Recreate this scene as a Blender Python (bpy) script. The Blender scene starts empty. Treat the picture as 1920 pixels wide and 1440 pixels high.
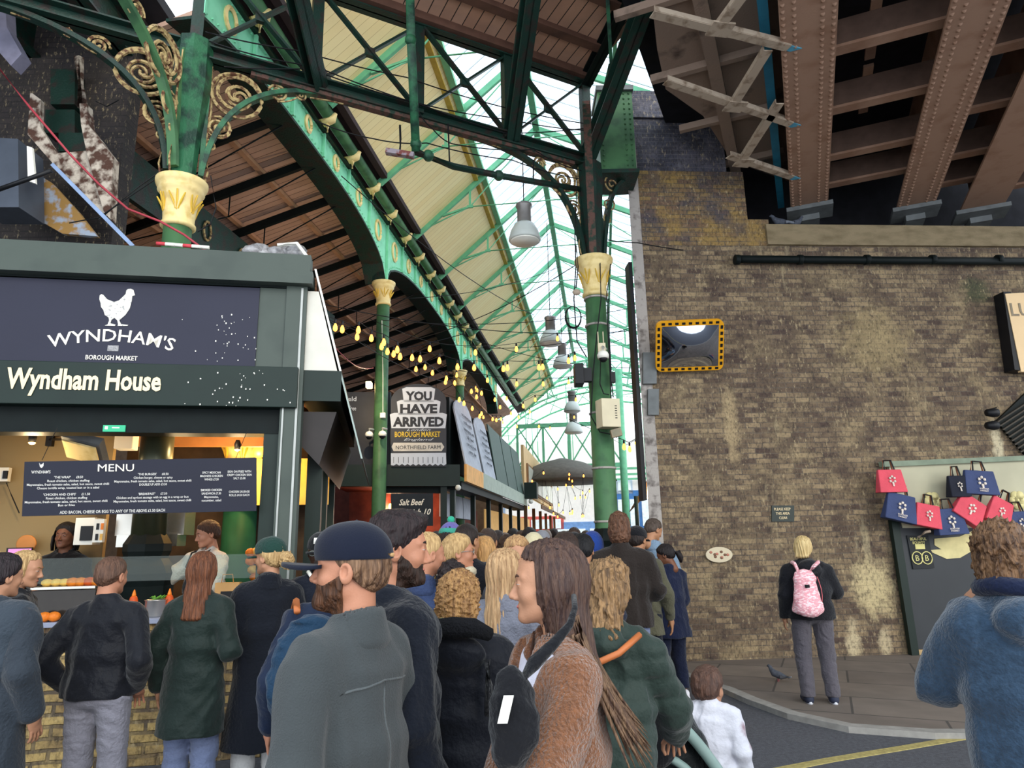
import bpy, bmesh, math, random
import numpy as np
from mathutils import Vector, Matrix
random.seed(7); np.random.seed(7)
SC = bpy.context.scene; COL = SC.collection
V = Vector; R = math.radians; sin = math.sin; cos = math.cos; PI = math.pi
# ------------------------------------------------------------ camera
EYE = 1.7; F = 1280.0; PITCH = R(12.8); ROLL = R(1.18)
fw = V((0, cos(PITCH), sin(PITCH))); U0 = V((0, -sin(PITCH), cos(PITCH))); X0 = V((1, 0, 0))
cr = X0*cos(ROLL) - U0*sin(ROLL); cu = U0*cos(ROLL) + X0*sin(ROLL)
cam = bpy.data.objects.new('camera', bpy.data.cameras.new('camera')); COL.objects.link(cam)
cam.data.sensor_fit = 'HORIZONTAL'; cam.data.sensor_width = 36; cam.data.lens = 36*F/1920
cam.data.clip_start = .05; cam.data.clip_end = 500
m = Matrix((cr, cu, -fw)).transposed().to_4x4(); m.translation = V((0, 0, EYE)); cam.matrix_world = m
SC.camera = cam
# ------------------------------------------------------------ light
SC.view_settings.view_transform = 'Standard'; SC.view_settings.look = 'None'
SC.view_settings.gamma = 1; SC.view_settings.use_curve_mapping = False
SC.view_settings.exposure = 0.58
w = bpy.data.worlds.new('sky'); SC.world = w; w.use_nodes = True
nt = w.node_tree; bg = nt.nodes['Background']
tc = nt.nodes.new('ShaderNodeTexCoord'); sx = nt.nodes.new('ShaderNodeSeparateXYZ'); rp = nt.nodes.new('ShaderNodeValToRGB')
nt.links.new(tc.outputs['Generated'], sx.inputs[0]); nt.links.new(sx.outputs['Z'], rp.inputs[0])
rp.color_ramp.elements[0].position = 0.0; rp.color_ramp.elements[0].color = (.87, .93, 1, 1)
rp.color_ramp.elements[1].position = .8; rp.color_ramp.elements[1].color = (.80, .91, 1, 1)
nt.links.new(rp.outputs[0], bg.inputs['Color']); bg.inputs['Strength'].default_value = 1.9
sun = bpy.data.objects.new('sun', bpy.data.lights.new('sun', 'SUN')); COL.objects.link(sun)
sun.data.energy = .8; sun.data.angle = R(25); sun.data.color = (1, .9, .74)
sun.rotation_euler = V((-.50, .80, -.36)).to_track_quat('-Z', 'Y').to_euler()
# ------------------------------------------------------------ photo pixel -> place
def ray(x, y): return fw + cr*((x-960)/F) + cu*((720-y)/F)
def atY(x, y, Y): d = ray(x, y); return V((0, 0, EYE)) + d*(Y/d.y)
def atZ(x, y, Z): d = ray(x, y); return V((0, 0, EYE)) + d*((Z-EYE)/d.z)
def plane(P, az):
    n = V((cos(R(az)), -sin(R(az)), 0))
    def f(x, y, b=0):                       # b: shift of the plane towards the camera
        nn = n if n.dot(V((P[0], P[1], 0))) > 0 else -n
        d = ray(x, y); t = (nn.x*P[0]+nn.y*P[1]-b)/d.dot(nn); return V((0, 0, EYE)) + d*t
    return f
AZ = 7.2; ca, sa = cos(R(AZ)), sin(R(AZ))
def A(t, s, z=0): return V((t*ca+s*sa, -t*sa+s*ca, z))       # aisle frame: t to the right, s along
WP = (2.29, 9.81); WAZ = 86.22; wallp = plane(WP, WAZ)
wu = V((sin(R(WAZ)), cos(R(WAZ)), 0)); wn = V((wu.y, -wu.x, 0))   # along wall, out of wall
def Wl(a, b=0, z=0): return V((WP[0], WP[1], 0)) + wu*a + wn*b + V((0, 0, z))
SP = (-3.83, 5.79); SAZ = 79.35; stallp = plane(SP, SAZ)
su = V((sin(R(SAZ)), cos(R(SAZ)), 0)); sn = V((su.y, -su.x, 0))
SC0 = V((-1.93, 6.148, 0))                                    # front right corner of the stall
def St(a, b=0, z=0): return SC0 + su*a + sn*b + V((0, 0, z))
LC = V((-3.51, 6.68, 0)); RC = V((1.21, 9.2, 0)); TAZ = 61.98; trussp = plane(LC, TAZ)
tu = V((sin(R(TAZ)), cos(R(TAZ)), 0)); tn = V((tu.y, -tu.x, 0)); UP = V((0, 0, 1))
# ------------------------------------------------------------ materials
def lin(h):
    if isinstance(h, str):
        h = h.lstrip('#'); c = [int(h[i:i+2], 16)/255 for i in (0, 2, 4)]
    else: c = list(h)
    return tuple((v/12.92 if v <= .04045 else ((v+.055)/1.055)**2.4) for v in c)
MATS = {}
def node(nt, t, **k):
    n = nt.nodes.new(t)
    for a, b in k.items(): setattr(n, a, b)
    return n
def mat(name, col, rough=.6, metal=0, var=.15, scale=6, bump=.0, bscale=40, col2=None, w2=(.45, .65), emit=0, spec=None, stretch=None, sheen=0):
    if name in MATS: return MATS[name]
    m = bpy.data.materials.new(name); m.use_nodes = True; nt = m.node_tree; L = nt.links.new
    b = nt.nodes['Principled BSDF']; c = lin(col)
    b.inputs['Roughness'].default_value = rough; b.inputs['Metallic'].default_value = metal
    b.inputs['Specular IOR Level'].default_value = spec if spec is not None else .3
    if sheen: b.inputs['Sheen Weight'].default_value = sheen
    tc = node(nt, 'ShaderNodeTexCoord'); mp = node(nt, 'ShaderNodeMapping'); L(tc.outputs['Object'], mp.inputs[0])
    if stretch: mp.inputs['Scale'].default_value = stretch
    nz = node(nt, 'ShaderNodeTexNoise'); nz.inputs['Scale'].default_value = scale; nz.inputs['Detail'].default_value = 5; L(mp.outputs[0], nz.inputs['Vector'])
    rp = node(nt, 'ShaderNodeValToRGB'); e = rp.color_ramp.elements
    e[0].position = .3; e[1].position = .7
    e[0].color = (*[v*(1-var) for v in c], 1); e[1].color = (*[min(1, v*(1+var)) for v in c], 1)
    if col2:
        e[0].position, e[1].position = w2; e[0].color = (*c, 1); e[1].color = (*lin(col2), 1)
    L(nz.outputs['Fac'], rp.inputs[0]); L(rp.outputs[0], b.inputs['Base Color'])
    if emit:
        b.inputs['Emission Color'].default_value = (*c, 1); b.inputs['Emission Strength'].default_value = emit
    if bump:
        n2 = node(nt, 'ShaderNodeTexNoise'); n2.inputs['Scale'].default_value = bscale; n2.inputs['Detail'].default_value = 4; L(mp.outputs[0], n2.inputs['Vector'])
        bp = node(nt, 'ShaderNodeBump'); bp.inputs['Strength'].default_value = bump; bp.inputs['Distance'].default_value = .02
        L(n2.outputs['Fac'], bp.inputs['Height']); L(bp.outputs[0], b.inputs['Normal'])
    MATS[name] = m; return m
def dirs(nt, L, u, v):
    """object position projected on two directions -> (u, v, 0)"""
    tc = node(nt, 'ShaderNodeTexCoord'); outs = []
    for d in (u, v):
        q = node(nt, 'ShaderNodeVectorMath', operation='DOT_PRODUCT'); L(tc.outputs['Object'], q.inputs[0]); q.inputs[1].default_value = d; outs.append(q.outputs['Value'])
    cb = node(nt, 'ShaderNodeCombineXYZ'); L(outs[0], cb.inputs[0]); L(outs[1], cb.inputs[1]); return cb.outputs[0], tc.outputs['Object']
def brick(name, u, v, c1, c2, mortar, patch=None, dark=None, bw=.225, bh=.075, bump=.6, msize=.008, pscale=.9, streak=None, spots=()):
    m = bpy.data.materials.new(name); m.use_nodes = True; nt = m.node_tree; L = nt.links.new
    b = nt.nodes['Principled BSDF']; b.inputs['Roughness'].default_value = .85
    vec, obj = dirs(nt, L, u, v)
    # wobble the courses a little
    nw = node(nt, 'ShaderNodeTexNoise'); nw.inputs['Scale'].default_value = 5; L(obj, nw.inputs['Vector'])
    vm = node(nt, 'ShaderNodeVectorMath', operation='SCALE'); vm.inputs['Scale'].default_value = .02; L(nw.outputs['Color'], vm.inputs[0])
    va = node(nt, 'ShaderNodeVectorMath', operation='ADD'); L(vec, va.inputs[0]); L(vm.outputs[0], va.inputs[1])
    bt = node(nt, 'ShaderNodeTexBrick'); L(va.outputs[0], bt.inputs['Vector'])
    for k, val in {'Scale': 1, 'Mortar Size': msize, 'Mortar Smooth': .3, 'Brick Width': bw, 'Row Height': bh}.items(): bt.inputs[k].default_value = val
    bt.inputs['Color1'].default_value = (*lin(c1), 1); bt.inputs['Color2'].default_value = (*lin(c2), 1); bt.inputs['Mortar'].default_value = (*lin(mortar), 1)
    out = bt.outputs['Color']
    def mix(col, scale, lo, hi, amt, stretch=(1, 1, 1), mode='MIX', seed=0.0):
        nonlocal out
        mp = node(nt, 'ShaderNodeMapping'); mp.inputs['Scale'].default_value = stretch; mp.inputs['Location'].default_value = (seed, seed, seed); L(obj, mp.inputs[0])
        n = node(nt, 'ShaderNodeTexNoise'); n.inputs['Scale'].default_value = scale; n.inputs['Detail'].default_value = 6; n.inputs['Roughness'].default_value = .65; L(mp.outputs[0], n.inputs['Vector'])
        r = node(nt, 'ShaderNodeMapRange'); r.inputs['From Min'].default_value = lo; r.inputs['From Max'].default_value = hi; r.inputs['To Max'].default_value = amt; L(n.outputs['Fac'], r.inputs[0])
        x = node(nt, 'ShaderNodeMix', data_type='RGBA', blend_type=mode); L(r.outputs[0], x.inputs['Factor']); L(out, x.inputs['A']); x.inputs['B'].default_value = (*lin(col), 1); out = x.outputs['Result']
    if patch: mix(patch, pscale, .48, .66, .6)
    if dark: mix(dark, pscale*1.3, .45, .68, .8, seed=9)
    if streak: mix(streak, 2.2, .6, .74, .7, stretch=(1, 1, .16), seed=4)
    for c_, r_, col_, am_ in spots:
        q = node(nt, 'ShaderNodeVectorMath', operation='SUBTRACT'); L(obj, q.inputs[0]); q.inputs[1].default_value = c_
        q2 = node(nt, 'ShaderNodeVectorMath', operation='DIVIDE'); L(q.outputs[0], q2.inputs[0]); q2.inputs[1].default_value = r_
        q3 = node(nt, 'ShaderNodeVectorMath', operation='LENGTH'); L(q2.outputs[0], q3.inputs[0])
        n_ = node(nt, 'ShaderNodeTexNoise'); n_.inputs['Scale'].default_value = 7; n_.inputs['Detail'].default_value = 8; n_.inputs['Roughness'].default_value = .7; L(obj, n_.inputs['Vector'])
        ad = node(nt, 'ShaderNodeMath', operation='MULTIPLY_ADD'); L(n_.outputs['Fac'], ad.inputs[0]); ad.inputs[1].default_value = 1.6; L(q3.outputs['Value'], ad.inputs[2])
        mr_ = node(nt, 'ShaderNodeMapRange'); mr_.inputs['From Min'].default_value = 1.65; mr_.inputs['From Max'].default_value = 1.2; mr_.inputs['To Max'].default_value = am_; L(ad.outputs[0], mr_.inputs[0])
        x_ = node(nt, 'ShaderNodeMix', data_type='RGBA'); L(mr_.outputs[0], x_.inputs['Factor']); L(out, x_.inputs['A']); x_.inputs['B'].default_value = (*lin(col_), 1); out = x_.outputs['Result']
    mix('#1f1a18', 24, .48, .70, .75, seed=2, stretch=(1.4, 1.4, .8))
    mix('#cdb88e', 19, .57, .74, .6, seed=6, stretch=(1.3, 1.3, .6))
    L(out, b.inputs['Base Color'])
    bp = node(nt, 'ShaderNodeBump'); bp.inputs['Strength'].default_value = bump; bp.inputs['Distance'].default_value = .012
    inv = node(nt, 'ShaderNodeMath', operation='MULTIPLY_ADD'); inv.inputs[1].default_value = -1; L(bt.outputs['Fac'], inv.inputs[0])
    n3 = node(nt, 'ShaderNodeTexNoise'); n3.inputs['Scale'].default_value = 30; n3.inputs['Detail'].default_value = 4; L(obj, n3.inputs['Vector'])
    L(n3.outputs['Fac'], inv.inputs[2]); L(inv.outputs[0], bp.inputs['Height']); L(bp.outputs[0], b.inputs['Normal'])
    MATS[name] = m; return m
def planks(name, axis, width, col, gap=.05, col2=None, var=.2, rough=.7, dark='#1c1210'):
    """boards whose joints repeat along the axis"""
    m = bpy.data.materials.new(name); m.use_nodes = True; nt = m.node_tree; L = nt.links.new
    b = nt.nodes['Principled BSDF']; b.inputs['Roughness'].default_value = rough
    a = V(axis).normalized(); vec, obj = dirs(nt, L, a, UP)
    sp = node(nt, 'ShaderNodeSeparateXYZ'); L(vec, sp.inputs[0])
    dv = node(nt, 'ShaderNodeMath', operation='DIVIDE'); dv.inputs[1].default_value = width; L(sp.outputs[0], dv.inputs[0])
    fr = node(nt, 'ShaderNodeMath', operation='FRACT'); L(dv.outputs[0], fr.inputs[0])
    fl = node(nt, 'ShaderNodeMath', operation='FLOOR'); L(dv.outputs[0], fl.inputs[0])
    wn_ = node(nt, 'ShaderNodeTexWhiteNoise', noise_dimensions='1D'); L(fl.outputs[0], wn_.inputs['W'])
    lt = node(nt, 'ShaderNodeMath', operation='LESS_THAN'); lt.inputs[1].default_value = gap; L(fr.outputs[0], lt.inputs[0])
    c = lin(col); c2 = lin(col2) if col2 else tuple(v*(1-var*1.5) for v in c)
    x = node(nt, 'ShaderNodeMix', data_type='RGBA'); L(wn_.outputs['Value'], x.inputs['Factor']); x.inputs['A'].default_value = (*c, 1); x.inputs['B'].default_value = (*c2, 1)
    nz = node(nt, 'ShaderNodeTexNoise'); nz.inputs['Scale'].default_value = 2.5; nz.inputs['Detail'].default_value = 6; L(obj, nz.inputs['Vector'])
    r = node(nt, 'ShaderNodeMapRange'); r.inputs['From Min'].default_value = .4; r.inputs['From Max'].default_value = .75; r.inputs['To Max'].default_value = var*2; L(nz.outputs['Fac'], r.inputs[0])
    x1 = node(nt, 'ShaderNodeMix', data_type='RGBA'); L(r.outputs[0], x1.inputs['Factor']); L(x.outputs['Result'], x1.inputs['A']); x1.inputs['B'].default_value = (*lin(dark), 1)
    x2 = node(nt, 'ShaderNodeMix', data_type='RGBA'); L(lt.outputs[0], x2.inputs['Factor']); L(x1.outputs['Result'], x2.inputs['A']); x2.inputs['B'].default_value = (*lin(dark), 1)
    L(x2.outputs['Result'], b.inputs['Base Color'])
    MATS[name] = m; return m
def glass(name, tint, mixf=.8, rough=.1):
    m = bpy.data.materials.new(name); m.use_nodes = True; nt = m.node_tree; L = nt.links.new
    b = nt.nodes['Principled BSDF']; b.inputs['Base Color'].default_value = (*lin(tint), 1); b.inputs['Roughness'].default_value = rough
    t = node(nt, 'ShaderNodeBsdfTransparent'); t.inputs[0].default_value = (*lin(tint), 1)
    x = node(nt, 'ShaderNodeMixShader'); x.inputs[0].default_value = mixf; L(b.outputs[0], x.inputs[1]); L(t.outputs[0], x.inputs[2]); L(x.outputs[0], nt.nodes['Material Output'].inputs[0])
    MATS[name] = m; return m
def glow(name, col, s):
    m = bpy.data.materials.new(name); m.use_nodes = True; nt = m.node_tree
    b = nt.nodes['Principled BSDF']; b.inputs['Base Color'].default_value = (*lin(col), 1); b.inputs['Emission Color'].default_value = (*lin(col), 1); b.inputs['Emission Strength'].default_value = s
    MATS[name] = m; return m
# ------------------------------------------------------------ mesh builder (world coordinates)
WM = {}
def tag(o, label=None, cat=None, group=None, kind=None):
    if label: o['label'] = label
    if cat: o['category'] = cat
    if group: o['group'] = group
    if kind: o['kind'] = kind
    return o
def thing(name, label, cat, loc=(0, 0, 0), rz=0, group=None):
    o = bpy.data.objects.new(name, None); COL.objects.link(o); o.location = loc; o.rotation_euler = (0, 0, rz)
    o.empty_display_size = .1
    WM[o.name] = Matrix.Translation(V(loc)) @ Matrix.Rotation(rz, 4, 'Z'); return tag(o, label, cat, group)
def mesh_obj(name, verts, faces, mats, parent=None, smooth=False, mi=None, origin=None):
    me = bpy.data.meshes.new(name)
    vs = np.asarray([tuple(v) for v in verts] if not isinstance(verts, np.ndarray) else verts, dtype=float).reshape(-1, 3)
    if parent is not None: M = WM[parent.name]
    else:
        if origin is None:
            lo, hi = vs.min(0), vs.max(0); origin = ((lo[0]+hi[0])/2, (lo[1]+hi[1])/2, lo[2])
        M = Matrix.Translation(V(origin))
    Mi = np.array(M.inverted()); vs = vs @ Mi[:3, :3].T + Mi[:3, 3]
    me.from_pydata(vs.tolist(), [], [tuple(f) for f in faces] if not isinstance(faces, np.ndarray) else faces.tolist())
    for q in (mats if isinstance(mats, (list, tuple)) else [mats]): me.materials.append(q)
    if mi is not None: me.polygons.foreach_set('material_index', mi)
    if smooth: me.polygons.foreach_set('use_smooth', [True]*len(me.polygons))
    me.update()
    o = bpy.data.objects.new(name, me); COL.objects.link(o)
    if parent is not None: o.parent = parent
    else: o.matrix_world = M; o.location = M.translation
    WM[o.name] = M; return o
def basis(d, up=UP):
    d = V(d).normalized(); u = V(up)
    if abs(d.dot(u)) > .98: u = V((1, 0, 0)) if abs(d.x) < .9 else V((0, 1, 0))
    x = d.cross(u).normalized(); y = x.cross(d).normalized(); return x, y, d
class MB:
    def __init__(s): s.v = []; s.f = []; s.m = []; s.mi = 0; s.sm = []
    def _add(s, vs, fs, smooth=False):
        n = len(s.v); s.v += [V(q) for q in vs]; s.f += [tuple(i+n for i in f) for f in fs]; s.m += [s.mi]*len(fs); s.sm += [smooth]*len(fs); return s
    def hexa(s, p):      # 8 points: bottom 4 (ccw), top 4
        return s._add(p, [(3, 2, 1, 0), (4, 5, 6, 7), (0, 1, 5, 4), (1, 2, 6, 5), (2, 3, 7, 6), (3, 0, 4, 7)])
    def box(s, c, x, y, z):   # centre and three half-vectors
        c, x, y, z = V(c), V(x), V(y), V(z)
        return s.hexa([c-x-y-z, c+x-y-z, c+x+y-z, c-x+y-z, c-x-y+z, c+x-y+z, c+x+y+z, c-x+y+z])
    def abox(s, lo, hi): 
        lo, hi = V(lo), V(hi); h = (hi-lo)/2; return s.box((lo+hi)/2, (h.x, 0, 0), (0, h.y, 0), (0, 0, h.z))
    def bar(s, p, q, w, h, up=UP):   # w across, h along up
        p, q = V(p), V(q); x, y, d = basis(q-p, up); return s.box((p+q)/2, x*w/2, d*((q-p).length/2), y*h/2)
    def ibeam(s, p, q, w, h, t=.02, up=UP):
        p, q = V(p), V(q); x, y, d = basis(q-p, up); l = d*((q-p).length/2); c = (p+q)/2
        s.box(c, x*t/2, l, y*h/2); s.box(c+y*(h/2-t/2), x*w/2, l, y*t/2); return s.box(c-y*(h/2-t/2), x*w/2, l, y*t/2)
    def angle(s, p, q, w, h, t=.012, up=UP):
        p, q = V(p), V(q); x, y, d = basis(q-p, up); l = d*((q-p).length/2); c = (p+q)/2
        s.box(c+x*(w/2), x*t/2, l, y*h/2); return s.box(c-y*(h/2), x*w/2, l, y*t/2)
    def tube(s, p, q, r, n=10, r2=None, caps=True):
        p, q = V(p), V(q); x, y, d = basis(q-p); r2 = r if r2 is None else r2
        vs = [p+(x*cos(a)+y*sin(a))*r for a in [2*PI*i/n for i in range(n)]]+[q+(x*cos(a)+y*sin(a))*r2 for a in [2*PI*i/n for i in range(n)]]
        fs = [(i, (i+1) % n, n+(i+1) % n, n+i) for i in range(n)]
        s._add(vs, fs, True)
        if caps: k = len(s.v)-2*n; s.f += [tuple(k+n-1-i for i in range(n)), tuple(k+n+i for i in range(n))]; s.m += [s.mi]*2; s.sm += [False]*2
        return s
    def path(s, pts, r, n=6, closed=False, flat=None):
        pts = [V(p) for p in pts]; N = len(pts); rr = r if isinstance(r, (list, tuple)) else [r]*N; vs = []; prev = None
        for i, p in enumerate(pts):
            a = pts[(i-1) % N] if (closed or i > 0) else p; b = pts[(i+1) % N] if (closed or i < N-1) else p
            d = (b-a)
            if d.length < 1e-9: d = V((0, 0, 1))
            d.normalize()
            if prev is None: x, y, _ = basis(d)
            else:
                x = prev-d*prev.dot(d)
                x = x.normalized() if x.length > 1e-6 else basis(d)[0]
                y = d.cross(x)
            prev = x
            if flat is not None: x = V(flat).normalized(); y = d.cross(x).normalized()
            for k in range(n):
                t = 2*PI*k/n+PI/n; vs.append(p+(x*cos(t)*(1 if flat is None else 1.9)+y*sin(t))*rr[i])
        fs = []
        for i in range(N if closed else N-1):
            j = (i+1) % N
            for k in range(n): fs.append((i*n+k, i*n+(k+1) % n, j*n+(k+1) % n, j*n+k))
        if not closed: fs += [tuple(range(n-1, -1, -1)), tuple((N-1)*n+k for k in range(n))]
        return s._add(vs, fs, n > 5)
    def lathe(s, prof, c, n=24, ax=None, a0=0, sq=None):
        c = V(c); x, y, z = (V((1, 0, 0)), V((0, 1, 0)), UP) if ax is None else (lambda b: (b[0], b[1], b[2]))(basis(ax)); vs = []
        for r, h in prof:
            for i in range(n):
                t = 2*PI*i/n+a0; vs.append(c+(x*cos(t)+y*sin(t))*r+z*h)
        fs = [(j*n+i, j*n+(i+1) % n, (j+1)*n+(i+1) % n, (j+1)*n+i) for j in range(len(prof)-1) for i in range(n)]
        fs += [tuple(range(n-1, -1, -1)), tuple((len(prof)-1)*n+i for i in range(n))]
        return s._add(vs, fs, n > 8)
    def ball(s, c, r, n=10, sc=(1, 1, 1)):
        c = V(c); vs = [c+V((0, 0, -r*sc[2]))]; m_ = n//2
        for j in range(1, m_):
            t = -PI/2+PI*j/m_
            for i in range(n): a = 2*PI*i/n; vs.append(c+V((cos(a)*cos(t)*sc[0], sin(a)*cos(t)*sc[1], sin(t)*sc[2]))*r)
        vs.append(c+V((0, 0, r*sc[2]))); fs = [(0, 1+(i+1) % n, 1+i) for i in range(n)]
        for j in range(m_-2): fs += [(1+j*n+i, 1+j*n+(i+1) % n, 1+(j+1)*n+(i+1) % n, 1+(j+1)*n+i) for i in range(n)]
        L_ = len(vs)-1; k = 1+(m_-2)*n; fs += [(k+i, k+(i+1) % n, L_) for i in range(n)]
        return s._add(vs, fs, True)
    def prism(s, poly, nrm, th):   # polygon given as 3D points, thickness along nrm (both sides half)
        n = V(nrm).normalized()*th/2; k = len(poly); vs = [V(p)-n for p in poly]+[V(p)+n for p in poly]
        return s._add(vs, [tuple(range(k-1, -1, -1)), tuple(range(k, 2*k))]+[(i, (i+1) % k, k+(i+1) % k, k+i) for i in range(k)])
    def build(s, name, mats, parent=None, smooth=None, origin=None, bevel=0):
        o = mesh_obj(name, s.v, s.f, mats, parent, False, s.m, origin)
        o.data.polygons.foreach_set('use_smooth', s.sm if smooth is None else [smooth]*len(s.f))
        bm = bmesh.new(); bm.from_mesh(o.data); bmesh.ops.recalc_face_normals(bm, faces=bm.faces)
        if bevel: bmesh.ops.bevel(bm, geom=bm.edges[:], offset=bevel, segments=2, affect='EDGES', profile=.5)
        bm.to_mesh(o.data); bm.free(); return o
def text(lines, org, right, up, h, mt, parent, name='lettering', width=None, align='CENTER', ext=.003, bold=0, shear=0, spacing=1.0, warp=None, lh=1.35, charw=None):
    """lines of raised lettering in ONE mesh; org: centre (or left) of the first line's baseline; h: capital height"""
    right = V(right).normalized(); up = V(up).normalized(); n = right.cross(up).normalized(); vs = []; fs = []
    if isinstance(lines, str): lines = [lines]
    for i, ln in enumerate(lines):
        if not ln: continue
        cv = bpy.data.curves.new('t', 'FONT'); cv.body = ln; cv.size = 1; cv.offset = bold; cv.shear = shear; cv.space_character = spacing; cv.resolution_u = 2; cv.extrude = 0
        ob = bpy.data.objects.new('t', cv); me = ob.to_mesh()
        if len(me.vertices):
            co = np.empty(len(me.vertices)*3); me.vertices.foreach_get('co', co); co = co.reshape(-1, 3)
            co[:, 0] -= co[:, 0].min(); wd = co[:, 0].max(); k = h/.72; kx = k
            if width and wd*k > 0: kx = width/wd if (not isinstance(width, (list, tuple))) else width[i]/wd
            elif charw: kx = k*charw
            x = co[:, 0]*kx; x -= (wd*kx/2 if align == 'CENTER' else (wd*kx if align == 'RIGHT' else 0)); y = co[:, 1]*k-i*h*lh
            if warp: x, y = warp(x, y)
            P = np.array(org)+np.outer(x, right)+np.outer(y, up); b = len(vs)
            Q = P+np.array(n)*ext; n0 = len(P); ff = [tuple(p.vertices) for p in me.polygons]
            vs += P.tolist()+Q.tolist(); fs += [tuple(b+n0+j for j in f) for f in ff]
            ec = {}
            for f in ff:
                for a_, b_ in zip(f, f[1:]+f[:1]): ec.setdefault((min(a_, b_), max(a_, b_)), []).append((a_, b_))
            for e in ec.values():
                if len(e) == 1: a_, b_ = e[0]; fs.append((b+a_, b+b_, b+n0+b_, b+n0+a_))
        ob.to_mesh_clear(); bpy.data.objects.remove(ob); bpy.data.curves.remove(cv)
    return mesh_obj(name, vs, fs, mt, parent)
def kids(o): return [c for c in COL.objects if c.parent == o]
def copy_tree(o, parent=None, **kw):
    c = o.copy(); COL.objects.link(c); c.parent = parent
    for ch in [q for q in o.children]: copy_tree(ch, c)
    return c
def lerp(a, b, t): return a+(b-a)*t
def bez(p0, p1, p2, n=12): return [V(p0)*(1-t)**2+V(p1)*2*t*(1-t)+V(p2)*t*t for t in [i/n for i in range(n+1)]]
def cable(pts, r, mt, label, name='cable', sag=0, group=None, cat='cable'):
    out = []
    for p, q in zip(pts, pts[1:]):
        for i in range(10): t = i/10; out.append(V(p).lerp(V(q), t)+V((0, 0, -4*sag*t*(1-t))))
    out.append(V(pts[-1])); o = MB().path(out, r, 5).build(name, mt); return tag(o, label, cat, group)
# ============================================================ materials of the place
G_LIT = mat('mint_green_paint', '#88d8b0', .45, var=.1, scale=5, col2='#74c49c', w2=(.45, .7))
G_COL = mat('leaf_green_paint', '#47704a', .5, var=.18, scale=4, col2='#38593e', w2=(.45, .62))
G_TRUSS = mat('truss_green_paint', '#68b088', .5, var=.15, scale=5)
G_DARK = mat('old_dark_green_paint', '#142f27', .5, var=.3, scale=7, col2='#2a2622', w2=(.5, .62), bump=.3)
G_MID = mat('weathered_green_paint', '#2c6344', .5, var=.3, scale=6, col2='#1b372c', w2=(.42, .6), bump=.3)
CREAM = mat('cream_paint', '#e6cf92', .5, var=.08, scale=8, col2='#c9ab62', w2=(.5, .75))
GOLD = mat('yellow_gold_paint', '#cda83c', .5, var=.15)
RUSTCREAM = mat('flaking_cream_paint', '#b09a6a', .7, var=.3, scale=20, col2='#5a3a28', w2=(.45, .6), bump=.4)
RUST = mat('rusty_flange', '#5a4038', .8, var=.4, scale=14, col2='#25382e', w2=(.45, .6), bump=.5)
STALLG = mat('stall_grey_green_paint', '#444d47', .5, var=.08, scale=3, col2='#3d4641', w2=(.5, .7))
STALLD = mat('stall_dark_green_paint', '#14241f', .5, var=.12, scale=3)
BLACKG = mat('black_green_paint', '#0d1515', .55, var=.2, spec=.15)
NAVY = mat('navy_sign_board', '#242536', .55, var=.05, scale=2)
INK = mat('dark_board', '#0f1226', .5, var=.05)
WHITE = mat('white_paint', '#e8e6dc', .6, var=.04)
OFFW = mat('off_white_lettering', '#efe9da', .7, var=.03)
CRTEXT = mat('cream_lettering', '#f3dfb4', .6, var=.03)
SILVER = mat('aluminium', '#9a9c98', .35, metal=.7, var=.1)
STEEL = mat('stainless_steel', '#b9b6ae', .25, metal=.9, var=.05)
BLACK = mat('black_plastic', '#121317', .5, var=.1)
WIRE = mat('black_cable', '#0d0f12', .7, var=.1)
BROWN = mat('brown_bridge_paint', '#9c7c68', .75, var=.12, scale=3, bump=.15, col2='#8a6854', w2=(.5, .72))
BROWN2 = mat('soffit_plate_paint', '#8a7668', .8, var=.18, scale=2.5, col2='#4c3f38', w2=(.58, .72), bump=.2)
BRACE = mat('pale_brace_paint', '#a89886', .75, var=.2, scale=8, col2='#6e5a48', w2=(.5, .7))
TEAL = mat('teal_paint', '#1f6f8c', .6, var=.2)
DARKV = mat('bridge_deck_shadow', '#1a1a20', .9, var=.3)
STONE = mat('sooty_stone', '#8c7d62', .9, var=.25, scale=4, bump=.5, col2='#75674e', w2=(.4, .7), stretch=(1, 1, 2.5))
LSTONE = mat('pale_painted_quoin', '#a7a09a', .85, var=.2, scale=9, col2='#6b6460', w2=(.5, .68), bump=.4)
LEAD = mat('lead_grey', '#6b6f70', .6, var=.2)
glass('roof_glass', '#f2f8ff', .93, .15)
GLS = MATS['roof_glass']; glass('clear_glass', '#f0f7f5', .965, .03); CG = MATS['clear_glass']
BULB = glow('warm_bulb', '#ff9a3c', 3.6); LAMP = glow('warm_lamp', '#ffc070', 14)
YB = planks('yellow_boards', V((sa, ca, 0)), .16, '#fdecb4', .04, '#f8e2a4', .03, dark='#c4a96c')
WB = planks('brown_boards', V((sa, ca, 0)), .14, '#dab29c', .07, '#c8a08a', .08)
SB = planks('soffit_boards', tu, .17, '#c49a82', .08, '#b48870', .12)

# ============================================================ ground
asph = mat('asphalt', '#55565c', .85, var=.25, scale=30, bump=.5, bscale=120)
g = MB(); g._add([V((-30, -3, 0)), V((40, -3, 0)), V((40, 90, 0)), V((-30, 90, 0))], [(0, 1, 2, 3)])
tag(g.build('floor', asph), kind='structure')
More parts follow.
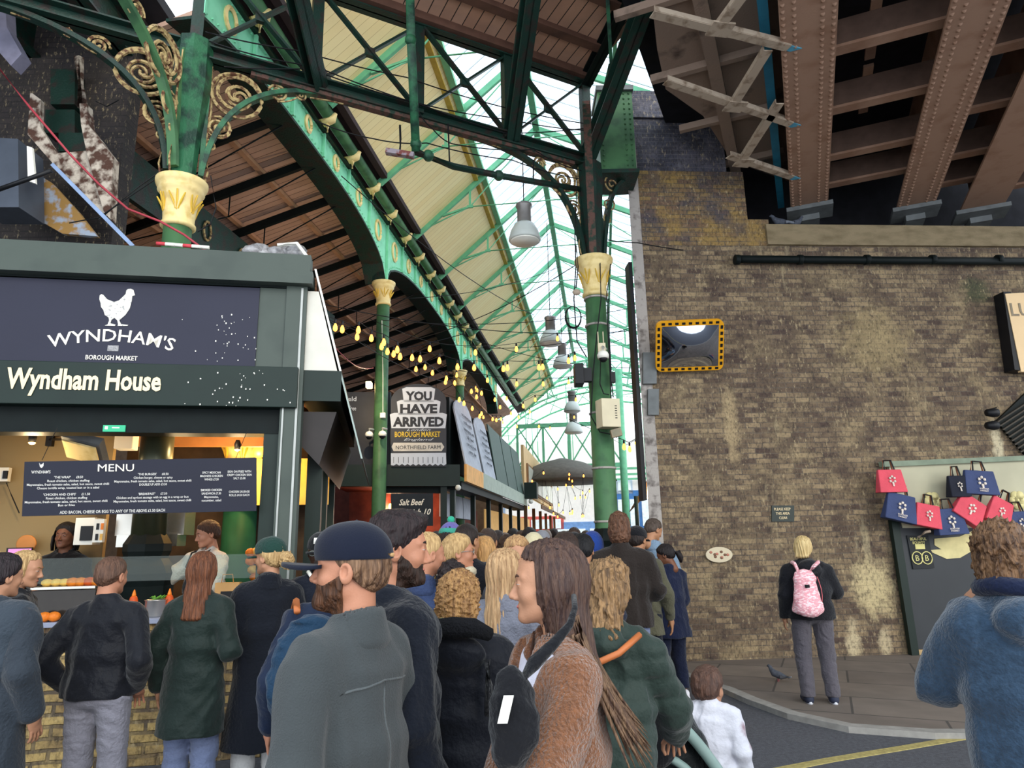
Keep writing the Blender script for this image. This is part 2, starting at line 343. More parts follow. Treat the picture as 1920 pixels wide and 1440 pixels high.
# pavement slabs with a curved kerb
kp = [(2.0, 14.0), (2.02, 9.6), (2.09, 8.99), (2.22, 8.5), (2.36, 8.1), (2.45, 7.6), (2.62, 7.0), (2.93, 6.55), (3.5, 6.33), (3.94, 6.29), (6, 6.25), (12, 6.2)]
pv = bpy.data.materials.new('paving'); pv.use_nodes = True
def paving():
    nt = pv.node_tree; L = nt.links.new; b = nt.nodes['Principled BSDF']; b.inputs['Roughness'].default_value = .8
    tc = node(nt, 'ShaderNodeTexCoord'); mp = node(nt, 'ShaderNodeMapping'); mp.inputs['Rotation'].default_value = (0, 0, R(24)); L(tc.outputs['Object'], mp.inputs[0])
    bt = node(nt, 'ShaderNodeTexBrick'); L(mp.outputs[0], bt.inputs['Vector'])
    for k, v in {'Scale': 1, 'Mortar Size': .012, 'Brick Width': 1.5, 'Row Height': .75}.items(): bt.inputs[k].default_value = v
    bt.inputs['Color1'].default_value = (*lin('#8a7e74'), 1); bt.inputs['Color2'].default_value = (*lin('#7c7169'), 1); bt.inputs['Mortar'].default_value = (*lin('#55504c'), 1)
    nz = node(nt, 'ShaderNodeTexNoise'); nz.inputs['Scale'].default_value = 3; nz.inputs['Detail'].default_value = 8; L(tc.outputs['Object'], nz.inputs['Vector'])
    x = node(nt, 'ShaderNodeMix', data_type='RGBA', blend_type='MULTIPLY'); x.inputs['Factor'].default_value = .5; L(bt.outputs['Color'], x.inputs['A']); L(nz.outputs['Fac'], x.inputs['B']); L(x.outputs['Result'], b.inputs['Base Color'])
paving()
def strip(off0, off1, z0, z1):
    m_ = MB(); P = [V((x, y, 0)) for x, y in kp]; N = []
    for i in range(len(P)):
        d = (P[min(i+1, len(P)-1)]-P[max(i-1, 0)]).normalized(); N.append(V((-d.y, d.x, 0)))
    for i in range(len(P)-1):
        a, b = P[i], P[i+1]; m_.hexa([a+N[i]*off0+V((0, 0, z0)), b+N[i+1]*off0+V((0, 0, z0)), b+N[i+1]*off1+V((0, 0, z0)), a+N[i]*off1+V((0, 0, z0)), a+N[i]*off0+V((0, 0, z1)), b+N[i+1]*off0+V((0, 0, z1)), b+N[i+1]*off1+V((0, 0, z1)), a+N[i]*off1+V((0, 0, z1))])
    return m_
pav = MB(); poly = [V((x, y, .02)) for x, y in kp]+[V((12, 14, .02))]
pav.prism(poly, UP, .055); o = pav.build('floor', pv); tag(o, kind='structure')
o = strip(-.11, .02, -.01, .052).build('trim_1', mat('kerb_stone', '#97948f', .8, var=.15, scale=12)); tag(o, kind='structure')
yp = [atZ(1400, 1456, 0), atZ(1560, 1425, 0), atZ(1700, 1402, 0), atZ(1840, 1378, 0), atZ(1990, 1352, 0)]
y_ = MB()
for a, b in zip(yp, yp[1:]):
    d = (b-a).normalized(); q = V((-d.y, d.x, 0))*.045; y_.hexa([a-q, b-q, b+q, a+q, a-q+V((0, 0, .006)), b-q+V((0, 0, .006)), b+q+V((0, 0, .006)), a+q+V((0, 0, .006))])
tag(y_.build('road_line', mat('worn_yellow_line', '#a89a62', .8, var=.25, scale=30)), 'worn yellow line painted along the road beside the kerb', 'road line')
# ============================================================ viaduct brick wall
SPT = [(tuple(wallp(1372, 800)), (.16, 2, .85), '#b09a74', .7), (tuple(wallp(1640, 1100)), (.42, 2, .55), '#cbb98c', .8), (tuple(wallp(1600, 1200)), (.16, 2, .35), '#c9b894', .8), (tuple(wallp(1500, 1210)), (.10, 2, .25), '#c9b894', .6), (tuple(wallp(1660, 1205)), (.13, 2, .3), '#c9b894', .7), (tuple(wallp(1830, 545)), (.35, 2, .3), '#3a4428', .7), (tuple(wallp(1870, 830)), (.12, 2, .5), '#d0c4a4', .8), (tuple(wallp(1640, 640)), (.8, 2, .8), '#a89468', .45), (tuple(wallp(1440, 620)), (.7, 2, .5), '#4a3a34', .4)]
BW = brick('viaduct_brick', wu, UP, '#4c3b32', '#958062', '#62574b', patch='#998664', dark='#46372f', streak='#c9ba92', pscale=1.9, spots=SPT)
BW2 = brick('pier_brick', wu, UP, '#8f7445', '#6a5244', '#5c5244', patch='#a8873f', dark='#3a3c4a', pscale=1.6)
def W(px, py, b=0): return wallp(px, py, b)
def wz(py, px=1400): return W(px, py).z
aL = (W(1195, 600)-V((*WP, 0))).dot(wu); LZ = 6.42
wl = MB(); wl.hexa([Wl(aL, 0), Wl(14, 0), Wl(14, -1.2), Wl(aL+.45, -1.2), Wl(aL, 0, LZ-.34), Wl(14, 0, LZ-.34), Wl(14, -1.2, LZ-.34), Wl(aL+.45, -1.2, LZ-.34)])
tag(wl.build('wall_right', BW, origin=(0, 0, 0)), kind='structure')
def wa(px, py): return (W(px, py)-V((*WP, 0))).dot(wu)
# stepped pier above the wall
BW3 = brick('blue_grey_brick', wu, UP, '#4a4a58', '#3c3a44', '#5c5a60', patch='#6f6a72', dark='#2a2a34', streak='#8a8a90', pscale=1.6)
pr = MB(); z0 = LZ-.34
for x1, y1, dz in ((1440, 412, 0), (1392, 323, 0), (1352, 226, 0)):
    if y1 == 226: tag(pr.build('wall_right', BW2), kind='structure'); pr = MB()
    a1 = wa(x1, y1); z1 = W(x1, y1).z; pr.hexa([Wl(aL, .01, z0), Wl(a1, .01, z0), Wl(a1, -1.0, z0), Wl(aL+.38, -1.0, z0), Wl(aL, .01, z1), Wl(a1, .01, z1), Wl(a1, -1.0, z1), Wl(aL+.38, -1.0, z1)]); z0 = z1
pr.hexa([Wl(aL, .05, z0), Wl(wa(1314, 228), .05, z0), Wl(wa(1314, 228), -1, z0), Wl(aL+.38, -1, z0), Wl(aL, .05, 8.75), Wl(wa(1245, 190), .05, 8.75), Wl(wa(1245, 190), -1, 8.75), Wl(aL+.38, -1, 8.75)])
tag(pr.build('wall_right', BW3), kind='structure')
ld = MB(); z1 = LZ; a0 = wa(1436, 450); ld.hexa([Wl(a0, .06, z1-.34), Wl(14, .06, z1-.34), Wl(14, -1, z1-.34), Wl(a0, -1, z1-.34), Wl(a0, .06, z1), Wl(14, .06, z1), Wl(14, -1, z1), Wl(a0, -1, z1)])
tag(ld.build('trim_2', STONE), kind='structure')
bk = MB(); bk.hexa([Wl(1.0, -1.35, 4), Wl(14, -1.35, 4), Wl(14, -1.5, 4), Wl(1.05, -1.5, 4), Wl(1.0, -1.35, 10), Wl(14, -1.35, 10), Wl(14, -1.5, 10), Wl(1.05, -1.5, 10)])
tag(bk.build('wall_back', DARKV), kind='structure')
q = MB(); q.hexa([Wl(aL-.02, .03, 0), Wl(aL+.17, .03, 0), Wl(aL+.17, -.3, 0), Wl(aL+.09, -.3, 0), Wl(aL-.02, .03, 7.9), Wl(aL+.14, .03, 7.9), Wl(aL+.14, -.3, 7.9), Wl(aL+.09, -.3, 7.9)])
tag(q.build('trim_3', LSTONE), kind='structure')
q = MB(); q.hexa([Wl(aL-.08, .0, 2.2), Wl(aL-.025, .0, 2.2), Wl(aL-.025, -.25, 2.2), Wl(aL-.08, -.25, 2.2), Wl(aL-.08, .0, 5.8), Wl(aL-.025, .0, 5.8), Wl(aL-.025, -.25, 5.8), Wl(aL-.08, -.25, 5.8)])
tag(q.build('trim_4', BLACK), kind='structure')
def wallbox(name, x0, y0, x1, y1, d, mt, label=None, cat=None, b0=.0, parent=None):
    p = [W(x0, y1), W(x1, y1), W(x1, y0), W(x0, y0)]; n = wn
    o = MB()._add([v+n*b0 for v in p]+[v+n*(b0+d) for v in p], [(3, 2, 1, 0), (4, 5, 6, 7), (0, 1, 5, 4), (1, 2, 6, 5), (2, 3, 7, 6), (3, 0, 4, 7)]).build(name, mt, parent)
    return tag(o, label, cat)
wallbox('metal_cover', 1203, 664, 1228, 722, .07, LEAD, 'upper grey metal cover plate on the pale edge of the brick wall', 'cover plate', b0=.03)
wallbox('metal_cover', 1212, 732, 1232, 780, .07, LEAD, 'lower grey metal cover plate on the pale edge of the brick wall', 'cover plate', b0=.03)
# long black pipe under the ledge
pt = thing('gutter_pipe', 'long black cast iron pipe running under the stone ledge of the brick wall', 'pipe', tuple(W(1375, 488, .12)))
MB().tube(W(1378, 486, .12), W(1990, 491, .12), .06, 12).build('pipe', BLACKG, pt)
for i, x in enumerate((1382, 1500, 1625, 1748, 1872)):
    p = W(x, 487, .12); MB().tube(p-wu*.035, p+wu*.035, .078, 12).build('pipe_collar', BLACKG, pt)
# ============================================================ railway bridge over the wall
BAZ = 22.9; bu = V((sin(R(BAZ)), cos(R(BAZ)), 0)); bv = V((bu.y, -bu.x, 0)); BZ = 6.9
def girder(x0, x1, wid, lab, rivs=True):
    """flange centre line through two pixels on the soffit"""
    e = (x0+x1)/2 if False else x0
    t = thing('bridge_girder', lab, 'girder', tuple(x1))
    d = bu; far = x1+d*.25; near = x1-d*8.5
    MB().bar(near+V((0, 0, .02)), far+V((0, 0, .02)), wid, .04).build('bottom_flange', BROWN, t)
    MB().bar(near+V((0, 0, .62)), far+V((0, 0, .62)), .05, 1.2).build('web', BROWN, t)
    if rivs:
        rb = MB(); n = 58
        for s in (-.27, -.15, .15, .27):
            for k in range(n):
                p = x1-d*(.12+k*.1)+bv*(s*wid/.62)+V((0, 0, -.0)); c = p
                rb._add([c+bu*.021+bv*.021, c-bu*.021+bv*.021, c-bu*.021-bv*.021, c+bu*.021-bv*.021, c+V((0, 0, -.018))+bu*.007+bv*.007, c+V((0, 0, -.018))-bu*.007+bv*.007, c+V((0, 0, -.018))-bu*.007-bv*.007, c+V((0, 0, -.018))+bu*.007-bv*.007],
                        [(7, 6, 5, 4), (0, 1, 5, 4), (1, 2, 6, 5), (2, 3, 7, 6), (3, 0, 4, 7)])
        o = rb.build('rivets', BROWN, t, smooth=True); o['kind'] = 'stuff'
    b = MB().box(x1+d*-.05+V((0, 0, -.04)), bv*(wid*.62), d*.25, V((0, 0, .035))); b.box(x1+d*.15+V((0, 0, -.1)), bv*(wid*.25), d*.2, V((0, 0, .07))).build('bearing_plate', LEAD, t)
g1 = (atZ(1485, 396, BZ)+atZ(1550, 396, BZ))/2; g2 = (atZ(1682, 396, BZ)+atZ(1746, 396, BZ))/2; g3 = (atZ(1799, 400, BZ)+atZ(1873, 400, BZ))/2
girder(g1, g1, .56, 'brown riveted bridge girder nearest to the market roof, first from the left')
girder(g2, g2, .56, 'brown riveted bridge girder in the middle of the three over the brick wall')
girder(g3, g3, .62, 'weathered brown bridge girder without visible rivets, at the right edge', False)
def crossb(p, q, lab):
    d = (q-p).normalized(); t = thing('cross_beam', lab, 'cross beam', tuple(p), group='cross beams of the bridge')
    MB().bar(p+V((0, 0, .3)), q+V((0, 0, .3)), .03, .36).build('web', mat('shaded_brown_web', '#5e4a40', .85, var=.25, scale=5), t)  # web coloured darker than the flange: its shade is put into the paint
    MB().bar(p+V((0, 0, .10)), q+V((0, 0, .10)), .16, .035).build('flange', BROWN, t)
places = ['by the bearings', 'second from the bearings', 'third from the bearings', 'fourth from the bearings', 'nearest the photographer']
for k, s in enumerate((.35, 1.25, 2.5, 3.75, 5.0)):
    for j, (p, q) in enumerate(((g1, g2), (g2, g3), (g3, g3+bv*2.2))):
        a = p-bu*s+bv*.05; dd = (q-p).dot(bv); b = a+bv*(dd-.1)
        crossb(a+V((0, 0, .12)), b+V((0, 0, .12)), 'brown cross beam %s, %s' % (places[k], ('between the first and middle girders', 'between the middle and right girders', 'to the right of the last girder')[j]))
st = MB()
for k in range(3): p = g1+bv*(.8)-bu*(1.4+1.25*k)+V((0, 0, .75)); st.bar(p, p-bu*1.1, .12, .04)
tag(st.build('stringer', BROWN), 'short brown stringers set high between the first two bridge girders', 'stringer')
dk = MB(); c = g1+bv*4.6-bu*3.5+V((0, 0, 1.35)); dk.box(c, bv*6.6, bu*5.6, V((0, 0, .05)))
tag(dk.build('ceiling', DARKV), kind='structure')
# riveted soffit plate and pale bracing left of the first girder
pl = MB(); zz = BZ+.75
pp = [atZ(x, y, zz) for x, y in ((1484, -60), (1484, 340), (1372, 300), (1318, 215), (1248, 165), (1232, 90), (1222, 0), (1218, -60))]
pl.prism([V((p.x, p.y, zz)) for p in pp], UP, .04); tag(pl.build('ceiling', BROWN2), kind='structure')
pb = thing('soffit_rib', 'brown ribs under the bridge plate beside the pale bracing', 'rib', tuple(g1-bv*1.2))
for k in range(5): a = g1-bv*.3-bu*(.9+1.3*k); MB().bar(V((a.x, a.y, zz-.07)), V((a.x, a.y, zz-.07))-bv*(1.25+.15*min(k, 3)), .08, .1).build('rib', BROWN2, pb)
a = g1-bv*1.05-bu*.6; MB().bar(V((a.x, a.y, zz-.08)), V((a.x, a.y, zz-.08))-bu*6.0, .16, .12).build('rib', BROWN2, pb)
tb = MB().bar(g1-bv*.42+V((0, 0, .5)), g1-bv*.42-bu*8+V((0, 0, .5)), .10, .7).build('teal_beam', TEAL); tag(tb, 'blue painted beam running behind the first brown girder', 'beam')
def brace(p, q, lab, gus=True):
    t = thing('brace', lab, 'brace', tuple((p+q)/2)); MB().angle(p, q, .10, .06).build('angle_bar', BRACE, t)
    if gus: MB().box(q-V((0, 0, .02)), (q-p).normalized()*.1, bv*.06, V((0, 0, .012))).build('gusset', mat('pale_blue_gusset', '#4f93ad', .6), t)
    return t
def B9(x, y): return atZ(x, y, BZ+.02)
brace(B9(1222, 22), B9(1478, 86), 'upper pale steel brace running to the first girder with a blue gusset')
brace(B9(1247, 150), B9(1482, 230), 'middle pale steel brace running to the first girder with a blue gusset')
brace(B9(1365, 290), B9(1484, 330), 'lowest pale steel brace beside the stepped brick pier with a blue gusset')
brace(B9(1346, 52), B9(1392, -10), 'short steel strut rising from the upper pale brace', False)
brace(B9(1372, 200), B9(1440, 90), 'steel strut between the upper and middle pale braces', False)
brace(B9(1390, 302), B9(1462, 190), 'steel strut between the middle and lowest pale braces', False)
for x, y in ((1350, 50), (1378, 196), (1394, 302)):
    MB().box(B9(x, y)-V((0, 0, .03)), V((.12, .02, 0)), V((-.02, .1, 0)), V((0, 0, .01))).build('gusset_plate', BRACE)
for o, l in zip([o for o in COL.objects if o.name.startswith('gusset_plate')], ('upper', 'middle', 'lowest')): tag(o, 'bolted gusset plate on the %s pale brace of the bridge' % l, 'gusset plate')
# ============================================================ cast iron columns
def capital(base, z, r, t, mt=CREAM, leaf=True, k=1.0):
    H_ = 3.9*r
    MB().lathe([(r*a_, b_*H_) for a_, b_ in ((1.08, -1), (1.25, -.97), (1.25, -.92), (1.12, -.9), (1.12, -.8), (1.18, -.62), (1.32, -.4), (1.5, -.28), (1.68, -.23), (1.6, -.18), (1.78, -.13), (1.88, -.07), (1.88, -.01), (1.7, 0))], base+V((0, 0, z)), 28).build('capital', mt, t)
    if leaf:
        cap = [c for c in t.children if c.name.startswith('capital')][0]; lf = MB()
        for i in range(6):
            a = i*PI/3+.3-PI/2; d = V((cos(a), sin(a), 0)); s = V((-sin(a), cos(a), 0)); c = base+V((0, 0, z))
            for w_, h0, h1 in ((0, -.72*H_, -.33*H_), (.05, -.7*H_, -.39*H_), (-.05, -.7*H_, -.39*H_)):
                P = [c+d*(r*1.16)+s*w_*.3+V((0, 0, h0)), c+d*(r*1.25)+s*w_*.8+V((0, 0, (h0+h1)/2)), c+d*(r*1.5)+s*w_*1.6+V((0, 0, h1))]
                lf.path(P, [.007, .013, .008], 5)
        lf.build('leaf_ornament', GOLD, cap)
def column(base, r, ztop, label, shaft=G_COL, ped=True, rings=(), pk=1.12):
    t = thing('iron_column', label, 'column', tuple(base))
    MB().lathe([(r*1.02, .9), (r, 1.1), (r*.93, ztop-3.6*r)], base, 28).build('shaft', shaft, t)
    capital(base, ztop, r*.93, t)
    if ped:
        p = MB(); p.lathe([(r*2.0, 0), (r*2.0, .25), (r*1.75, .3), (r*1.7, 1.2), (r*1.85, 1.3), (r*1.6, 1.36), (r*1.25, 1.42), (r*1.4, 1.48), (r*1.4, 1.54), (r*1.05, 1.62)], base, 8, a0=PI/8); p.v = [V((q.x, q.y, q.z*pk)) for q in p.v]; p.build('pedestal', BLACKG, t)
    for z in rings:
        MB().lathe([(r*1.0, z-.015), (r*1.06, z-.01), (r*1.06, z+.01), (r*1.0, z+.015)], base, 24).build('band', LSTONE, t)
    return t
cL = column(LC, .15, 5.52, 'green cast iron column with a cream capital standing inside the corner food stall', ped=True)
cR = column(RC, .158, 5.6, 'tall green cast iron column with a cream capital in the middle of the aisle', rings=(1.9, 2.6, 3.35, 4.6, 5.0))
Mb = A(-4.32, 13.06); Nb = A(-4.32, 20.9)
cM = column(Mb, .14, 7.0, 'slim green column with a cream capital in front of the stall with the arrival sign', ped=True)
cN = column(Nb, .14, 7.0, 'slim green column with a cream capital rising behind the festoon lights', ped=False)
# shafts above the big capitals, with cruciform ribs
def upper(base, t, z0, z1, mt):
    MB().lathe([(.12, z0), (.14, z0+.5), (.2, z0+1.2), (.19, z1)], base, 8, a0=.4).build('upper_shaft', mt, t)
MB().lathe([(.153, 1.75), (.151, 3.25)], LC, 24).build('lower_shaft', mat('olive_shaft', '#3f4230', .3, metal=.3, var=.3, scale=5, stretch=(1, 1, .2)), cL); upper(LC, cL, 5.5, 7.25, G_MID); upper(RC, cR, 5.58, 7.1, G_DARK)  # lower length of the left shaft is dark olive, green above
def spiral(c, u, r0, turns, v=UP, n=30, r1=.12, ph=0, sg=1):
    return [c+u*(cos(ph+sg*turns*2*PI*i/n)*lerp(r0, r0*r1, i/n))+v*(sin(ph+sg*turns*2*PI*i/n)*lerp(r0, r0*r1, i/n)) for i in range(n+1)]
def bracket(base, d, t, reach=2.0, z0=5.62, z1=7.05, mt=G_MID, orn=RUSTCREAM, sc=1.0, mini=False, nm='bracket'):
    n = V((d.y, -d.x, 0)); r0 = .17
    P = bez(base+d*r0+V((0, 0, z0)), base+d*(r0+.12)+V((0, 0, lerp(z0, z1, .95))), base+d*reach+V((0, 0, z1)), 16)
    rib = MB(); rib.path(P, .038, 4, flat=n); rb = rib.build(nm, mt, t)
    MB().bar(base+d*r0+V((0, 0, z0)), base+d*r0+V((0, 0, z1)), .05, .03, up=n).build('bracket_post', mt, t)
    o = MB(); H = z1-z0; r = H*.19*sc
    def C_(a, z): return base+d*a+V((0, 0, z))
    if not mini:
        c = C_(r0+r*1.12, z1-r*1.18); o.path(spiral(c, d, r*.98, 2.0), .020, 5); o.path([c+d*r*cos(a)+UP*r*sin(a) for a in [i*PI/12 for i in range(24)]], .024, 5, closed=True)
        o.path(spiral(c+d*.02-UP*.02, d, r*.55, 1.5, ph=2), .018, 5)
        c2 = C_(r0+r*2.75, z1-r*.55); o.path(spiral(c2, d, r*.42, 2, sg=-1, ph=PI), .018, 5)
        c3 = C_(r0+r*3.75, z1-r*.33); o.path(spiral(c3, d, r*.24, 1.6, ph=PI), .011, 5); o.path(bez(c2-UP*r*.4, c2+d*r*.8-UP*r*.2, c3+UP*r*.2), .01, 4)
        o.path([c3+d*.1, c3+d*.3+UP*.03, c3+d*.5+UP*.04], .01, 4)
        c4 = C_(r0+r*.5, z1-r*2.85); o.path(spiral(c4, d, r*.5, 2, sg=-1, ph=PI/2), .018, 5); o.path([c4+d*r*.5*cos(a)+UP*r*.5*sin(a) for a in [i*PI/8 for i in range(16)]], .011, 4, closed=True)
        c5 = C_(r0+r*.28, z1-r*3.75); o.path(spiral(c5, d, r*.26, 1.6, ph=PI/2), .012, 5)
        o.path([C_(r0+.04, z1-r*4.1), C_(r0+.07, z1-r*5), C_(r0+.03, z1-r*5.8)], .011, 4)
        o.path([C_(r0+.02, z1-r*.1), C_(r0+r*.2, z1-r*2.2), C_(r0+.03, z1-r*3.3), C_(r0+.05, z1-r*4.4)], .012, 4)
    else:
        for k, (a, z, rr, s) in enumerate(((.24, .16, .15, 1), (.16, .5, .11, -1), (.12, .75, .08, 1))): o.path(spiral(C_(r0+a*sc, z1-z), d, rr*sc, 1.8, sg=s, ph=1), .014, 5)
    o.build('scroll_ornament', orn, rb); return rb
bracket(LC, tu, cL, 1.55, mt=G_MID); bracket(LC, -tu, cL, 1.9, mt=G_DARK); bracket(LC, V((-.16, -.987, 0)), cL, 2.0, mt=G_COL)
bracket(RC, -tu, cR, 1.75, mt=G_DARK, sc=.92); bracket(RC, tu, cR, .75, mt=G_DARK, mini=True); bracket(RC, V((-.125, -.992, 0)), cR, 1.6, mt=RUST, mini=True)
# ============================================================ front lattice truss between the two big columns
tr = thing('lattice_truss', 'dark lattice truss spanning between the two big scroll-bracket columns', 'truss', tuple((LC+RC)/2+V((0, 0, 7.1))))
TL = (RC-LC).length
def Tp(a, z, b=0): return LC+tu*a+tn*b+V((0, 0, z))
MB().ibeam(Tp(-2.6, 7.14), Tp(TL, 7.14), .20, .17, .02).build('bottom_chord', G_DARK, tr)
MB().bar(Tp(.6, 7.03, .02), Tp(TL-.3, 7.03, .02), .10, .05).build('lower_flange', RUST, tr)
MB().ibeam(Tp(-2.6, 8.55), Tp(TL+.1, 8.55), .18, .18, .02).build('top_chord', G_DARK, tr)
nodes = [0, 1.33, 2.66, 3.99, TL-.02]
for i, a in enumerate(nodes):
    MB().bar(Tp(a, 7.15), Tp(a, 8.5), .13, .12, up=tn).build('post', G_DARK, tr)
for i in range(4):
    a, b = nodes[i], nodes[i+1]
    MB().bar(Tp(a+.05, 7.22), Tp(b-.05, 8.45), .03, .085, up=tn).build('diagonal', G_DARK, tr)
    MB().bar(Tp(a+.05, 8.45, .04), Tp(b-.05, 7.22, .04), .03, .085, up=tn).build('diagonal', G_DARK, tr)
    MB().box(Tp((a+b)/2, 7.83, .02), tu*.06, UP*.06, tn*.03).build('gusset', G_DARK, tr)
# struts in front of the truss, running up towards the roof over the street
for k, (p, q, w_) in enumerate(((trussp(597, 165), atY(545, -60, 5.9), .22), (trussp(958, 262), atY(1003, -60, 6.9), .22))):
    MB().ibeam(p, q, w_, .14, .025, up=tn).build('roof_strut', G_DARK); 
for o, l in zip([o for o in COL.objects if o.name.startswith('roof_strut')], ('left', 'right')): tag(o, 'broad dark green strut rising from the %s part of the lattice truss' % l, 'strut')
p = RC+V((-.02, -.1, 7.2)); q = atY(1226, -40, 7.0); ib = thing('strut_beam', 'dark green I-beam rising from the right column towards the bridge', 'beam', tuple(p))
MB().ibeam(p, q, .2, .22, .02).build('beam', G_DARK, ib)
MB().bar(atY(1105, 300, 9.1), atY(1146, 120, 8.3), .06, .05).build('brace', G_MID, ib)
MB().bar(atY(1146, 120, 8.3), atY(1138, -20, 7.6), .05, .05).build('brace', G_MID, ib)
q2 = RC+V((0, 0, 8.5)); MB().ibeam(q2, atY(1190, -30, 7.4), .16, .2, .02).build('edge_beam', BLACKG, ib)
# boarded soffit above the truss towards the street
sof = MB(); nn = V((.47, -.883, 0))
P = [Tp(.4, 8.66), Tp(TL+.05, 8.66), Tp(TL+.05, 8.86)+nn*4.2, Tp(.4, 8.86)+nn*4.2]
sof.prism(P, UP, .05); tag(sof.build('ceiling', SB), kind='structure')
rf = thing('soffit_purlin', 'brown beams under the boarded roof above the lattice truss', 'purlin', tuple(Tp(2, 8.6)))
for k, d in enumerate((.05, .62, 1.35, 2.1)):
    MB().bar(Tp(.4, 8.60+.05*d)+nn*d, Tp(TL+.02, 8.60+.05*d)+nn*d, .14, .09 if k else .16).build('beam', mat('brown_timber', '#5f4337', .8, var=.25, scale=4), rf)
# green riveted box girder right of the column
bx = thing('box_girder', 'riveted green box girder end between the right column and the brick pier', 'girder', (1.65, 9.35, 7.0))
gx0, gx1 = 1.40, 1.93; MB().abox((gx0, 9.25, 7.02), (gx1, 9.85, 8.4)).build('box', G_COL, bx)
rv = MB()
for k in range(15):
    for x in (gx0+.05, gx1-.05, gx1-.13): rv.ball((x, 9.245, 7.12+k*.087), .017, 6)
o = rv.build('rivets', G_COL, bx); o['kind'] = 'stuff'
MB().abox((gx0-.03, 9.2, 6.98), (gx1+.03, 9.88, 7.04)).build('flange', G_DARK, bx); MB().abox((gx0-.02, 9.2, 8.38), (gx1+.02, 9.88, 8.46)).build('flange', LEAD, bx)
KS = 1.36
def K(t, s, z): return A(t*KS, s*KS, EYE+(z-EYE)*KS)
# ============================================================ arched riveted beam along the aisle
ZB = 6.58
def archz(s):
    for s0, s1 in ((3.85, 9.6), (9.6, 15.35), (15.35, 21.1), (21.1, 26.8)):
        if s0 <= s <= s1: c = (s0+s1)/2; h = (s1-s0)/2; x = abs(s-c)/h; return 5.62+.62*math.sqrt(max(0, 1-min(1, x*1.0)**2.6))
    return 5.62
def archbeam(s0, s1, t0, lab, mt, n=26, ring=True):
    t = thing('arched_girder', lab, 'girder', tuple(K(t0, (s0+s1)/2, 5.6)))
    ss = [lerp(s0, s1, i/n) for i in range(n+1)]
    w_ = MB(); fl = MB()
    for a, b in zip(ss, ss[1:]):
        za, zb = archz(a), archz(b)
        w_.hexa([K(t0-.02, a, za), K(t0+.02, a, za), K(t0+.02, b, zb), K(t0-.02, b, zb), K(t0-.02, a, ZB), K(t0+.02, a, ZB), K(t0+.02, b, ZB), K(t0-.02, b, ZB)])
        fl.hexa([K(t0-.30, a, za-.03), K(t0+.03, a, za-.03), K(t0+.03, b, zb-.03), K(t0-.30, b, zb-.03), K(t0-.30, a, za), K(t0+.03, a, za), K(t0+.03, b, zb), K(t0-.30, b, zb)])
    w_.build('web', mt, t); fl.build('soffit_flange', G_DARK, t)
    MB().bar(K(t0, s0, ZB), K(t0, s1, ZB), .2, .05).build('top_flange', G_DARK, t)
    rv = MB(); k = s0+.05
    while k < s1: rv.box(K(t0+.035, k, ZB-.07), A(.012, 0), A(0, .012), UP*.012); rv.box(K(t0+.035, k, archz(k)+.04), A(.01, 0), A(0, .01), UP*.01); k += .09
    o = rv.build('rivets', mt, t); o['kind'] = 'stuff'
    nb = round((s1-s0)/.82)
    for i in range(nb):
        a = lerp(s0, s1, i/nb); MB().bar(K(t0+.04, a, archz(a)), K(t0+.04, a, ZB-.03), .05, .04, up=A(0, 1)).build('stiffener', mt, t)
        if ring:
            c_ = lerp(s0, s1, (i+.5)/nb); zc = (archz(c_)+ZB)/2; h = min(.2, (ZB-archz(c_))*.36)
            MB().path([K(t0+.028, c_, zc)+A(0, h*.8*cos(q))+UP*h*sin(q) for q in [j*PI/10 for j in range(20)]], .034, 5, closed=True).build('cream_roundel', CREAM, t)
    return t
archbeam(4.55, 9.6, -3.17, 'mint green arched girder with cream roundels ending on the slim front column', G_LIT)
archbeam(9.6, 15.35, -3.17, 'mint green arched girder between the two slim columns', G_LIT)
archbeam(15.35, 21.1, -3.17, 'far mint green arched girder behind the second slim column', G_LIT)
# gutter pipe with cream clips
gp = thing('eaves_pipe', 'green eaves pipe held by cream clips above the arched girder', 'pipe', tuple(K(-3.0, 9, 6.7)))
MB().tube(K(-2.99, 4.6, 6.64), K(-2.99, 25, 6.64), .10, 12).build('pipe', G_COL, gp)
k = 5.2
while k < 17.5:
    c = K(-2.99, k, 6.60); q = MB(); q.path([c+A(-.14, 0)-UP*.02, c+A(-.05, 0)-UP*.09, c+A(.08, 0)-UP*.04, c+A(.13, 0, 0)+UP*.06], [.03, .075, .07, .03], 6); q.path([c-UP*.05, c-UP*.26], [.06, .015], 6); q.build('clip', CREAM, gp); k += .82
MB().bar(K(-2.83, 4.6, 6.78), K(-2.83, 25, 6.78), .12, .2).build('eaves_board', mat('dark_eaves_board', '#33262a', .8), gp)
o = MB().hexa([K(-3.2, 4.6, 6.66), K(-2.8, 4.6, 6.80), K(-2.8, 27, 6.80), K(-3.2, 27, 6.66), K(-3.2, 4.6, 6.69), K(-2.8, 4.6, 6.84), K(-2.8, 27, 6.84), K(-3.2, 27, 6.69)]).build('trim_7', MATS['dark_eaves_board']); tag(o, kind='structure')
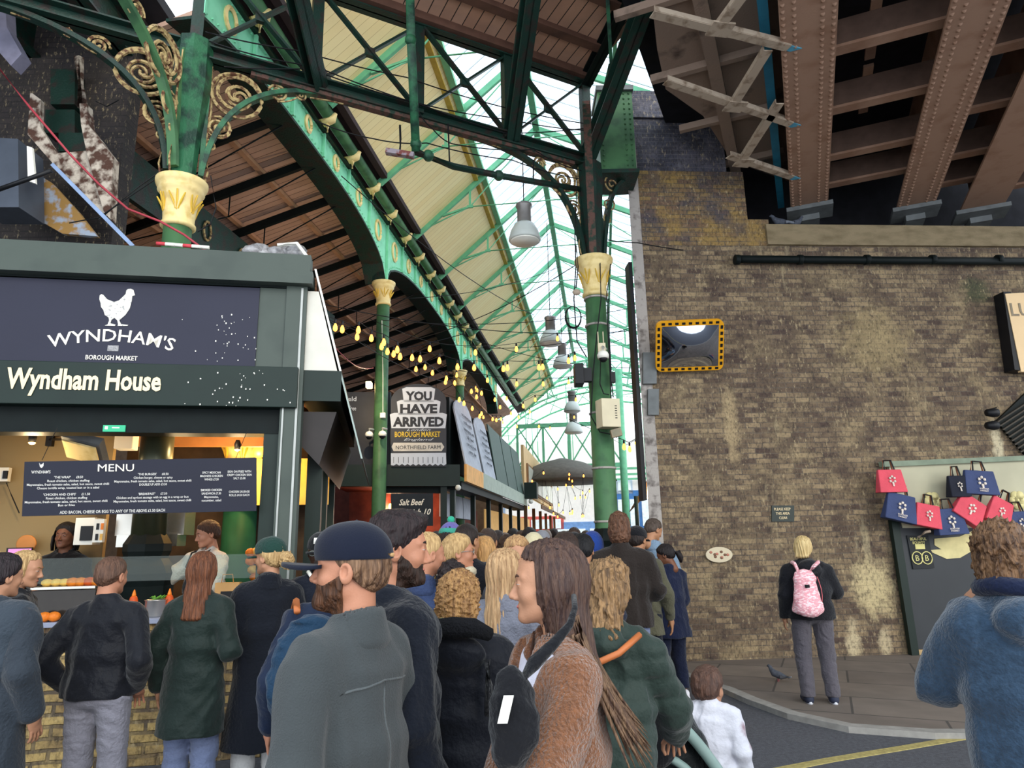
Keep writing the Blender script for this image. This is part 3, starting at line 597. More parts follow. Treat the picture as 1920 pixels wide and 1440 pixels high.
# ============================================================ main glazed roof
RT, RZ = -.80, 8.55; TE, ZE = -2.86, 6.72; TE2 = 3.0
sl = (RZ-ZE)/(RT-TE); SPLIT = -1.72; sl2 = (RZ-ZE)/(TE2-RT)
def Lz(t): return ZE+(t-TE)*sl
def Rz(t): return RZ-(t-RT)*sl2
S0, S1 = 4.75, 27.0
rb = MB(); rb.hexa([K(TE, S0, Lz(TE)), K(SPLIT, S0, Lz(SPLIT)), K(SPLIT, S1, Lz(SPLIT)), K(TE, S1, Lz(TE)), K(TE, S0, Lz(TE)+.04), K(SPLIT, S0, Lz(SPLIT)+.04), K(SPLIT, S1, Lz(SPLIT)+.04), K(TE, S1, Lz(TE)+.04)])
tag(rb.build('ceiling', YB), kind='structure')
cb = MB(); cb.bar(K(SPLIT, S0, Lz(SPLIT)-.03), K(SPLIT, S1, Lz(SPLIT)-.03), .12, .1); tag(cb.build('trim_5', mat('pale_green_rail', '#7fc79d', .5, var=.1)), kind='structure')
cb = MB(); cb.bar(K(SPLIT-.12, S0, Lz(SPLIT-.12)-.02), K(SPLIT-.12, S1, Lz(SPLIT-.12)-.02), .1, .04); tag(cb.build('trim_6', mat('ochre_rail', '#c9ab4e', .6)), kind='structure')
for nm, a, b, fz in (('window_1', SPLIT, RT, Lz), ('window_2', RT, TE2, Rz)):
    G0 = 5.6 if nm == 'window_1' else 7.1
    g_ = MB(); g_._add([K(a, G0, fz(a)+.05), K(b, G0, fz(b)+.05), K(b, S1, fz(b)+.05), K(a, S1, fz(a)+.05)], [(0, 1, 2, 3)]); go = tag(g_.build(nm, GLS), kind='structure')
    gb = MB(); s = G0
    bm_ = mat('glazing_bar_blue_grey', '#d4e2ea', .5, var=.1)
    while s < 21: gb.bar(K(a, s, fz(a)+.03), K(b, s, fz(b)+.03), .020, .03); s += .34
    gb.build('glazing_bars', bm_, go)
MB_r = MB().bar(K(RT, 6, RZ-.04), K(RT, S1, RZ-.04), .14, .22); tag(MB_r.build('ridge_beam', G_TRUSS), 'green ridge beam along the top of the glazed market roof', 'ridge beam')
pm = thing('roof_purlin', 'green purlins running along the glazed slope on the right', 'purlin', tuple(K(.8, 12, 7)))
for t_ in (.45, 1.7, 2.9): MB().bar(K(t_, 7.1, Rz(t_)-.05), K(t_, S1, Rz(t_)-.05), .07, .1).build('purlin', G_TRUSS, pm)
# roof trusses
def rooftruss(s):
    t = thing('roof_truss', 'green iron roof truss spanning the aisle under the glass', 'roof truss', tuple(K(RT, s, ZE)), group='green trusses under the glazed roof')
    dn = -.07
    MB().angle(K(TE-.05, s, ZE+dn), K(RT, s, RZ+dn), .06, .12).build('rafter', G_TRUSS, t)
    MB().angle(K(RT, s, RZ+dn), K(TE2, s, ZE+dn), .06, .12).build('rafter', G_TRUSS, t)
    za = ZE+.42; m1 = K(-1.95, s, za); m2 = K(.9, s, za)
    MB().tube(K(TE-.05, s, ZE), m1, .016, 6).build('tie_rod', G_TRUSS, t); MB().tube(m1, m2, .014, 6).build('tie_rod', G_TRUSS, t); MB().tube(m2, K(TE2, s, ZE), .016, 6).build('tie_rod', G_TRUSS, t)
    MB().bar(m1, K(-1.95, s, Lz(-1.95)+dn), .05, .05).build('strut', G_TRUSS, t); MB().bar(m1, K(-2.42, s, Lz(-2.42)+dn-.03), .05, .04).build('strut', G_TRUSS, t)
    MB().bar(m1, K(RT, s, RZ-.1), .02, .02).build('strut', G_TRUSS, t); MB().bar(m2, K(RT, s, RZ-.1), .02, .02).build('strut', G_TRUSS, t)
    MB().bar(m2, K(.9, s, Rz(.9)+dn), .05, .05).build('strut', G_TRUSS, t); MB().bar(m2, K(1.75, s, Rz(1.75)+dn), .05, .04).build('strut', G_TRUSS, t)
    MB().box(m1, A(.07, 0), A(0, .02), UP*.03).build('gusset', G_TRUSS, t)
    return t
tt = rooftruss(6.68)
for k in range(1, 12):
    c = copy_tree(tt); c.location = K(RT, 6.68+1.82*k, ZE)
for j, s in enumerate((37.5, 41, 44.5)):      # round arches of the crossing beyond
    t = thing('arched_truss', 'pale green round arched truss at the bright end of the aisle, %s of three' % ('nearest', 'middle', 'farthest')[j], 'roof truss', tuple(A(0, s, 6)))
    P1 = [A(.6+7.5*cos(a), s, 5.2+5.2*sin(a)) for a in [i*PI/24 for i in range(25)]]; P2 = [A(.6+8.3*cos(a), s, 5.3+6.2*sin(a)) for a in [i*PI/24 for i in range(25)]]
    MB().path(P1, .07, 5).build('inner_rib', G_TRUSS, t); MB().path(P2, .07, 5).build('outer_rib', G_TRUSS, t)
    m_ = MB()
    for i in range(1, 24): MB().tube(P1[i], P2[min(24, i+(1 if i % 2 else -1))], .03, 5).build('lattice_bar', G_TRUSS, t)
    MB().bar(A(-6.9, s, 5.3), A(8.1, s, 5.3), .08, .12).build('tie_beam', G_TRUSS, t)
    for x in (-4, -1.7, .6, 2.9, 5.2): MB().tube(A(x, s, 5.3), A(x, s, 5.2+5.2*math.sqrt(1-((x-.6)/7.5)**2)), .03, 5).build('hanger', G_TRUSS, t)
pt2 = thing('roof_purlin', 'pale green purlins linking the far arched trusses', 'purlin', tuple(A(0, 41, 8)))
for a in (.5, .8, 1.1, 1.4, 1.7, 2.0, 2.3, 2.6): MB().tube(A(.6+8.3*cos(a), 37, 5.3+6.2*sin(a)), A(.6+8.3*cos(a), 45, 5.3+6.2*sin(a)), .05, 6).build('purlin', G_TRUSS, pt2)
# left aisle roof (brown boards rising to the arched girder)
lz = lambda t: 6.5+(t+3.17)*.30
lb = MB(); lb.hexa([K(-8.2, 4.9, lz(-8.2)), K(-3.3, 4.9, lz(-3.3)), K(-3.3, 26, lz(-3.3)), K(-8.2, 26, lz(-8.2))]+[K(-8.2, 4.9, lz(-8.2)+.05), K(-3.3, 4.9, lz(-3.3)+.05), K(-3.3, 26, lz(-3.3)+.05), K(-8.2, 26, lz(-8.2)+.05)])
tag(lb.build('ceiling', WB), kind='structure')
lt = thing('timber_batten', 'brown timber battens running along under the boarded aisle roof', 'batten', tuple(K(-4.5, 9, 6)))
BT = mat('batten_timber', '#c89a7a', .8, var=.15)
for t_ in (-4.0, -4.75, -5.6, -6.6): MB().bar(K(t_, 4.9, lz(t_)-.04), K(t_, 26, lz(t_)-.04), .09, .07).build('batten', BT, lt)
def rafter(s, tie):
    t = thing('aisle_rafter', 'dark iron rafter under the brown boarded aisle roof', 'rafter', tuple(K(-5, s, 6)), group='dark rafters of the side aisle')
    MB().bar(K(-8, s, lz(-8)-.14), K(-3.3, s, lz(-3.3)-.14), .07, .14).build('rafter', BLACKG, t)
    MB().tube(K(-4.4, s, lz(-4.4)-.2), K(-4.4, s, lz(-4.4)-.48), .012, 6).build('hanger', BLACKG, t); MB().tube(K(-4.4, s, lz(-4.4)-.48), K(-3.3, s, lz(-3.3)-.25), .012, 6).build('tie_rod', BLACKG, t); MB().tube(K(-4.4, s, lz(-4.4)-.48), K(-6.5, s, lz(-6.5)-.2), .012, 6).build('tie_rod', BLACKG, t)
    return t
r0 = rafter(6.35, 1)
for k in range(1, 14): c = copy_tree(r0); c.location = K(-5, 6.35+.9*k, 6)
# dark green girder at the left aisle
archl = MB(); archl.bar(K(-4.55, 5.6, 5.35), K(-4.55, 11, 5.35), .08, .7); ag = archl.build('inner_girder', G_DARK); tag(ag, 'dark green girder with gold roundels behind the roof of the corner stall', 'girder')
for k in range(5): c = K(-4.5, 6.2+.8*k, 5.35); MB().path([c+A(0, .1*cos(q))+UP*.16*sin(q) for q in [j*PI/8 for j in range(16)]], .02, 5, closed=True).build('roundel', RUSTCREAM, ag)
# dark structure in the upper left corner
bwall = brick('sooty_brick', V((1, 0, 0)), UP, '#241f20', '#302a2a', '#1c1a1c', patch='#40382f', bump=.4)
o = MB().abox((-16, 7.35, 4.5), (-4.62, 7.6, 9)).build('wall_left', bwall); tag(o, kind='structure')
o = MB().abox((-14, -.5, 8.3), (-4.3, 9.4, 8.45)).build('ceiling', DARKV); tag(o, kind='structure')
o = MB().abox((-14, 1, 0), (-13.8, 9.2, 8.4)).build('wall_left', bwall); tag(o, kind='structure')
for x, l in ((-7.2, 'left'), (-5.9, 'middle'), (-4.75, 'right')):
    o = MB().ibeam((x, 5.9, 7.9), (x, 9.4, 7.9), .25, .5, .03).build('deck_beam', G_DARK); tag(o, 'dark green beam under the deck in the upper left corner, %s of three' % l, 'beam')
# ============================================================ corner food stall
def sq(px, py, b=0): return stallp(px, py, b)
def aS(px, py): return (stallp(px, py)-SC0).dot(su)
ALF = -4.4     # left end, outside the frame
stall = thing('food_stall', 'grey-green corner food stall with a chicken sign and a menu board over its counter', 'food stall', tuple(St(-2, -1)))
def sbox(name, a0, a1, b0, b1, z0, z1, mt, parent=stall, bevel=0):
    return MB().hexa([St(a0, b1, z0), St(a1, b1, z0), St(a1, b0, z0), St(a0, b0, z0), St(a0, b1, z1), St(a1, b1, z1), St(a1, b0, z1), St(a0, b0, z1)]).build(name, mt, parent, bevel=bevel)
sbox('parapet', ALF, .02, -.12, .06, 4.13, 4.39, STALLG)
sbox('parapet_shadow_board', ALF, .02, -.15, .02, 4.06, 4.13, BLACKG)
sbox('cornice', ALF, .05, -.12, .12, 4.08, 4.2, STALLG)
a1 = aS(484, 600)
sbox('grey_board', a1, -.19, -.1, 0, 3.27, 4.07, STALLG)
sgn = sbox('sign_board', ALF, a1, -.1, .015, 3.27, 4.05, NAVY)
fas = sbox('fascia', ALF, -.04, -.1, .09, 2.9, 3.275, STALLD, bevel=.006)
sbox('shutter_box', ALF, -.1, -.28, -.05, 2.68, 2.92, BLACKG)
sbox('corner_post', -.19, -.0, -.14, .03, 0, 4.08, STALLG, bevel=.004)
sbox('post_edge', -.055, -.035, .03, .04, 0, 4.06, SILVER); sbox('post_edge', -.17, -.155, .03, .04, 0, 2.9, SILVER)
sbox('inner_post', -.33, -.2, -.24, -.06, 0, 2.72, STALLD)
sbox('inner_post', .02, .16, -.6, -.45, 0, 2.8, STALLD)
sbox('roof', ALF, 0, -2.6, -.12, 4.2, 4.26, LEAD)
ex = sbox('exit_light', aS(190, 800), aS(232, 800), -.05, -.035, sq(210, 808).z, sq(210, 796).z, mat('green_exit_panel', '#2f9a72', .5, emit=.35))
c = (sq(210, 802, -.035)+V((0, 0, -.012))); MB().box(c-su*.045+V((0, 0, .012)), su*.012, sn*.002, V((0, 0, .014))).build('white_arrow', WHITE, ex); MB().box(c+su*.03+V((0, 0, .012)), su*.03, sn*.002, V((0, 0, .005))).build('white_arrow', WHITE, ex)
# lettering on the sign
ctr = sq(210, 655, .02)
def px2(x, y): return sq(x, y, .03)
# slightly arched name
wc = sq(213, 648, .016); wl_ = (sq(330, 650)-sq(92, 650)).length
def arc(x, y):
    k = .62; return x*(1-.06*y), y-k*x*x*.62+(0*x)
text("WYNDHAM'S", sq(211, 640, .016), su, UP, .115, OFFW, sgn, 'name_lettering', width=wl_*.97, bold=.008, warp=lambda x, y: (x+.5*x*y, y-.30*x*x))
text('BOROUGH MARKET', sq(209, 675, .016), su, UP, .042, OFFW, sgn, 'market_lettering', width=(sq(258, 670)-sq(161, 670)).length, bold=.01)
MB().box(sq(212, 653, .016), su*.045, sn*.002, V((0, 0, .026))).build('small_crest', mat('crest_print', '#8f8e90', .7, var=.4, scale=60), sgn)
ck = [(875, 165), (885, 156), (905, 153), (925, 162), (930, 182), (936, 198), (916, 203), (912, 240), (898, 290), (868, 335), (836, 362), (826, 372), (838, 398), (890, 404), (880, 410), (815, 410), (818, 398), (812, 372), (792, 354), (772, 368), (764, 392), (802, 402), (795, 410), (725, 408), (745, 400), (756, 372), (752, 352), (726, 335), (716, 300), (700, 280), (696, 250), (688, 225), (690, 200), (702, 190), (716, 196), (742, 226), (790, 245), (822, 235), (850, 210), (870, 190)]
MB().prism([sq(x/3.692, 500+y/3.692, .018) for x, y in ck], sn, .004).build('chicken_emblem', mat('chicken_print', '#d9d7cc', .7, var=.12, scale=45, col2='#8c8c90', w2=(.55, .7)), sgn)
text('Wyndham House', sq(9, 727, .095), su, UP, .18, CRTEXT, fas, 'house_lettering', width=(sq(297, 730)-sq(9, 727)).length, align='LEFT', bold=.028)
sp = MB()
for i in range(95):
    x = random.gauss(440, 55); y = random.choice([random.uniform(590, 680), random.uniform(695, 762)])
    if 340 < x < 545 and not (y < 690 and x > 480): p = sq(x, y, .096 if y > 690 else .018); r = random.uniform(.002, .0055); sp.box(p, su*r, sn*.001, V((0, 0, r*1.3)))
o = sp.build('paint_specks', WHITE, stall); o['kind'] = 'stuff'
# side of the stall: tilted sign board, end triangle, fascia box and flap
sd = -sn; sr = su        # the side runs square to the front
def side(p, q, zt, zb, out, th, name, mt):
    p, q = V(p), V(q); nr = sr
    return MB().hexa([p+nr*out+UP*zb, p+nr*(out+th)+UP*zb, q+nr*(out+th)+UP*zb, q+nr*out+UP*zb, p+UP*zt, p+nr*th+UP*zt, q+nr*th+UP*zt, q+UP*zt]).build(name, mt, stall)
e0 = SC0+sn*-.02; e1 = e0+sd*3.2
side(e0+V((.05, 0, 0)), e1, 4.28, 3.27, .27, .02, 'side_sign_board', WHITE)
MB().prism([e0+UP*4.05, e0+sr*.10+UP*4.05, e0+sr*.30+UP*3.27, e0+UP*3.27], sd, .02).build('end_panel', mat('pale_end_panel', '#c9c6bb', .6, var=.05), stall)
MB().hexa([e0-sd*.02+UP*2.98, e0-sd*.02+sr*.34+UP*2.98, e1+sr*.34+UP*2.98, e1+UP*2.98, e0-sd*.02+UP*3.27, e0-sd*.02+sr*.34+UP*3.27, e1+sr*.34+UP*3.27, e1+UP*3.27]).build('side_fascia', STALLD, stall)
side(e0+sr*.32, e1+sr*.32, 3.27, 2.45, .22, .015, 'awning_flap', mat('dirty_metal_flap', '#8d9a94', .35, metal=.3, var=.15, scale=6))
MB().hexa([e0+(-sr*.05+sd*.1)+UP*2.62, e0+(sr*.16+sd*.1)+UP*2.4, e1+sr*.16+UP*2.4, e1+UP*2.62, e0+(-sr*.05+sd*.1)+UP*2.9, e0+(sr*.3+sd*.1)+UP*2.9, e1+sr*.3+UP*2.9, e1+UP*2.9]).build('side_shutter_housing', mat('brown_black_metal', '#2a2524', .5), stall)
side(e0+(sr*.06+sd*.3), e1+sr*.06, 4.0, 3.3, .1, .01, 'side_backing', BLACKG)
for k in (1.3, 2.4): p = e0+sr*.1+sd*k; MB().box(p+UP*1.3, sr*.05, sd*.06, UP*1.35).build('side_post', STALLD, stall)
# counter, brick front and interior
CBK = brick('counter_brick', su, UP, '#c0a266', '#94784c', '#5f5242', patch='#d2b374', dark='#5a463a', bw=.23, bh=.085, msize=.016, pscale=2.4, bump=.9)
sbox('brick_counter_front', ALF, -.2, -.3, 0, 0, 1.08, CBK)
ct = sbox('counter_top', ALF, -.12, -.55, .05, 1.08, 1.12, mat('blue_grey_counter', '#8d93a8', .4, var=.05), bevel=.004)
BEIGE = mat('stained_beige_wall', '#8f7c58', .8, var=.15, scale=2, col2='#75644a', w2=(.5, .7))
sbox('back_wall', ALF, -2.1, -1.6, -1.52, .2, 4.1, BEIGE)
sbox('rear_wall', -2.4, .0, -2.9, -2.8, .2, 4.1, mat('dark_rear_wall', '#4a3a2c', .8, var=.3))
sbox('left_wall', ALF, ALF+.05, -2.8, -.2, 0, 4.1, BEIGE)
sbox('stall_floor', ALF, -.1, -2.8, -.32, 0, .16, BLACKG)
JO = mat('orange_joist_timber', '#b87a42', .7, var=.2, scale=3)
sbox('stall_ceiling', ALF, .1, -2.85, -.3, 3.22, 3.28, mat('brown_ceiling_board', '#6f4a34', .8, var=.2))
for k in range(9):
    a = -3.9+k*.45; MB().bar(St(a, -.4, 3.1), St(a+.35, -2.8, 3.1), .05, .16).build('ceiling_joist', JO, stall)
sbox('ceiling_beam', -2.4, .1, -1.75, -1.68, 2.78, 2.94, JO)
sbox('yellow_partition', -1.15, .1, -2.2, -2.15, 2.15, 2.7, mat('yellow_partition', '#d6b35a', .6))
# ---- menu board hanging in front
mb0, mb1, mb2, mb3 = sq(42, 968, .10), sq(481, 958, .03), sq(481, 858, .03), sq(47, 866, .10)
board = thing('menu_board', 'long dark menu board hanging over the counter, headed MENU', 'menu board', tuple((mb0+mb1)/2))
mr = (mb1-mb0).normalized(); mu = (mb3-mb0).normalized(); mn = mr.cross(mu)
MB().prism([mb0, mb1, mb2, mb3], mn, .02).build('board', INK, board)
def mp(x, y):     # pixel on the board
    u = (x-44)/437; v = (967-y-(-9*u)*-1*1)/101; v = (967-9*u-y)/101; return mb0.lerp(mb1, u)+ (mb3-mb0).lerp(mb2-mb1, u)*v+mn*.011
pxm = (mb1-mb0).length/437
text('MENU', mp(210, 884), mr, mu, 15.5*pxm, OFFW, board, 'heading', width=67*pxm, bold=.0)
MG = mat('grey_white_print', '#cfcdc8', .7, var=.03)
def blk(lines, x, y, w, h=4.6, lh=1.55): text(lines, mp(x, y), mr, mu, h*pxm, MG, board, 'menu_text', width=[q*pxm for q in w], bold=.012, lh=lh, ext=.001)
blk(["'THE WRAP'      £8.50", 'Roast chicken, chicken stuffing', 'Mayonnaise, fresh tomato salsa, salad, hot sauce, sweet chilli', 'Cheese tortilla wrap, toasted bun or in a salad'], 124, 897, [52, 76, 148, 112])
blk(["'CHICKEN AND CHIPS'      £11.50", 'Roast chicken, chicken stuffing', 'Mayonnaise, fresh tomato salsa, salad, hot sauce, sweet chilli', 'Bun or fries'], 122, 929, [84, 74, 148, 30])
blk(["'THE BURGER'      £8.50", 'Chicken burger, cheese or spicy', 'Mayonnaise, fresh tomato salsa, salad, hot sauce, sweet chilli', 'DOUBLE UP ADD £3.50'], 280, 891, [58, 74, 146, 52])
blk(["'BREAKFAST'      £7.50", 'Chicken and apricot sausage with an egg in a wrap or bun', 'Mayonnaise, fresh tomato salsa, salad, hot sauce, sweet chilli'], 280, 928, [54, 136, 146])
blk(['SPICY MEXICAN', 'MADNESS CHICKEN', 'WINGS £7.50'], 392, 888, [36, 44, 28]); blk(['SKIN ON FRIES WITH', 'CRISPY CHICKEN SKIN', 'SALT £5.00'], 447, 886, [47, 49, 24])
blk(['SMOKED CHICKEN', 'SANDWICH £7.50', 'Mayonnaise,', 'cucumber, salad'], 392, 921, [41, 38, 28, 38]); blk(['CHICKEN SAUSAGE', 'ROLLS £4.50 EACH'], 447, 924, [41, 40])
blk(['ADD BACON, CHEESE OR EGG TO ANY OF THE ABOVE £1.50 EACH'], 207, 961, [193], h=6)
blk(["WYNDHAM'S"], 74, 888, [34], h=6)
MB().prism([mp(70+x, 868+y) for x, y in ((0, 0), (3, 4), (6, 2), (8, 0), (8, 6), (5, 10), (2, 8))], mn, .002).build('chicken_print', MG, board)
for x in (75, 440): cb_ = MB().path([mp(x, 863 if x < 100 else 858), mp(x+25, 800)], .003, 4).build('hanging_wire', WIRE, board)
# ---- things inside and on the counter
def onc(x, b=-.1): p = sq(x, 1160, b); return V((p.x, p.y, 1.12))
def at_b(px, b): p = stallp(px, 1000, b); return V((p.x, p.y, 0))
# upper serving shelf with roast joints
shf = thing('serving_shelf', 'metal serving shelf over a dark glass case at the left of the counter', 'shelf', tuple(onc(120, -.2)))
p0, p1 = onc(66, -.22), onc(185, -.22); MB().bar(p0+UP*.26, p1+UP*.26, .3, .02).build('shelf_top', STEEL, shf); MB().bar(p0+UP*.12, p1+UP*.12, .26, .24).build('case', mat('smoky_glass_case', '#2b2622', .15), shf)
OR = [mat('orange_roast', '#e07a22', .5, var=.25, scale=20, bump=.3), mat('golden_crust', '#e8b45a', .6, var=.2, scale=25, bump=.3), mat('red_roast', '#c8501c', .5, var=.25, scale=20)]
food = [(80, 1, 'pale bread roll'), (97, 1, 'pale bread roll'), (113, 1, 'golden bread roll'), (128, 0, 'orange glazed roast'), (143, 0, 'orange glazed roast'), (160, 2, 'dark red roast'), (174, 0, 'orange glazed roast')]
for i, (x, m_, l) in enumerate(food):
    p = onc(x, -.2)+UP*.3; MB().ball(p, .042+.008*(m_ != 1), 10, (1.15, 1, .75)).build('roast_roll', OR[m_]); o = COL.objects[-1]
    o = [q for q in COL.objects if q.name.startswith('roast_roll')][-1]
rr = [q for q in COL.objects if q.name.startswith('roast_roll')]
for o, (x, m_, l) in zip(rr, food): tag(o, '%s on the serving shelf in the corner stall' % l, 'food', 'rolls and roasts on the serving shelf')
for i, x in enumerate((83, 101)):
    o = MB().ball(onc(x, -.02)+UP*.04, .045, 12, (1.1, 1, .9)).build('orange', OR[0]); tag(o, '%s orange on the edge of the counter beside the blonde customer' % ('left', 'right')[i], 'orange')
def bottle(x, b, l):
    p = onc(x, b); t = thing('sauce_bottle', l, 'bottle', tuple(p)); MB().lathe([(.03, 0), (.033, .01), (.034, .14), (.026, .165), (.02, .17)], p, 14).build('bottle_body', OR[2], t); MB().lathe([(.018, .17), (.016, .185), (.006, .22), (.003, .225)], p, 10).build('nozzle', OR[0], t)
bottle(247, -.15, 'orange sauce squeeze bottle on the counter beside the man in the bomber jacket'); bottle(314, -.15, 'orange sauce squeeze bottle right of the steel pot')
p = onc(291, -.14); t = thing('steel_pot', 'round steel pot full of green salad on the counter', 'pot', tuple(p)); MB().lathe([(.085, 0), (.09, .01), (.09, .13), (.096, .135), (.096, .14), (.085, .14), (.083, .12)], p, 24).build('pot', STEEL, t)
sl_ = MB()
for i in range(40): a = random.random()*6.28; r = random.random()*.07; c = p+V((cos(a)*r, sin(a)*r, .135+random.random()*.025)); sl_.prism([c, c+V((.02, .01, .01)), c+V((.01, .03, .015))], (random.random(), random.random(), 1), .003)
o = sl_.build('salad_leaves', mat('salad_green', '#5f9a35', .6, var=.4, scale=30), t); o['kind'] = 'stuff'
p = onc(424, -.16); t = thing('paper_bag', 'brown paper carrier bag with a dark square print and rope handles on the counter', 'bag', tuple(p))
MB().box(p+UP*.13, su*.1, sn*.05, UP*.13).build('bag', mat('kraft_paper', '#b58a58', .8, var=.08), t); MB().box(p+UP*.13+sn*.052, su*.05, sn*.001, UP*.06).build('printed_square', BLACK, t)
MB().path([p+su*x+sn*.05+UP*z for x, z in ((-.05, .26), (-.04, .33), (.04, .33), (.05, .26))], .004, 5).build('handle', JO, t)
p = onc(440, -.02); t = MB().box(p+UP*.006, su*.07, sn*.06, UP*.006).build('napkins', WHITE); tag(t, 'stack of white paper napkins at the right end of the counter', 'napkins')
# glass sneeze guard
gg = MB().hexa([St(-3.1, -.02, 1.42), St(-.3, -.02, 1.42), St(-.3, -.03, 1.42), St(-3.1, -.03, 1.42), St(-3.1, -.12, 1.62), St(-.3, -.12, 1.62), St(-.3, -.13, 1.62), St(-3.1, -.13, 1.62)]).build('glass_screen', CG); tag(gg, 'clear glass screen running above the stall counter', 'glass screen')
# back equipment
o = sbox('equipment', -2.5, -1.5, -1.5, -1.1, .16, 1.35, mat('stainless_cupboard', '#8a785e', .35, metal=.4)); tag(o)
ex_ = thing('kitchen_hood', 'stainless steel hood and pipes behind the column in the stall', 'hood', tuple(St(-2.1, -1.3, 1.9)))
MB().box(St(-1.55, -1.35, 1.95), su*.32, sn*.2, UP*.14).build('hood', STEEL, ex_); MB().box(St(-1.55, -1.25, 1.76), su*.28, sn*.16, UP*.06).build('hood_lip', STEEL, ex_)
bx2 = thing('white_dispenser', 'white dispenser box with a dark window on the stall back wall', 'dispenser', tuple(St(-2.75, -1.4, 1.6)))
MB().box(at_b(165, -1.2)+UP*1.86, su*.085, sn*.1, UP*.13).build('case', WHITE, bx2); MB().box(at_b(162, -1.09)+UP*1.84, su*.055, sn*.004, UP*.07).build('window_pane', BLACK, bx2)
t = MB().box(at_b(186, -1.0)+UP*1.86, su*.045, sn*.03, UP*.11).build('price_card', WHITE); tag(t, 'white card with four small pictures right of the white dispenser', 'card')
for i in range(4): MB().box(at_b(186, -.965)+UP*(1.8+.1*(i//2))+su*(-.02+.04*(i % 2)), su*.012, sn*.002, UP*.03).build('printed_mark', OR[i % 3] if i % 2 else BLACK, t)
t = MB().lathe([(.1, 0), (.12, .28), (.125, .3), (.11, .3)], at_b(172, -1.35)+UP*2.06, 18).build('white_tub', WHITE); tag(t, 'white plastic tub on top of the dispenser in the stall', 'tub')
# heater tilted on a bracket, speaker box, clock
ht = thing('patio_heater', 'tilted rectangular heater on a black wall bracket inside the stall', 'heater', tuple(at_b(160, -.75)+UP*2.6))
c = stallp(160, 840, -.75); MB().box(c, su*.17+UP*-.04, sn*.09+UP*.09, (su*.03+UP*.05)*.6).build('heater_body', LEAD, ht); MB().box(c+sn*.03-UP*.045-su*.02, su*.15+UP*-.04, (sn*.07+UP*.07), UP*.008).build('heater_face', CREAM, ht)
MB().path([c+UP*.03, stallp(125, 824, -.8), stallp(92, 824, -1.5)], .012, 6).build('bracket_arm', BLACK, ht); MB().box(stallp(94, 826, -1.48), su*.03, sn*.03, UP*.06).build('bracket_plate', BLACK, ht)
o = MB().box(stallp(238, 822, -1.3), su*.09, sn*.09, UP*.12).build('wall_speaker', WHITE, bevel=.01); tag(o, 'white box speaker high up beside the column inside the stall', 'speaker')
sk = thing('wall_switch', 'white and black socket box with a trailing cord on the left stall wall', 'switch', tuple(stallp(8, 892, -1.45)))
MB().box(stallp(8, 890, -1.45), su*.05, sn*.03, UP*.07).build('plate', WHITE, sk); MB().box(stallp(10, 890, -1.4), su*.02, sn*.01, UP*.04).build('rocker', BLACK, sk); MB().path([stallp(12, 905, -1.42), stallp(22, 930, -1.42), stallp(36, 962, -1.42)], .006, 5).build('cord', WIRE, sk)
o = MB().lathe([(.09, 0), (.09, .015), (.08, .02)], stallp(50, 1020, -1.4), 24, ax=sn).build('sandwich_board', JO); tag(o, 'round wooden board leaning against the left stall wall', 'board')
lv = thing('screen', 'small till screen glowing purple behind the blonde customer', 'screen', tuple(at_b(38, -.35)+UP*1.5))
MB().box(stallp(36, 1040, -.4), su*.1, sn*.012, UP*.06).build('case', BLACK, lv); MB().box(stallp(36, 1040, -.386), su*.09, sn*.002, UP*.05).build('display', mat('purple_display', '#b06a98', .4, emit=.8), lv)
# spot lamps in the stall
def spot(px, py, b, l, e=14):
    p = stallp(px, py, b); t = thing('spot_lamp', l, 'lamp', tuple(p)); MB().lathe([(.03, .0), (.035, .06), (.02, .1)], p, 12).build('housing', BLACK, t); MB().ball(p, .03, 10, (1, 1, .6)).build('bulb', LAMP, t)
    li = bpy.data.lights.new('lamp_light', 'POINT'); li.energy = e; li.color = (1, .72, .38); li.shadow_soft_size = .06; lo = bpy.data.objects.new('lamp_light', li); COL.objects.link(lo); lo.location = p-UP*.1
spot(405, 812, -.9, 'small bright lamp under the stall ceiling left of the spot lamp', 12); spot(445, 843, -1.2, 'black spot lamp pointing down under the stall ceiling', 12)
spot(351, 775, -.1, 'small warm lamp under the dark shutter box of the stall', 5); spot(60, 830, -.7, 'warm lamp hidden behind the menu board at the left of the stall', 13); spot(330, 905, -1.6, 'warm lamp behind the menu board near the column', 13)
gl = thing('globe_lamp', 'yellow glowing globe lamp over the yellow partition', 'lamp', tuple(stallp(485, 845, -1.9))); MB().ball(stallp(485, 848, -1.9), .07, 14).build('globe', glow('yellow_globe', '#ffb520', 5), gl); MB().tube(stallp(485, 848, -1.9), stallp(485, 815, -1.9), .01).build('stem', BLACK, gl)
li = bpy.data.lights.new('lamp_light', 'POINT'); li.energy = 30; li.color = (1, .6, .2); li.shadow_soft_size = .08; lo = bpy.data.objects.new('lamp_light', li); COL.objects.link(lo); lo.location = stallp(485, 860, -1.75)
# golden food display at the right of the opening
for i, (x, y) in enumerate([(470, 1052), (474, 1068), (482, 1050), (486, 1066), (478, 1082), (490, 1080), (470, 1036), (482, 1034)]):
    o = MB().ball(stallp(x, y, -1.0), .055, 10, (1, 1, .8)).build('loaf', OR[i % 2]); tag(o, 'round golden loaf heaped behind the counter beside the right post', 'bread', 'golden loaves by the right post')
o = MB().box(stallp(480, 1092, -1.0)-UP*.5, su*.16, sn*.14, UP*.5).build('food_case', STALLD); tag(o, 'dark case carrying the golden loaves by the right post', 'case')
GC = column(V((*(stallp(448, 1000, -2.4).xy), 0)), .2, 3.2, 'green column far inside the stall behind the serving woman', shaft=mat('deep_green_shaft', '#1d4a38', .5, spec=.1), ped=False)
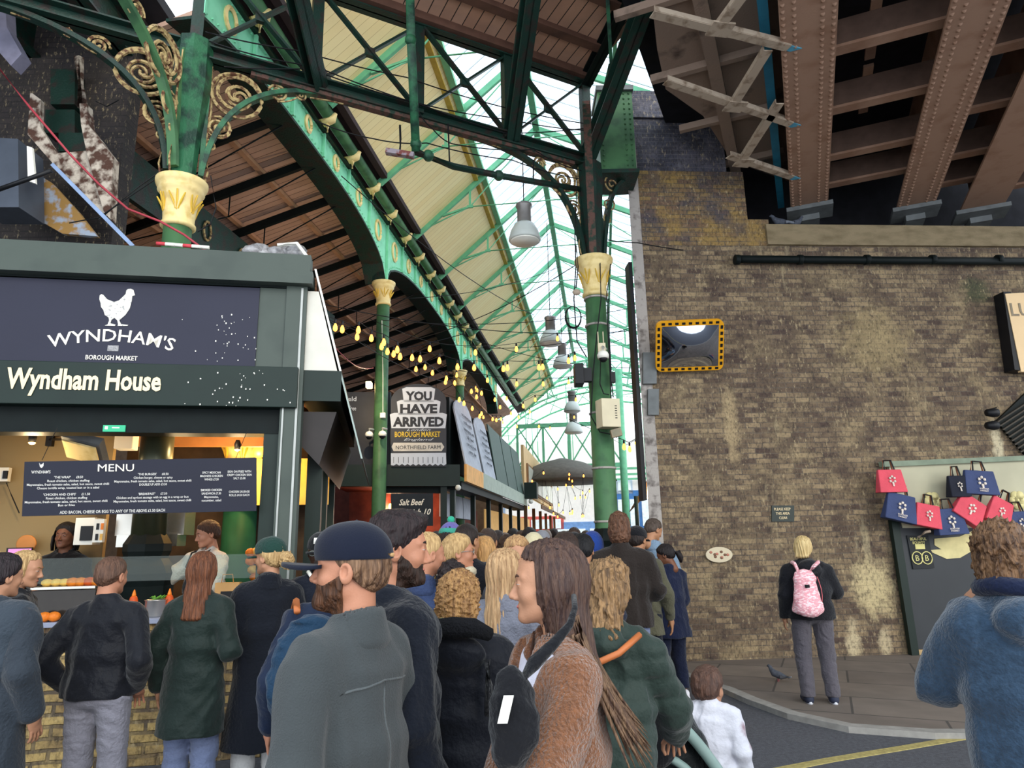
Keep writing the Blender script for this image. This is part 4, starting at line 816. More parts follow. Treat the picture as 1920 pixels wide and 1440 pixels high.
# things on the roof and by the corner
bg_ = MB(); c = St(-.32, -.12, 4.50)
for i in range(9): bg_.ball(c+su*random.uniform(-.24, .2)+sn*random.uniform(-.12, .05)+UP*random.uniform(-.06, .03), .095, 8, (1.2, 1, .7))
o = bg_.build('plastic_sheet', mat('crumpled_plastic', '#8b8a8c', .25, var=.5, scale=18, bump=1.0, bscale=14)); tag(o, 'crumpled grey plastic sheet lying on the stall roof near its corner', 'plastic sheet')
o = MB().path([St(-.3, .0, 4.5), St(-.12, .02, 4.52), St(0, .02, 4.36)], .02, 5).build('pale_sheet_edge', WHITE); tag(o, 'pale blue-white sheet edge hanging over the stall roof corner', 'sheet')
tp = thing('barrier_tape', 'red and white barrier pole lying on the stall parapet by the column', 'barrier pole', tuple(sq(340, 462)))
for i in range(6): a, b = sq(293, 460, -.1).lerp(sq(392, 468, -.1), i/6), sq(293, 460, -.1).lerp(sq(392, 468, -.1), (i+1)/6); MB().tube(a+UP*.02, b+UP*.02, .018, 6).build('stripe', mat('red_tape', '#c2404a', .6) if i % 3 == 0 else WHITE, tp)
# ============================================================ upper left corner clutter
wb = thing('weathered_bracket', 'weathered white and rust bracket above the stall at the upper left', 'bracket', tuple(atY(200, 400, 6.9)))
WR = mat('peeling_white_over_rust', '#b9aea0', .8, var=.2, scale=9, col2='#4a3228', w2=(.42, .58), bump=.7)
def poly(pts, Y, th, nm, mt, par): return MB().prism([atY(x, y, Y) for x, y in pts], (0, 1, 0), th).build(nm, mt, par)
poly([(155, 200), (168, 200), (172, 240), (218, 300), (212, 415), (200, 400), (170, 300), (158, 240)], 6.9, .12, 'plate', WR, wb)
poly([(60, 175), (80, 190), (78, 240), (110, 290), (165, 285), (200, 300), (212, 415), (170, 380), (105, 312), (55, 255)], 6.95, .06, 'plate', WR, wb)
poly([(75, 330), (100, 345), (150, 400), (185, 445), (120, 440), (50, 400), (68, 375)], 7.0, .06, 'plate', mat('rust_orange', '#8a6a3a', .8, var=.3, scale=8, col2='#8d98a8', w2=(.5, .62)), wb)
MB().path([atY(148, 110, 7.0), atY(155, 200, 7.0)], .06, 6).build('post', WR, wb)
dc = thing('duct', 'grey metal duct at the left edge above the stall', 'duct', tuple(atY(25, 400, 6.6)))
poly([(-20, 275), (58, 280), (60, 405), (-20, 405)], 6.7, .4, 'duct_body', mat('dark_grey_metal', '#4b525e', .4, metal=.3, var=.1), dc); poly([(52, 275), (62, 278), (68, 345), (54, 340)], 6.45, .03, 'bent_edge', WHITE, dc)
o = MB().tube(atY(-10, 358, 6.0), atY(97, 320, 6.0), .022, 8).build('black_bar', BLACK); tag(o, 'shiny black bar reaching in from the left edge above the stall', 'bar')
o = MB().bar(atY(98, 308, 6.1), atY(250, 462, 6.1), .02, .035).build('aluminium_strip', mat('blue_grey_strip', '#7f93b4', .4)); tag(o, 'thin pale blue metal strip leaning over the stall roof', 'strip')
gb_ = thing('grey_casting', 'grey casting hanging at the upper left edge', 'casting', tuple(atY(25, 60, 6.3))); poly([(-15, -10), (18, -10), (22, 60), (50, 110), (30, 132), (-15, 80)], 6.3, .15, 'casting', mat('blue_grey_casting', '#6d6c7e', .7, var=.2), gb_)
for i, (x0, y0, x1, y1) in enumerate(((105, 140, 150, 205), (95, 215, 150, 258), (120, 258, 172, 292))): o = poly([(x0, y0), (x1, y0), (x1, y1), (x0, y1)], 7.25, .2, 'green_block', G_DARK, None); tag(o, 'dark green iron block behind the weathered bracket, %s of three' % ('topmost', 'middle', 'lowest')[i], 'block')
rc = [atY(x, y, Y) for x, y, Y in ((-10, 118, 6.2), (55, 200, 6.2), (130, 288, 6.3), (185, 345, 6.4), (240, 392, 6.4), (300, 415, 6.4), (345, 440, 6.35), (385, 470, 6.3))]
tag(MB().path(rc, .012, 6).build('red_cable', mat('red_cable', '#a03a44', .6)), 'red cable sagging from the upper left edge down to the stall roof', 'cable')
for i, pts in enumerate([[(185, 412, 6.5), (260, 350, 6.6), (305, 318, 6.6)], [(130, 418, 6.5), (185, 408, 6.5), (300, 330, 6.55)], [(180, 190, 6.8), (200, 200, 6.7), (222, 188, 6.6)], [(395, 330, 6.6), (405, 390, 6.6), (395, 420, 6.6), (370, 435, 6.6)]]):
    tag(MB().path([atY(*p) for p in pts], .007, 5).build('cable', WIRE), 'thin dark cable near the left column, ' + ('running up to its cream capital', 'lower of the pair running to its cream capital', 'looped under the left bracket', 'hanging in a loop right of its capital')[i], 'cable')
# ============================================================ salt beef stall behind the slim column
nf = thing('market_stall', 'dark green market stall with an arched YOU HAVE ARRIVED sign', 'food stall', tuple(V((-2, 14, 0))))
NY = 13.85
nc = atY(838, 900, NY); nc.z = 0; nl = nc-V((3.3, .35, 0)); nu = (nc-nl).normalized(); nn_ = V((nu.y, -nu.x, 0)); nfp = plane((nc.x, nc.y), math.degrees(math.atan2(nu.x, nu.y)))
def N_(x, y, b=0): return nfp(x, y, b)
def npoly(pts, b, th, nm, mt, par=nf): return MB().prism([N_(x, y, b) for x, y in pts], nn_, th).build(nm, mt, par)
def nrect(x0, y0, x1, y1, b, th, nm, mt, par=nf): return npoly([(x0, y1), (x1, y1), (x1, y0), (x0, y0)], b, th, nm, mt, par)
nrect(600, 736, 733, 880, -.05, .1, 'side_panel', mat('dark_slate_panel', '#22242c', .5)); 
nrect(600, 872, 862, 912, .05, .2, 'fascia', STALLD); nrect(700, 905, 838, 925, -.1, .1, 'shutter_box', BLACKG)
for x in (700, 826): nrect(x, 905, x+12, 1180, 0, .14, 'post', STALLD)
nrect(655, 912, 826, 1180, -1.6, .05, 'red_back_wall', mat('red_brown_interior', '#7a3a2c', .7, var=.25)); nrect(640, 915, 830, 918, -.8, 1.5, 'ceiling', mat('red_tin_ceiling', '#8a4030', .6))
nrect(730, 1080, 830, 1180, -.1, .3, 'counter', mat('warm_wood_counter', '#9a6432', .6, var=.2))
ar = [(733, 875), (837, 875), (837, 752)]+[(785+52*cos(a), 752-32*sin(a)) for a in [i*PI/12 for i in range(13)]][1:]
sg = npoly(ar, .18, .03, 'arched_sign', mat('charcoal_sign', '#3a3d44', .6, var=.03))
LG = mat('pale_grey_lettering', '#c3cbd8', .7, var=.03); CH = mat('charcoal_lettering', '#30333a', .7)
pxn = (N_(837, 800)-N_(737, 800)).length/100
for (w, y, x0, x1, hh) in (('YOU', 750, 758, 812, 19), ('HAVE', 774, 748, 822, 19), ('ARRIVED', 799, 735, 834, 20)):
    k = 4; P = [(x0-k+3, y+k), (x1+k-3, y+k), (x1+k, y-hh-k+2), (x1-4, y-hh-k-1), (x0+4, y-hh-k-1), (x0-k, y-hh-k+2)]
    npoly([(a, b) for a, b in P], .202, .006, 'word_backing', LG, sg)
    text(w, N_((x0+x1)/2, y, .208), nu, UP, hh*pxn*.86, CH, sg, width=(x1-x0-5)*pxn, bold=.045)
text('London', N_(785, 808, .2), nu, UP, 4.5*pxn, LG, sg, width=44*pxn, shear=.4); text('England', N_(785, 826, .2), nu, UP, 4.5*pxn, LG, sg, width=55*pxn, shear=.4)
text('BOROUGH MARKET', N_(783, 819, .203), nu, UP, 10*pxn, mat('yellow_lettering', '#d8b843', .7), sg, width=84*pxn, bold=.02)
npoly([(738, 846), (734, 838), (738, 830), (828, 830), (833, 838), (828, 846)], .2, .006, 'name_plate', mat('beige_name_plate', '#c9c5bd', .7), sg)
text('NORTHFIELD FARM', N_(784, 842, .205), nu, UP, 7*pxn, CH, sg, width=82*pxn)
npoly([(733, 850), (836, 849), (837, 870)]+[(837-5.2*i, 870+(3 if i % 2 else 0)) for i in range(1, 20)]+[(733, 872)], .2, .006, 'lace_print', LG, sg)
for i in range(11): x = 738+i*9.2; npoly([(x-.4, 868), (x+.4, 868), (x+.4, 857), (x-.4, 857)], .206, .004, 'tassel_print', CH, sg)
# second sign (only its end shows), cameras
text(['field', 'free'], N_(668, 752, .02), nu, UP, 9*pxn, LG, nf, align='RIGHT', width=[22*pxn, 12*pxn], lh=2)
sb = npoly([(733, 925), (812, 925), (812, 986), (733, 986)], .1, .03, 'price_board', mat('slate_board', '#1c222a', .6)); sb.parent = nf
text(['Salt Beef', 'Sandwich 10'], N_(772, 947, .12), nu, UP, 11*pxn, OFFW, sb, shear=.35, bold=.02, width=[46*pxn, 70*pxn], lh=1.6); text(['Roast 9'], N_(772, 978, .12), nu, UP, 10*pxn, OFFW, sb, shear=.35, bold=.02, width=52*pxn)
# camera pair on the slim column
def cctv(p, l, dome=True):
    t = thing('security_camera', l, 'camera', tuple(p)); MB().lathe([(.075, 0), (.08, .05), (.06, .09), (.02, .11)], p, 16).build('housing', WHITE, t); MB().ball(p, .06, 12, (1, 1, .9)).build('dome', BLACK, t); MB().path([p+UP*.1, p+UP*.16, p+V((.06, .12, .16))], .02, 6).build('arm', WHITE, t); return t
cctv(atY(717, 818, 13.2), 'white dome camera on the front of the slim green column'); cctv(atY(692, 819, 13.25), 'white dome camera on an arm left of the slim green column')
o = MB().box(atY(718, 779, 13.33), (.05, 0, 0), (0, .04, 0), (0, 0, .05)).build('junction_box', WHITE); tag(o, 'small cream junction box on the slim green column above its camera', 'junction box')
tag(MB().path([atY(716, 600, 13.35), atY(718, 700, 13.36), atY(718, 775, 13.36)], .008, 5).build('cable', WHITE), 'pale cable running down the front of the slim green column', 'cable')
# stalls along the left of the aisle
ns0 = (nc.x*sa+nc.y*ca); nt0 = (nc.x*ca-nc.y*sa)
def NA(d, z, o=0): return A(nt0+o, ns0+d, z)
def quad(name, d0, d1, z0, z1, o0, o1, mt, th=.03, par=nf, arch=False):
    P = [NA(d0, z0, o0), NA(d1, z0, o0), NA(d1, z1, o1), NA(d0, z1, o1)]
    if arch: P = [NA(d0, z0, o0), NA(d1, z0, o0)]+[NA((d0+d1)/2+(d1-d0)/2*cos(a), z1-.3+.3*sin(a), o1) for a in [i*PI/8 for i in range(9)]]
    return MB().prism(P, A(1, 0), th).build(name, mt, par)
WG = mat('white_washed_board', '#a7abb4', .7, var=.1, scale=8); GRN = mat('sage_dark_board', '#3c5048', .6, var=.1)
wr = quad('leaning_sign', .15, 2.1, 3.2, 4.7, .35, .1, WG, arch=True); wr2 = quad('leaning_sign', 2.4, 4.2, 3.2, 4.7, .35, .1, WG, arch=True)
for k, w_ in ((0, wr), (2.25, wr2)):
    text(['scrumptious', 'rolls with', 'sausages and', 'salt beef', 'carved fresh', 'every day'], NA(1.1+k, 4.3, .20), A(0, 1), UP+A(-.17, 0), .085, CH, w_, width=[1.1, .9, 1.2, .8, 1.1, .8], lh=1.9)
for i in range(3): quad('leaning_board', 4.4+i*2.3, 6.55+i*2.3, 3.2, 4.75, .35, .1, GRN)
quad('upper_wall', 0, 11.3, 3.1, 4.6, 0, 0, BLACKG, .1)
quad('side_fascia', 0, 2.0, 2.85, 3.2, .38, .38, mat('orange_lit_fascia', '#e0a55c', .6), .05); quad('side_fascia', 2.0, 11.3, 2.85, 3.2, .38, .38, mat('pale_grey_green_fascia', '#9aa596', .5), .05)
quad('side_shutter_box', 0, 11.3, 2.7, 2.86, .1, .1, BLACKG, .4)
for k in range(6): p = NA(.1+k*2.2, 1.4, .1); MB().box(p, A(.05, 0), A(0, .06), UP*1.4).build('side_post', STALLD, nf)
quad('red_inner_wall', .2, 11, 0, 2.7, -1.4, -1.4, mat('red_brown_interior', '#7a3a2c', .7), .05); quad('side_counter', .2, 11, 0, 1.05, .05, .05, BLACKG, .2)
quad('white_blind', .8, 4.5, 2.2, 2.7, -.3, -.3, WG, .1)
o = MB().ball(NA(-.1, 2.72, .25), .06, 10).build('round_lamp', WHITE); tag(o, 'small white round lamp under the corner of the salt beef stall', 'lamp')
cb_ = MB().path([NA(.1, 2.7, .3), NA(.1, 1.9, .32)], .006, 4).build('hanging_rope', WIRE, nf)
bw_ = thing('market_stall', 'beige upper storey stall with a row of windows further along the aisle', 'food stall', tuple(NA(15, 0)))
BGE = mat('beige_plywood', '#c8a878', .6, var=.08); 
quad('upper_wall', 11.4, 26, 3.3, 5.1, .25, .25, BGE, .1, bw_)
f = quad('window_band', 12.2, 25, 3.45, 4.5, .33, .33, mat('brown_window_frame', '#7a5a3a', .6), .06, bw_)
for i in range(7): quad('pane', 12.4+i*1.8, 14.0+i*1.8, 3.55, 4.4, .38, .38, mat('bright_pane', '#cfd0c0', .15, spec=.8), .02, f)
quad('awning', 11.4, 27, 2.9, 3.25, .9, .3, mat('cream_awning', '#e6c98e', .6), .03, bw_); quad('awning_edge', 11.4, 27, 2.75, 2.9, .9, .9, mat('shutter_brown', '#6a4c30', .6), .04, bw_)
for k in range(6): p = NA(11.6+k*3, 1.4, .3); MB().box(p, A(.06, 0), A(0, .06), UP*1.5).build('post', mat('shutter_brown', '#6a4c30', .6), bw_)
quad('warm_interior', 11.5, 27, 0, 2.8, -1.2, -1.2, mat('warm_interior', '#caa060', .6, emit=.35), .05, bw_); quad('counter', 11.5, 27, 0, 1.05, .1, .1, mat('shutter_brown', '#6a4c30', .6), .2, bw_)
o = MB().box(NA(10.6, 3.35, .62), A(.22, 0), A(0, .2), UP*.28).build('speaker_box', STALLD); tag(o, 'dark green box mounted on the corner where the two aisle stalls meet', 'box')
o = MB().ball(NA(10.5, 2.98, .62), .09, 10).build('round_lamp', WHITE); tag(o, 'white round lamp hanging under the dark green box', 'lamp')
# stall on the right behind the brick wall
rs = thing('market_stall', 'small stall with a brown canopy and bright lamps behind the edge of the brick wall', 'food stall', tuple(A(1.6, 14)))
MB().prism([atY(1180, 960, 14), atY(1235, 862, 14), atY(1250, 850, 14), atY(1250, 905, 14), atY(1215, 925, 14)], (0, 1, 0), .1).build('canopy', mat('brown_canvas', '#6f5238', .8, var=.2), rs)
for x in (1192, 1226): MB().tube(atY(x, 930, 13.9), V((atY(x, 930, 13.9).x, 13.9, 0)), .04).build('post', G_DARK, rs)
MB().abox((2.4, 13.9, 0), (3.6, 14.4, 1.1)).build('counter', mat('shutter_brown', '#6a4c30', .6), rs); 
MB().tube(atY(1219, 905, 13.8), atY(1219, 935, 13.8), .06).build('tube_lamp', glow('stall_tube', '#ffe2a8', 12), rs)
for i, (x, y) in enumerate(((1200, 902), (1216, 880), (1228, 870))): o = MB().ball(atY(x, y, 13.7), .04, 8).build('light_bulb', BULB); tag(o, 'warm bulb on the brown canopy behind the brick wall edge', 'light bulb', 'bulbs on the brown canopy')
# far end: iron gallery, building with blue shop fronts
fe = thing('iron_footbridge', 'green iron lattice gallery across the far end of the aisle', 'gallery', tuple(A(0, 30, 4)))
for z in (4.75, 6.6): MB().bar(A(-3.6, 30, z), A(1.0, 30, z), .15, .18).build('rail', G_TRUSS, fe)
for i in range(5): a = -3.6+i*1.15; MB().bar(A(a, 30, 4.75), A(a, 30, 6.6), .1, .1, up=A(0, 1)).build('post', G_TRUSS, fe)
for i in range(4): a = -3.6+i*1.15; MB().bar(A(a, 30, 4.75), A(a+1.15, 30, 6.6), .06, .06, up=A(0, 1)).build('diagonal', G_TRUSS, fe); MB().bar(A(a+1.15, 30, 4.75), A(a, 30, 6.6), .06, .06, up=A(0, 1)).build('diagonal', G_TRUSS, fe)
MB().tube(A(1.0, 30, 0), A(1.0, 30, 9), .16).build('column', G_TRUSS, fe)
cn = MB(); cn.lathe([(2.3, 0), (1.6, .5), (.9, .8), (.1, 1)], A(-1.6, 29, 4.0), 20); tag(cn.build('canopy', mat('dark_canvas', '#5b5650', .8)), 'dark rounded canopy below the far iron gallery', 'canopy')
fb = thing('shop_building', 'pale building with blue and red shop fronts at the far end of the aisle', 'building', tuple(A(0, 44)))
MB().box(A(1, 46, 4), A(14, 0), A(0, 1), UP*4).build('wall', mat('pale_far_wall', '#e9e2dc', .8, var=.05), fb)
for i, (t_, z, w_, h, c_) in enumerate(((-4, 2.6, 1.5, .5, '#c9584e'), (-1, 1.6, 2.2, 1.1, '#6f93c4'), (2.4, 3.2, 1.6, 1.4, '#3f6ea6'), (3.6, 1.4, 1.8, .8, '#4f86a0'), (-4.6, 1.2, 1.2, 1.0, '#a9504a'), (6.5, 2.5, 1.4, 1.4, '#dfe6ea'), (-7.5, 2.5, 1.2, 1.2, '#8a9ab0'), (1.0, 4.9, 1, .5, '#b7c4d4'))):
    f = MB().box(A(t_, 44.95, z), A(w_, 0), A(0, .06), UP*h).build('shop_window_front', mat('front_'+('red', 'light_blue', 'deep_blue', 'teal', 'brick', 'white', 'slate', 'pale')[i], c_, .5), fb)
    for k in range(4): MB().box(A(t_-w_*.7+k*w_*.47, 44.86, z), A(w_*.17, 0), A(0, .02), UP*h*.6).build('pane', mat('far_pane', '#e8f0f4', .2), f)
# far-side walls of the market so that the sky does not show under the roof
o = MB().hexa([A(-11.5, 34, 0), A(-5.2, 36, 0), A(-5.2, 36.3, 0), A(-11.5, 34.3, 0), A(-11.5, 34, 8), A(-5.2, 36, 8), A(-5.2, 36.3, 8), A(-11.5, 34.3, 8)]).build('wall_back', mat('dim_market_wall', '#6f5a48', .8, var=.2)); tag(o, kind='structure')
o = MB().hexa([A(-12, 6, 0), A(-11.7, 6, 0), A(-11.7, 36, 0), A(-12, 36, 0), A(-12, 6, 7), A(-11.7, 6, 7), A(-11.7, 36, 7), A(-12, 36, 7)]).build('wall_left', mat('dim_market_wall', '#6f5a48', .8)); tag(o, kind='structure')
o = MB().box(A(-8, 16, 1.9), A(2.2, 0), A(0, .1), UP*1.9).build('partition', mat('dark_red_partition', '#5a2c26', .7, var=.3)); tag(o, 'dark red partition glimpsed between the two left stalls', 'partition')
# ============================================================ things on the brick wall
mc = W(1292, 646, .16)
tm = thing('traffic_mirror', 'rectangular traffic mirror with a yellow and black chequered frame on the brick wall', 'mirror', tuple(mc))
YEL = mat('safety_yellow', '#e5a11c', .45, var=.05)
c00, c10, c11, c01 = W(1229, 696, .10), W(1355, 692, .10), W(1357, 598, .62), W(1230, 603, .62)
mx = (c10-c00); my = (c01-c00); mnn = mx.cross(my).normalized()
def mpt(u, v, d=0):
    base = c00+mx*u+((c01-c00)*(1-u)+(c11-c10)*u)*v; return base+mnn*d
def rrect(u0, v0, u1, v1, r, d, n=5):
    P = []
    for cu_, cv_, a0 in ((u1-r, v0+r*1.3, -PI/2), (u1-r, v1-r*1.3, 0), (u0+r, v1-r*1.3, PI/2), (u0+r, v0+r*1.3, PI)):
        for i in range(n+1): a = a0+PI/2*i/n; P.append(mpt(cu_+r*cos(a), cv_+r*1.3*sin(a), d))
    return P
MB().prism(rrect(0, 0, 1, 1, .09, 0), mnn, .05).build('frame', YEL, tm)
fr = [c for c in tm.children][0]; ch_ = MB()
for i in range(9):
    for v in (.045, .955): u = .1+i*.1; ch_.box(mpt(u, v, .027), mx*.024, my*.022, mnn*.003)
for i in range(7):
    for u in (.035, .965): v = .14+i*.12; ch_.box(mpt(u, v, .027), mx*.018, my*.033, mnn*.003)
ch_.build('black_marks', BLACK, fr)
mm = bpy.data.materials.new('convex_mirror'); mm.use_nodes = True; mm.node_tree.nodes['Principled BSDF'].inputs['Metallic'].default_value = 1; mm.node_tree.nodes['Principled BSDF'].inputs['Roughness'].default_value = .06; mm.node_tree.nodes['Principled BSDF'].inputs['Base Color'].default_value = (.5, .55, .65, 1)
ms = MB(); n = 12; vs = []
for j in range(n+1):
    for i in range(n+1):
        u, v = .08+.84*i/n, .09+.82*j/n; vs.append(mpt(u, v, .03+.10*(1-(2*i/n-1)**2)*(1-(2*j/n-1)**2)))
ms._add(vs, [(j*(n+1)+i, j*(n+1)+i+1, (j+1)*(n+1)+i+1, (j+1)*(n+1)+i) for j in range(n) for i in range(n)], True); ms.build('mirror_face', mm, tm)
MB().tube(W(1292, 646, 0), W(1292, 646, .16), .03).build('mount', BLACK, tm)
o = wallbox('notice', 1446, 948, 1488, 978, .02, mat('dark_notice', '#3a403c', .6), 'small dark notice with pale lettering fixed on the brick wall', 'notice')
text(['PLEASE KEEP', 'THIS AREA', 'CLEAR'], W(1467, 957, .024), wu, UP, .038, CRTEXT, o, width=[.24, .2, .12], lh=1.6)
pq = W(1348, 1040, .03); el = [pq+wu*.19*cos(a)+UP*.105*sin(a) for a in [i*PI/16 for i in range(32)]]
pl_ = MB().prism(el, wn, .025).build('oval_plaque', mat('cream_plaque', '#cfc2a6', .6, var=.05)); tag(pl_, 'oval cream plaque decorated with small figures on the brick wall', 'plaque')
random.seed(3)
for i in range(9): a = pq+wu*random.uniform(-.12, .12)+UP*random.uniform(-.05, .05)+wn*.014; MB().ball(a, .02, 6, (1.2, .3, 1)).build('painted_figure', mat('plaque_pink', '#b87a68', .7, var=.3, scale=30) if i % 2 else mat('plaque_brown', '#7a5a48', .7), pl_)
sg_ = thing('wall_sign', 'large cream sign box starting with the letter L at the right edge', 'sign', tuple(W(1900, 630, .1)))
def wpoly(pts, b, th, nm, mt, par): return MB().prism([W(x, y, b) for x, y in pts], wn, th).build(nm, mt, par)
bx_ = wpoly([(1882, 552), (2010, 545), (2030, 700), (1912, 698)], .2, .06, 'face', mat('cream_sign_face', '#e6c79a', .6, var=.03), sg_); wpoly([(1872, 551), (1886, 551), (1915, 699), (1893, 696)], .12, .2, 'side', BLACK, sg_)
text('LUNCH', W(1897, 592, .235), wu, UP, .21, mat('grey_sign_letters', '#8a7d68', .6), bx_, align='LEFT', bold=.01)
lf_ = thing('louvre', 'dark louvred arch opening at the right edge of the brick wall', 'louvre', tuple(W(1900, 790)))
wpoly([(1866, 790), (1960, 700), (1960, 860), (1920, 852)], .02, .06, 'backing', BLACKG, lf_)
for i in range(9): p = W(1868+5.5*i, 792+7*i, .07); MB().bar(p, p+wu*1.0+UP*.55, .05, .02).build('slat', mat('dark_slat', '#4a443c', .8), lf_)
for i, y in enumerate((774, 798)):
    t = thing('spotlight', '%s black floodlight beside the louvred arch' % ('upper', 'lower')[i], 'spotlight', tuple(W(1862, y, .2))); MB().lathe([(.05, 0), (.07, .1), (.06, .16), (.02, .18)], W(1850, y, .25), 12, ax=wu).build('housing', BLACK, t); MB().tube(W(1858, y-2, .22), W(1868, y-10, 0), .012).build('arm', BLACK, t)
# ---- shop front with bags at the right
sh = thing('shop_facade', 'shop panel of pale boards above a dark shutter at the right of the brick wall', 'shop front', tuple(W(1800, 1100)))
wpoly([(1664, 873), (1960, 860), (1960, 990), (1690, 990)], .04, .06, 'pale_panel', mat('pale_grey_panel', '#b4b096', .6, var=.08, scale=2), sh)
wpoly([(1650, 866), (1960, 853), (1960, 862), (1652, 876)], .08, .08, 'top_rail', mat('grey_green_rail', '#7d8a76', .6, var=.15), sh)
wpoly([(1678, 978), (1960, 978), (1960, 1232), (1720, 1235)], .03, .05, 'dark_shutter', mat('dark_grey_shutter', '#33363a', .45, var=.08, scale=3), sh)
wpoly([(1668, 975), (1682, 975), (1722, 1236), (1708, 1236)], .08, .08, 'door_post', STALLD, sh)
wpoly([(1718, 1218), (1790, 1218), (1790, 1230), (1720, 1231)], .07, .03, 'kick_strip', mat('pale_wood_strip', '#b79a6e', .7), sh)
ps = wpoly([(1700, 1004), (1740, 1004), (1752, 1065), (1712, 1067)], .07, .01, 'poster', mat('poster_black', '#202326', .6), sh)
PY = mat('pale_yellow_print', '#d9d08a', .7)
text(['BEAUTIFUL', 'BOUNTY'], W(1722, 1013, .08), wu, UP, .04, PY, ps, width=[.24, .18], lh=1.3); MB().box(W(1725, 1025, .078), wu*.07, wn*.004, UP*.035).build('label_patch', PY, ps)
for x in (1720, 1738): c = W(x, 1046, .08); MB().path([c+wu*.075*cos(a)+UP*.085*sin(a) for a in [i*PI/12 for i in range(24)]], .008, 4, closed=True).build('ring_print', PY, ps); text('B', c-UP*.04, wu, UP, .08, PY, ps)
mu_ = thing('mural_swirl', 'pale cream swirl painted on the dark shutter behind the fleece wearer', 'painting', tuple(W(1780, 1030, .06)))
PCR = mat('pale_cream_paint', '#cfc38e', .7)
for pts in ([(1752, 1010), (1800, 1006), (1835, 990), (1850, 1000), (1838, 1024), (1800, 1046), (1775, 1048), (1748, 1036), (1745, 1031), (1765, 1030), (1752, 1022)], [(1878, 1004), (1900, 1012), (1925, 1024), (1960, 1028), (1960, 1038), (1920, 1036), (1892, 1024)]): wpoly(pts, .062, .006, 'swirl', PCR, mu_)
PINK = mat('coral_pink_fabric', '#d6505f', .75, var=.08, bump=.2); NV = mat('navy_bag_fabric', '#39456b', .75, var=.1, bump=.2); LEA = mat('tan_leather', '#7d4a30', .6); BPR = mat('bag_print_cream', '#e4d8cc', .7)
def bag(px, py, w, h, tilt, mt, l, skew=0):
    """tote bag hanging by two handles; px,py = centre of its front"""
    c = W(px, py, .30); r = (wu*cos(R(tilt))+UP*sin(R(tilt))); u_ = (UP*cos(R(tilt))-wu*sin(R(tilt))); t = thing('tote_bag', l, 'bag', tuple(c-u_*h/2))
    w2, h2, d = w/2, h/2, .07
    top = .40*w; P = [c-u_*h2-r*w2*1.0, c-u_*h2+r*w2*1.0, c+u_*h2+r*w2*.85+r*skew, c+u_*h2-r*w2*.85+r*skew]
    m_ = MB(); m_.hexa([P[0]-wn*d, P[0]+wn*d, P[1]+wn*d, P[1]-wn*d, P[3]-wn*d*.3, P[3]+wn*d*.35, P[2]+wn*d*.35, P[2]-wn*d*.3]); b = m_.build('bag_body', mt, t, bevel=.012)
    f = c+wn*(d*.72+.012); tl = (wn+u_*.18).normalized()
    nx = r; ny = (u_-wn*.22*d/h2*1.2).normalized()
    for a in range(6): q = f+nx*.028*w/.3*cos(a*PI/3+.5)+ny*(.034*w/.3*sin(a*PI/3+.5)+.015); MB().ball(q, .014*w/.3, 6, (1, .5, 1)).build('blossom_print', BPR, b)
    MB().box(f-ny*h*.17, nx*w*.022, ny*h*.07, wn*.008).build('blossom_print', BPR, b)
    if mt is NV: text(['BOROUGH', 'MARKET'], f-ny*h*.3+wn*.012, nx, ny, .022, BPR, b, width=[.13, .12])
    for s, dd in ((-1, .35), (1, -.3)):
        MB().path([P[3].lerp(P[2], .28)+wn*d*dd, P[3].lerp(P[2], .32)+u_*.13+wn*d*dd*.5, P[3].lerp(P[2], .62)+u_*.13+wn*d*dd*.5, P[3].lerp(P[2], .7)+wn*d*dd], .011, 5).build('handle', LEA if s > 0 else BLACK, t)
    return t
bag(1669, 902, .40, .32, 0, PINK, 'coral pink tote bag hanging highest at the left, alone on the pale panel')
bag(1687, 952, .46, .38, -14, NV, 'navy tote bag just below the highest pink bag, leftmost in the lower row')
bag(1738, 967, .38, .32, -12, PINK, 'small coral pink tote bag second from the left in the lower row')
bag(1836, 905, .50, .34, -4, NV, 'large navy tote bag hanging highest at the right above the others')
bag(1780, 978, .44, .36, 2, NV, 'navy tote bag partly behind two pink bags, in the middle of the lower row')
bag(1817, 955, .44, .36, -36, PINK, 'coral pink tote bag tilted like a diamond in the lower row')
bag(1873, 960, .36, .38, -30, PINK, 'tilted coral pink tote bag second from the right in the lower row')
bag(1912, 982, .40, .34, 2, NV, 'navy tote bag at the right edge of the frame')
bag(1795, 912, .30, .30, 0, mat('black_bag_fabric', '#1a1d2b', .8), 'black bag mostly hidden behind the large navy tote bag')
for i, (x, y) in enumerate(((1748, 940), (1908, 938))):
    c = W(x, y, .12); m_ = MB()
    for a in range(6): m_.lathe([(.06, 0), (.06, .02)], c+wu*.07*cos(a*PI/3)+UP*.08*sin(a*PI/3), 12, ax=wn)
    m_.lathe([(.06, 0), (.06, .02)], c, 12, ax=wn)
    o = m_.build('flower_sign', mat('cream_flower', '#e0d498', .7)); tag(o, 'pale yellow flower-shaped cut-out %s' % ('above the small pink bag', 'at the right edge above the navy bag')[i], 'cut-out')
o = MB().path([W(1722, 1008, .28), W(1735, 998, .3), W(1744, 996, .3)], .02, 6).build('door_handle_pull', BRACE); tag(o, 'curved pale hook under the small pink bag', 'hook')
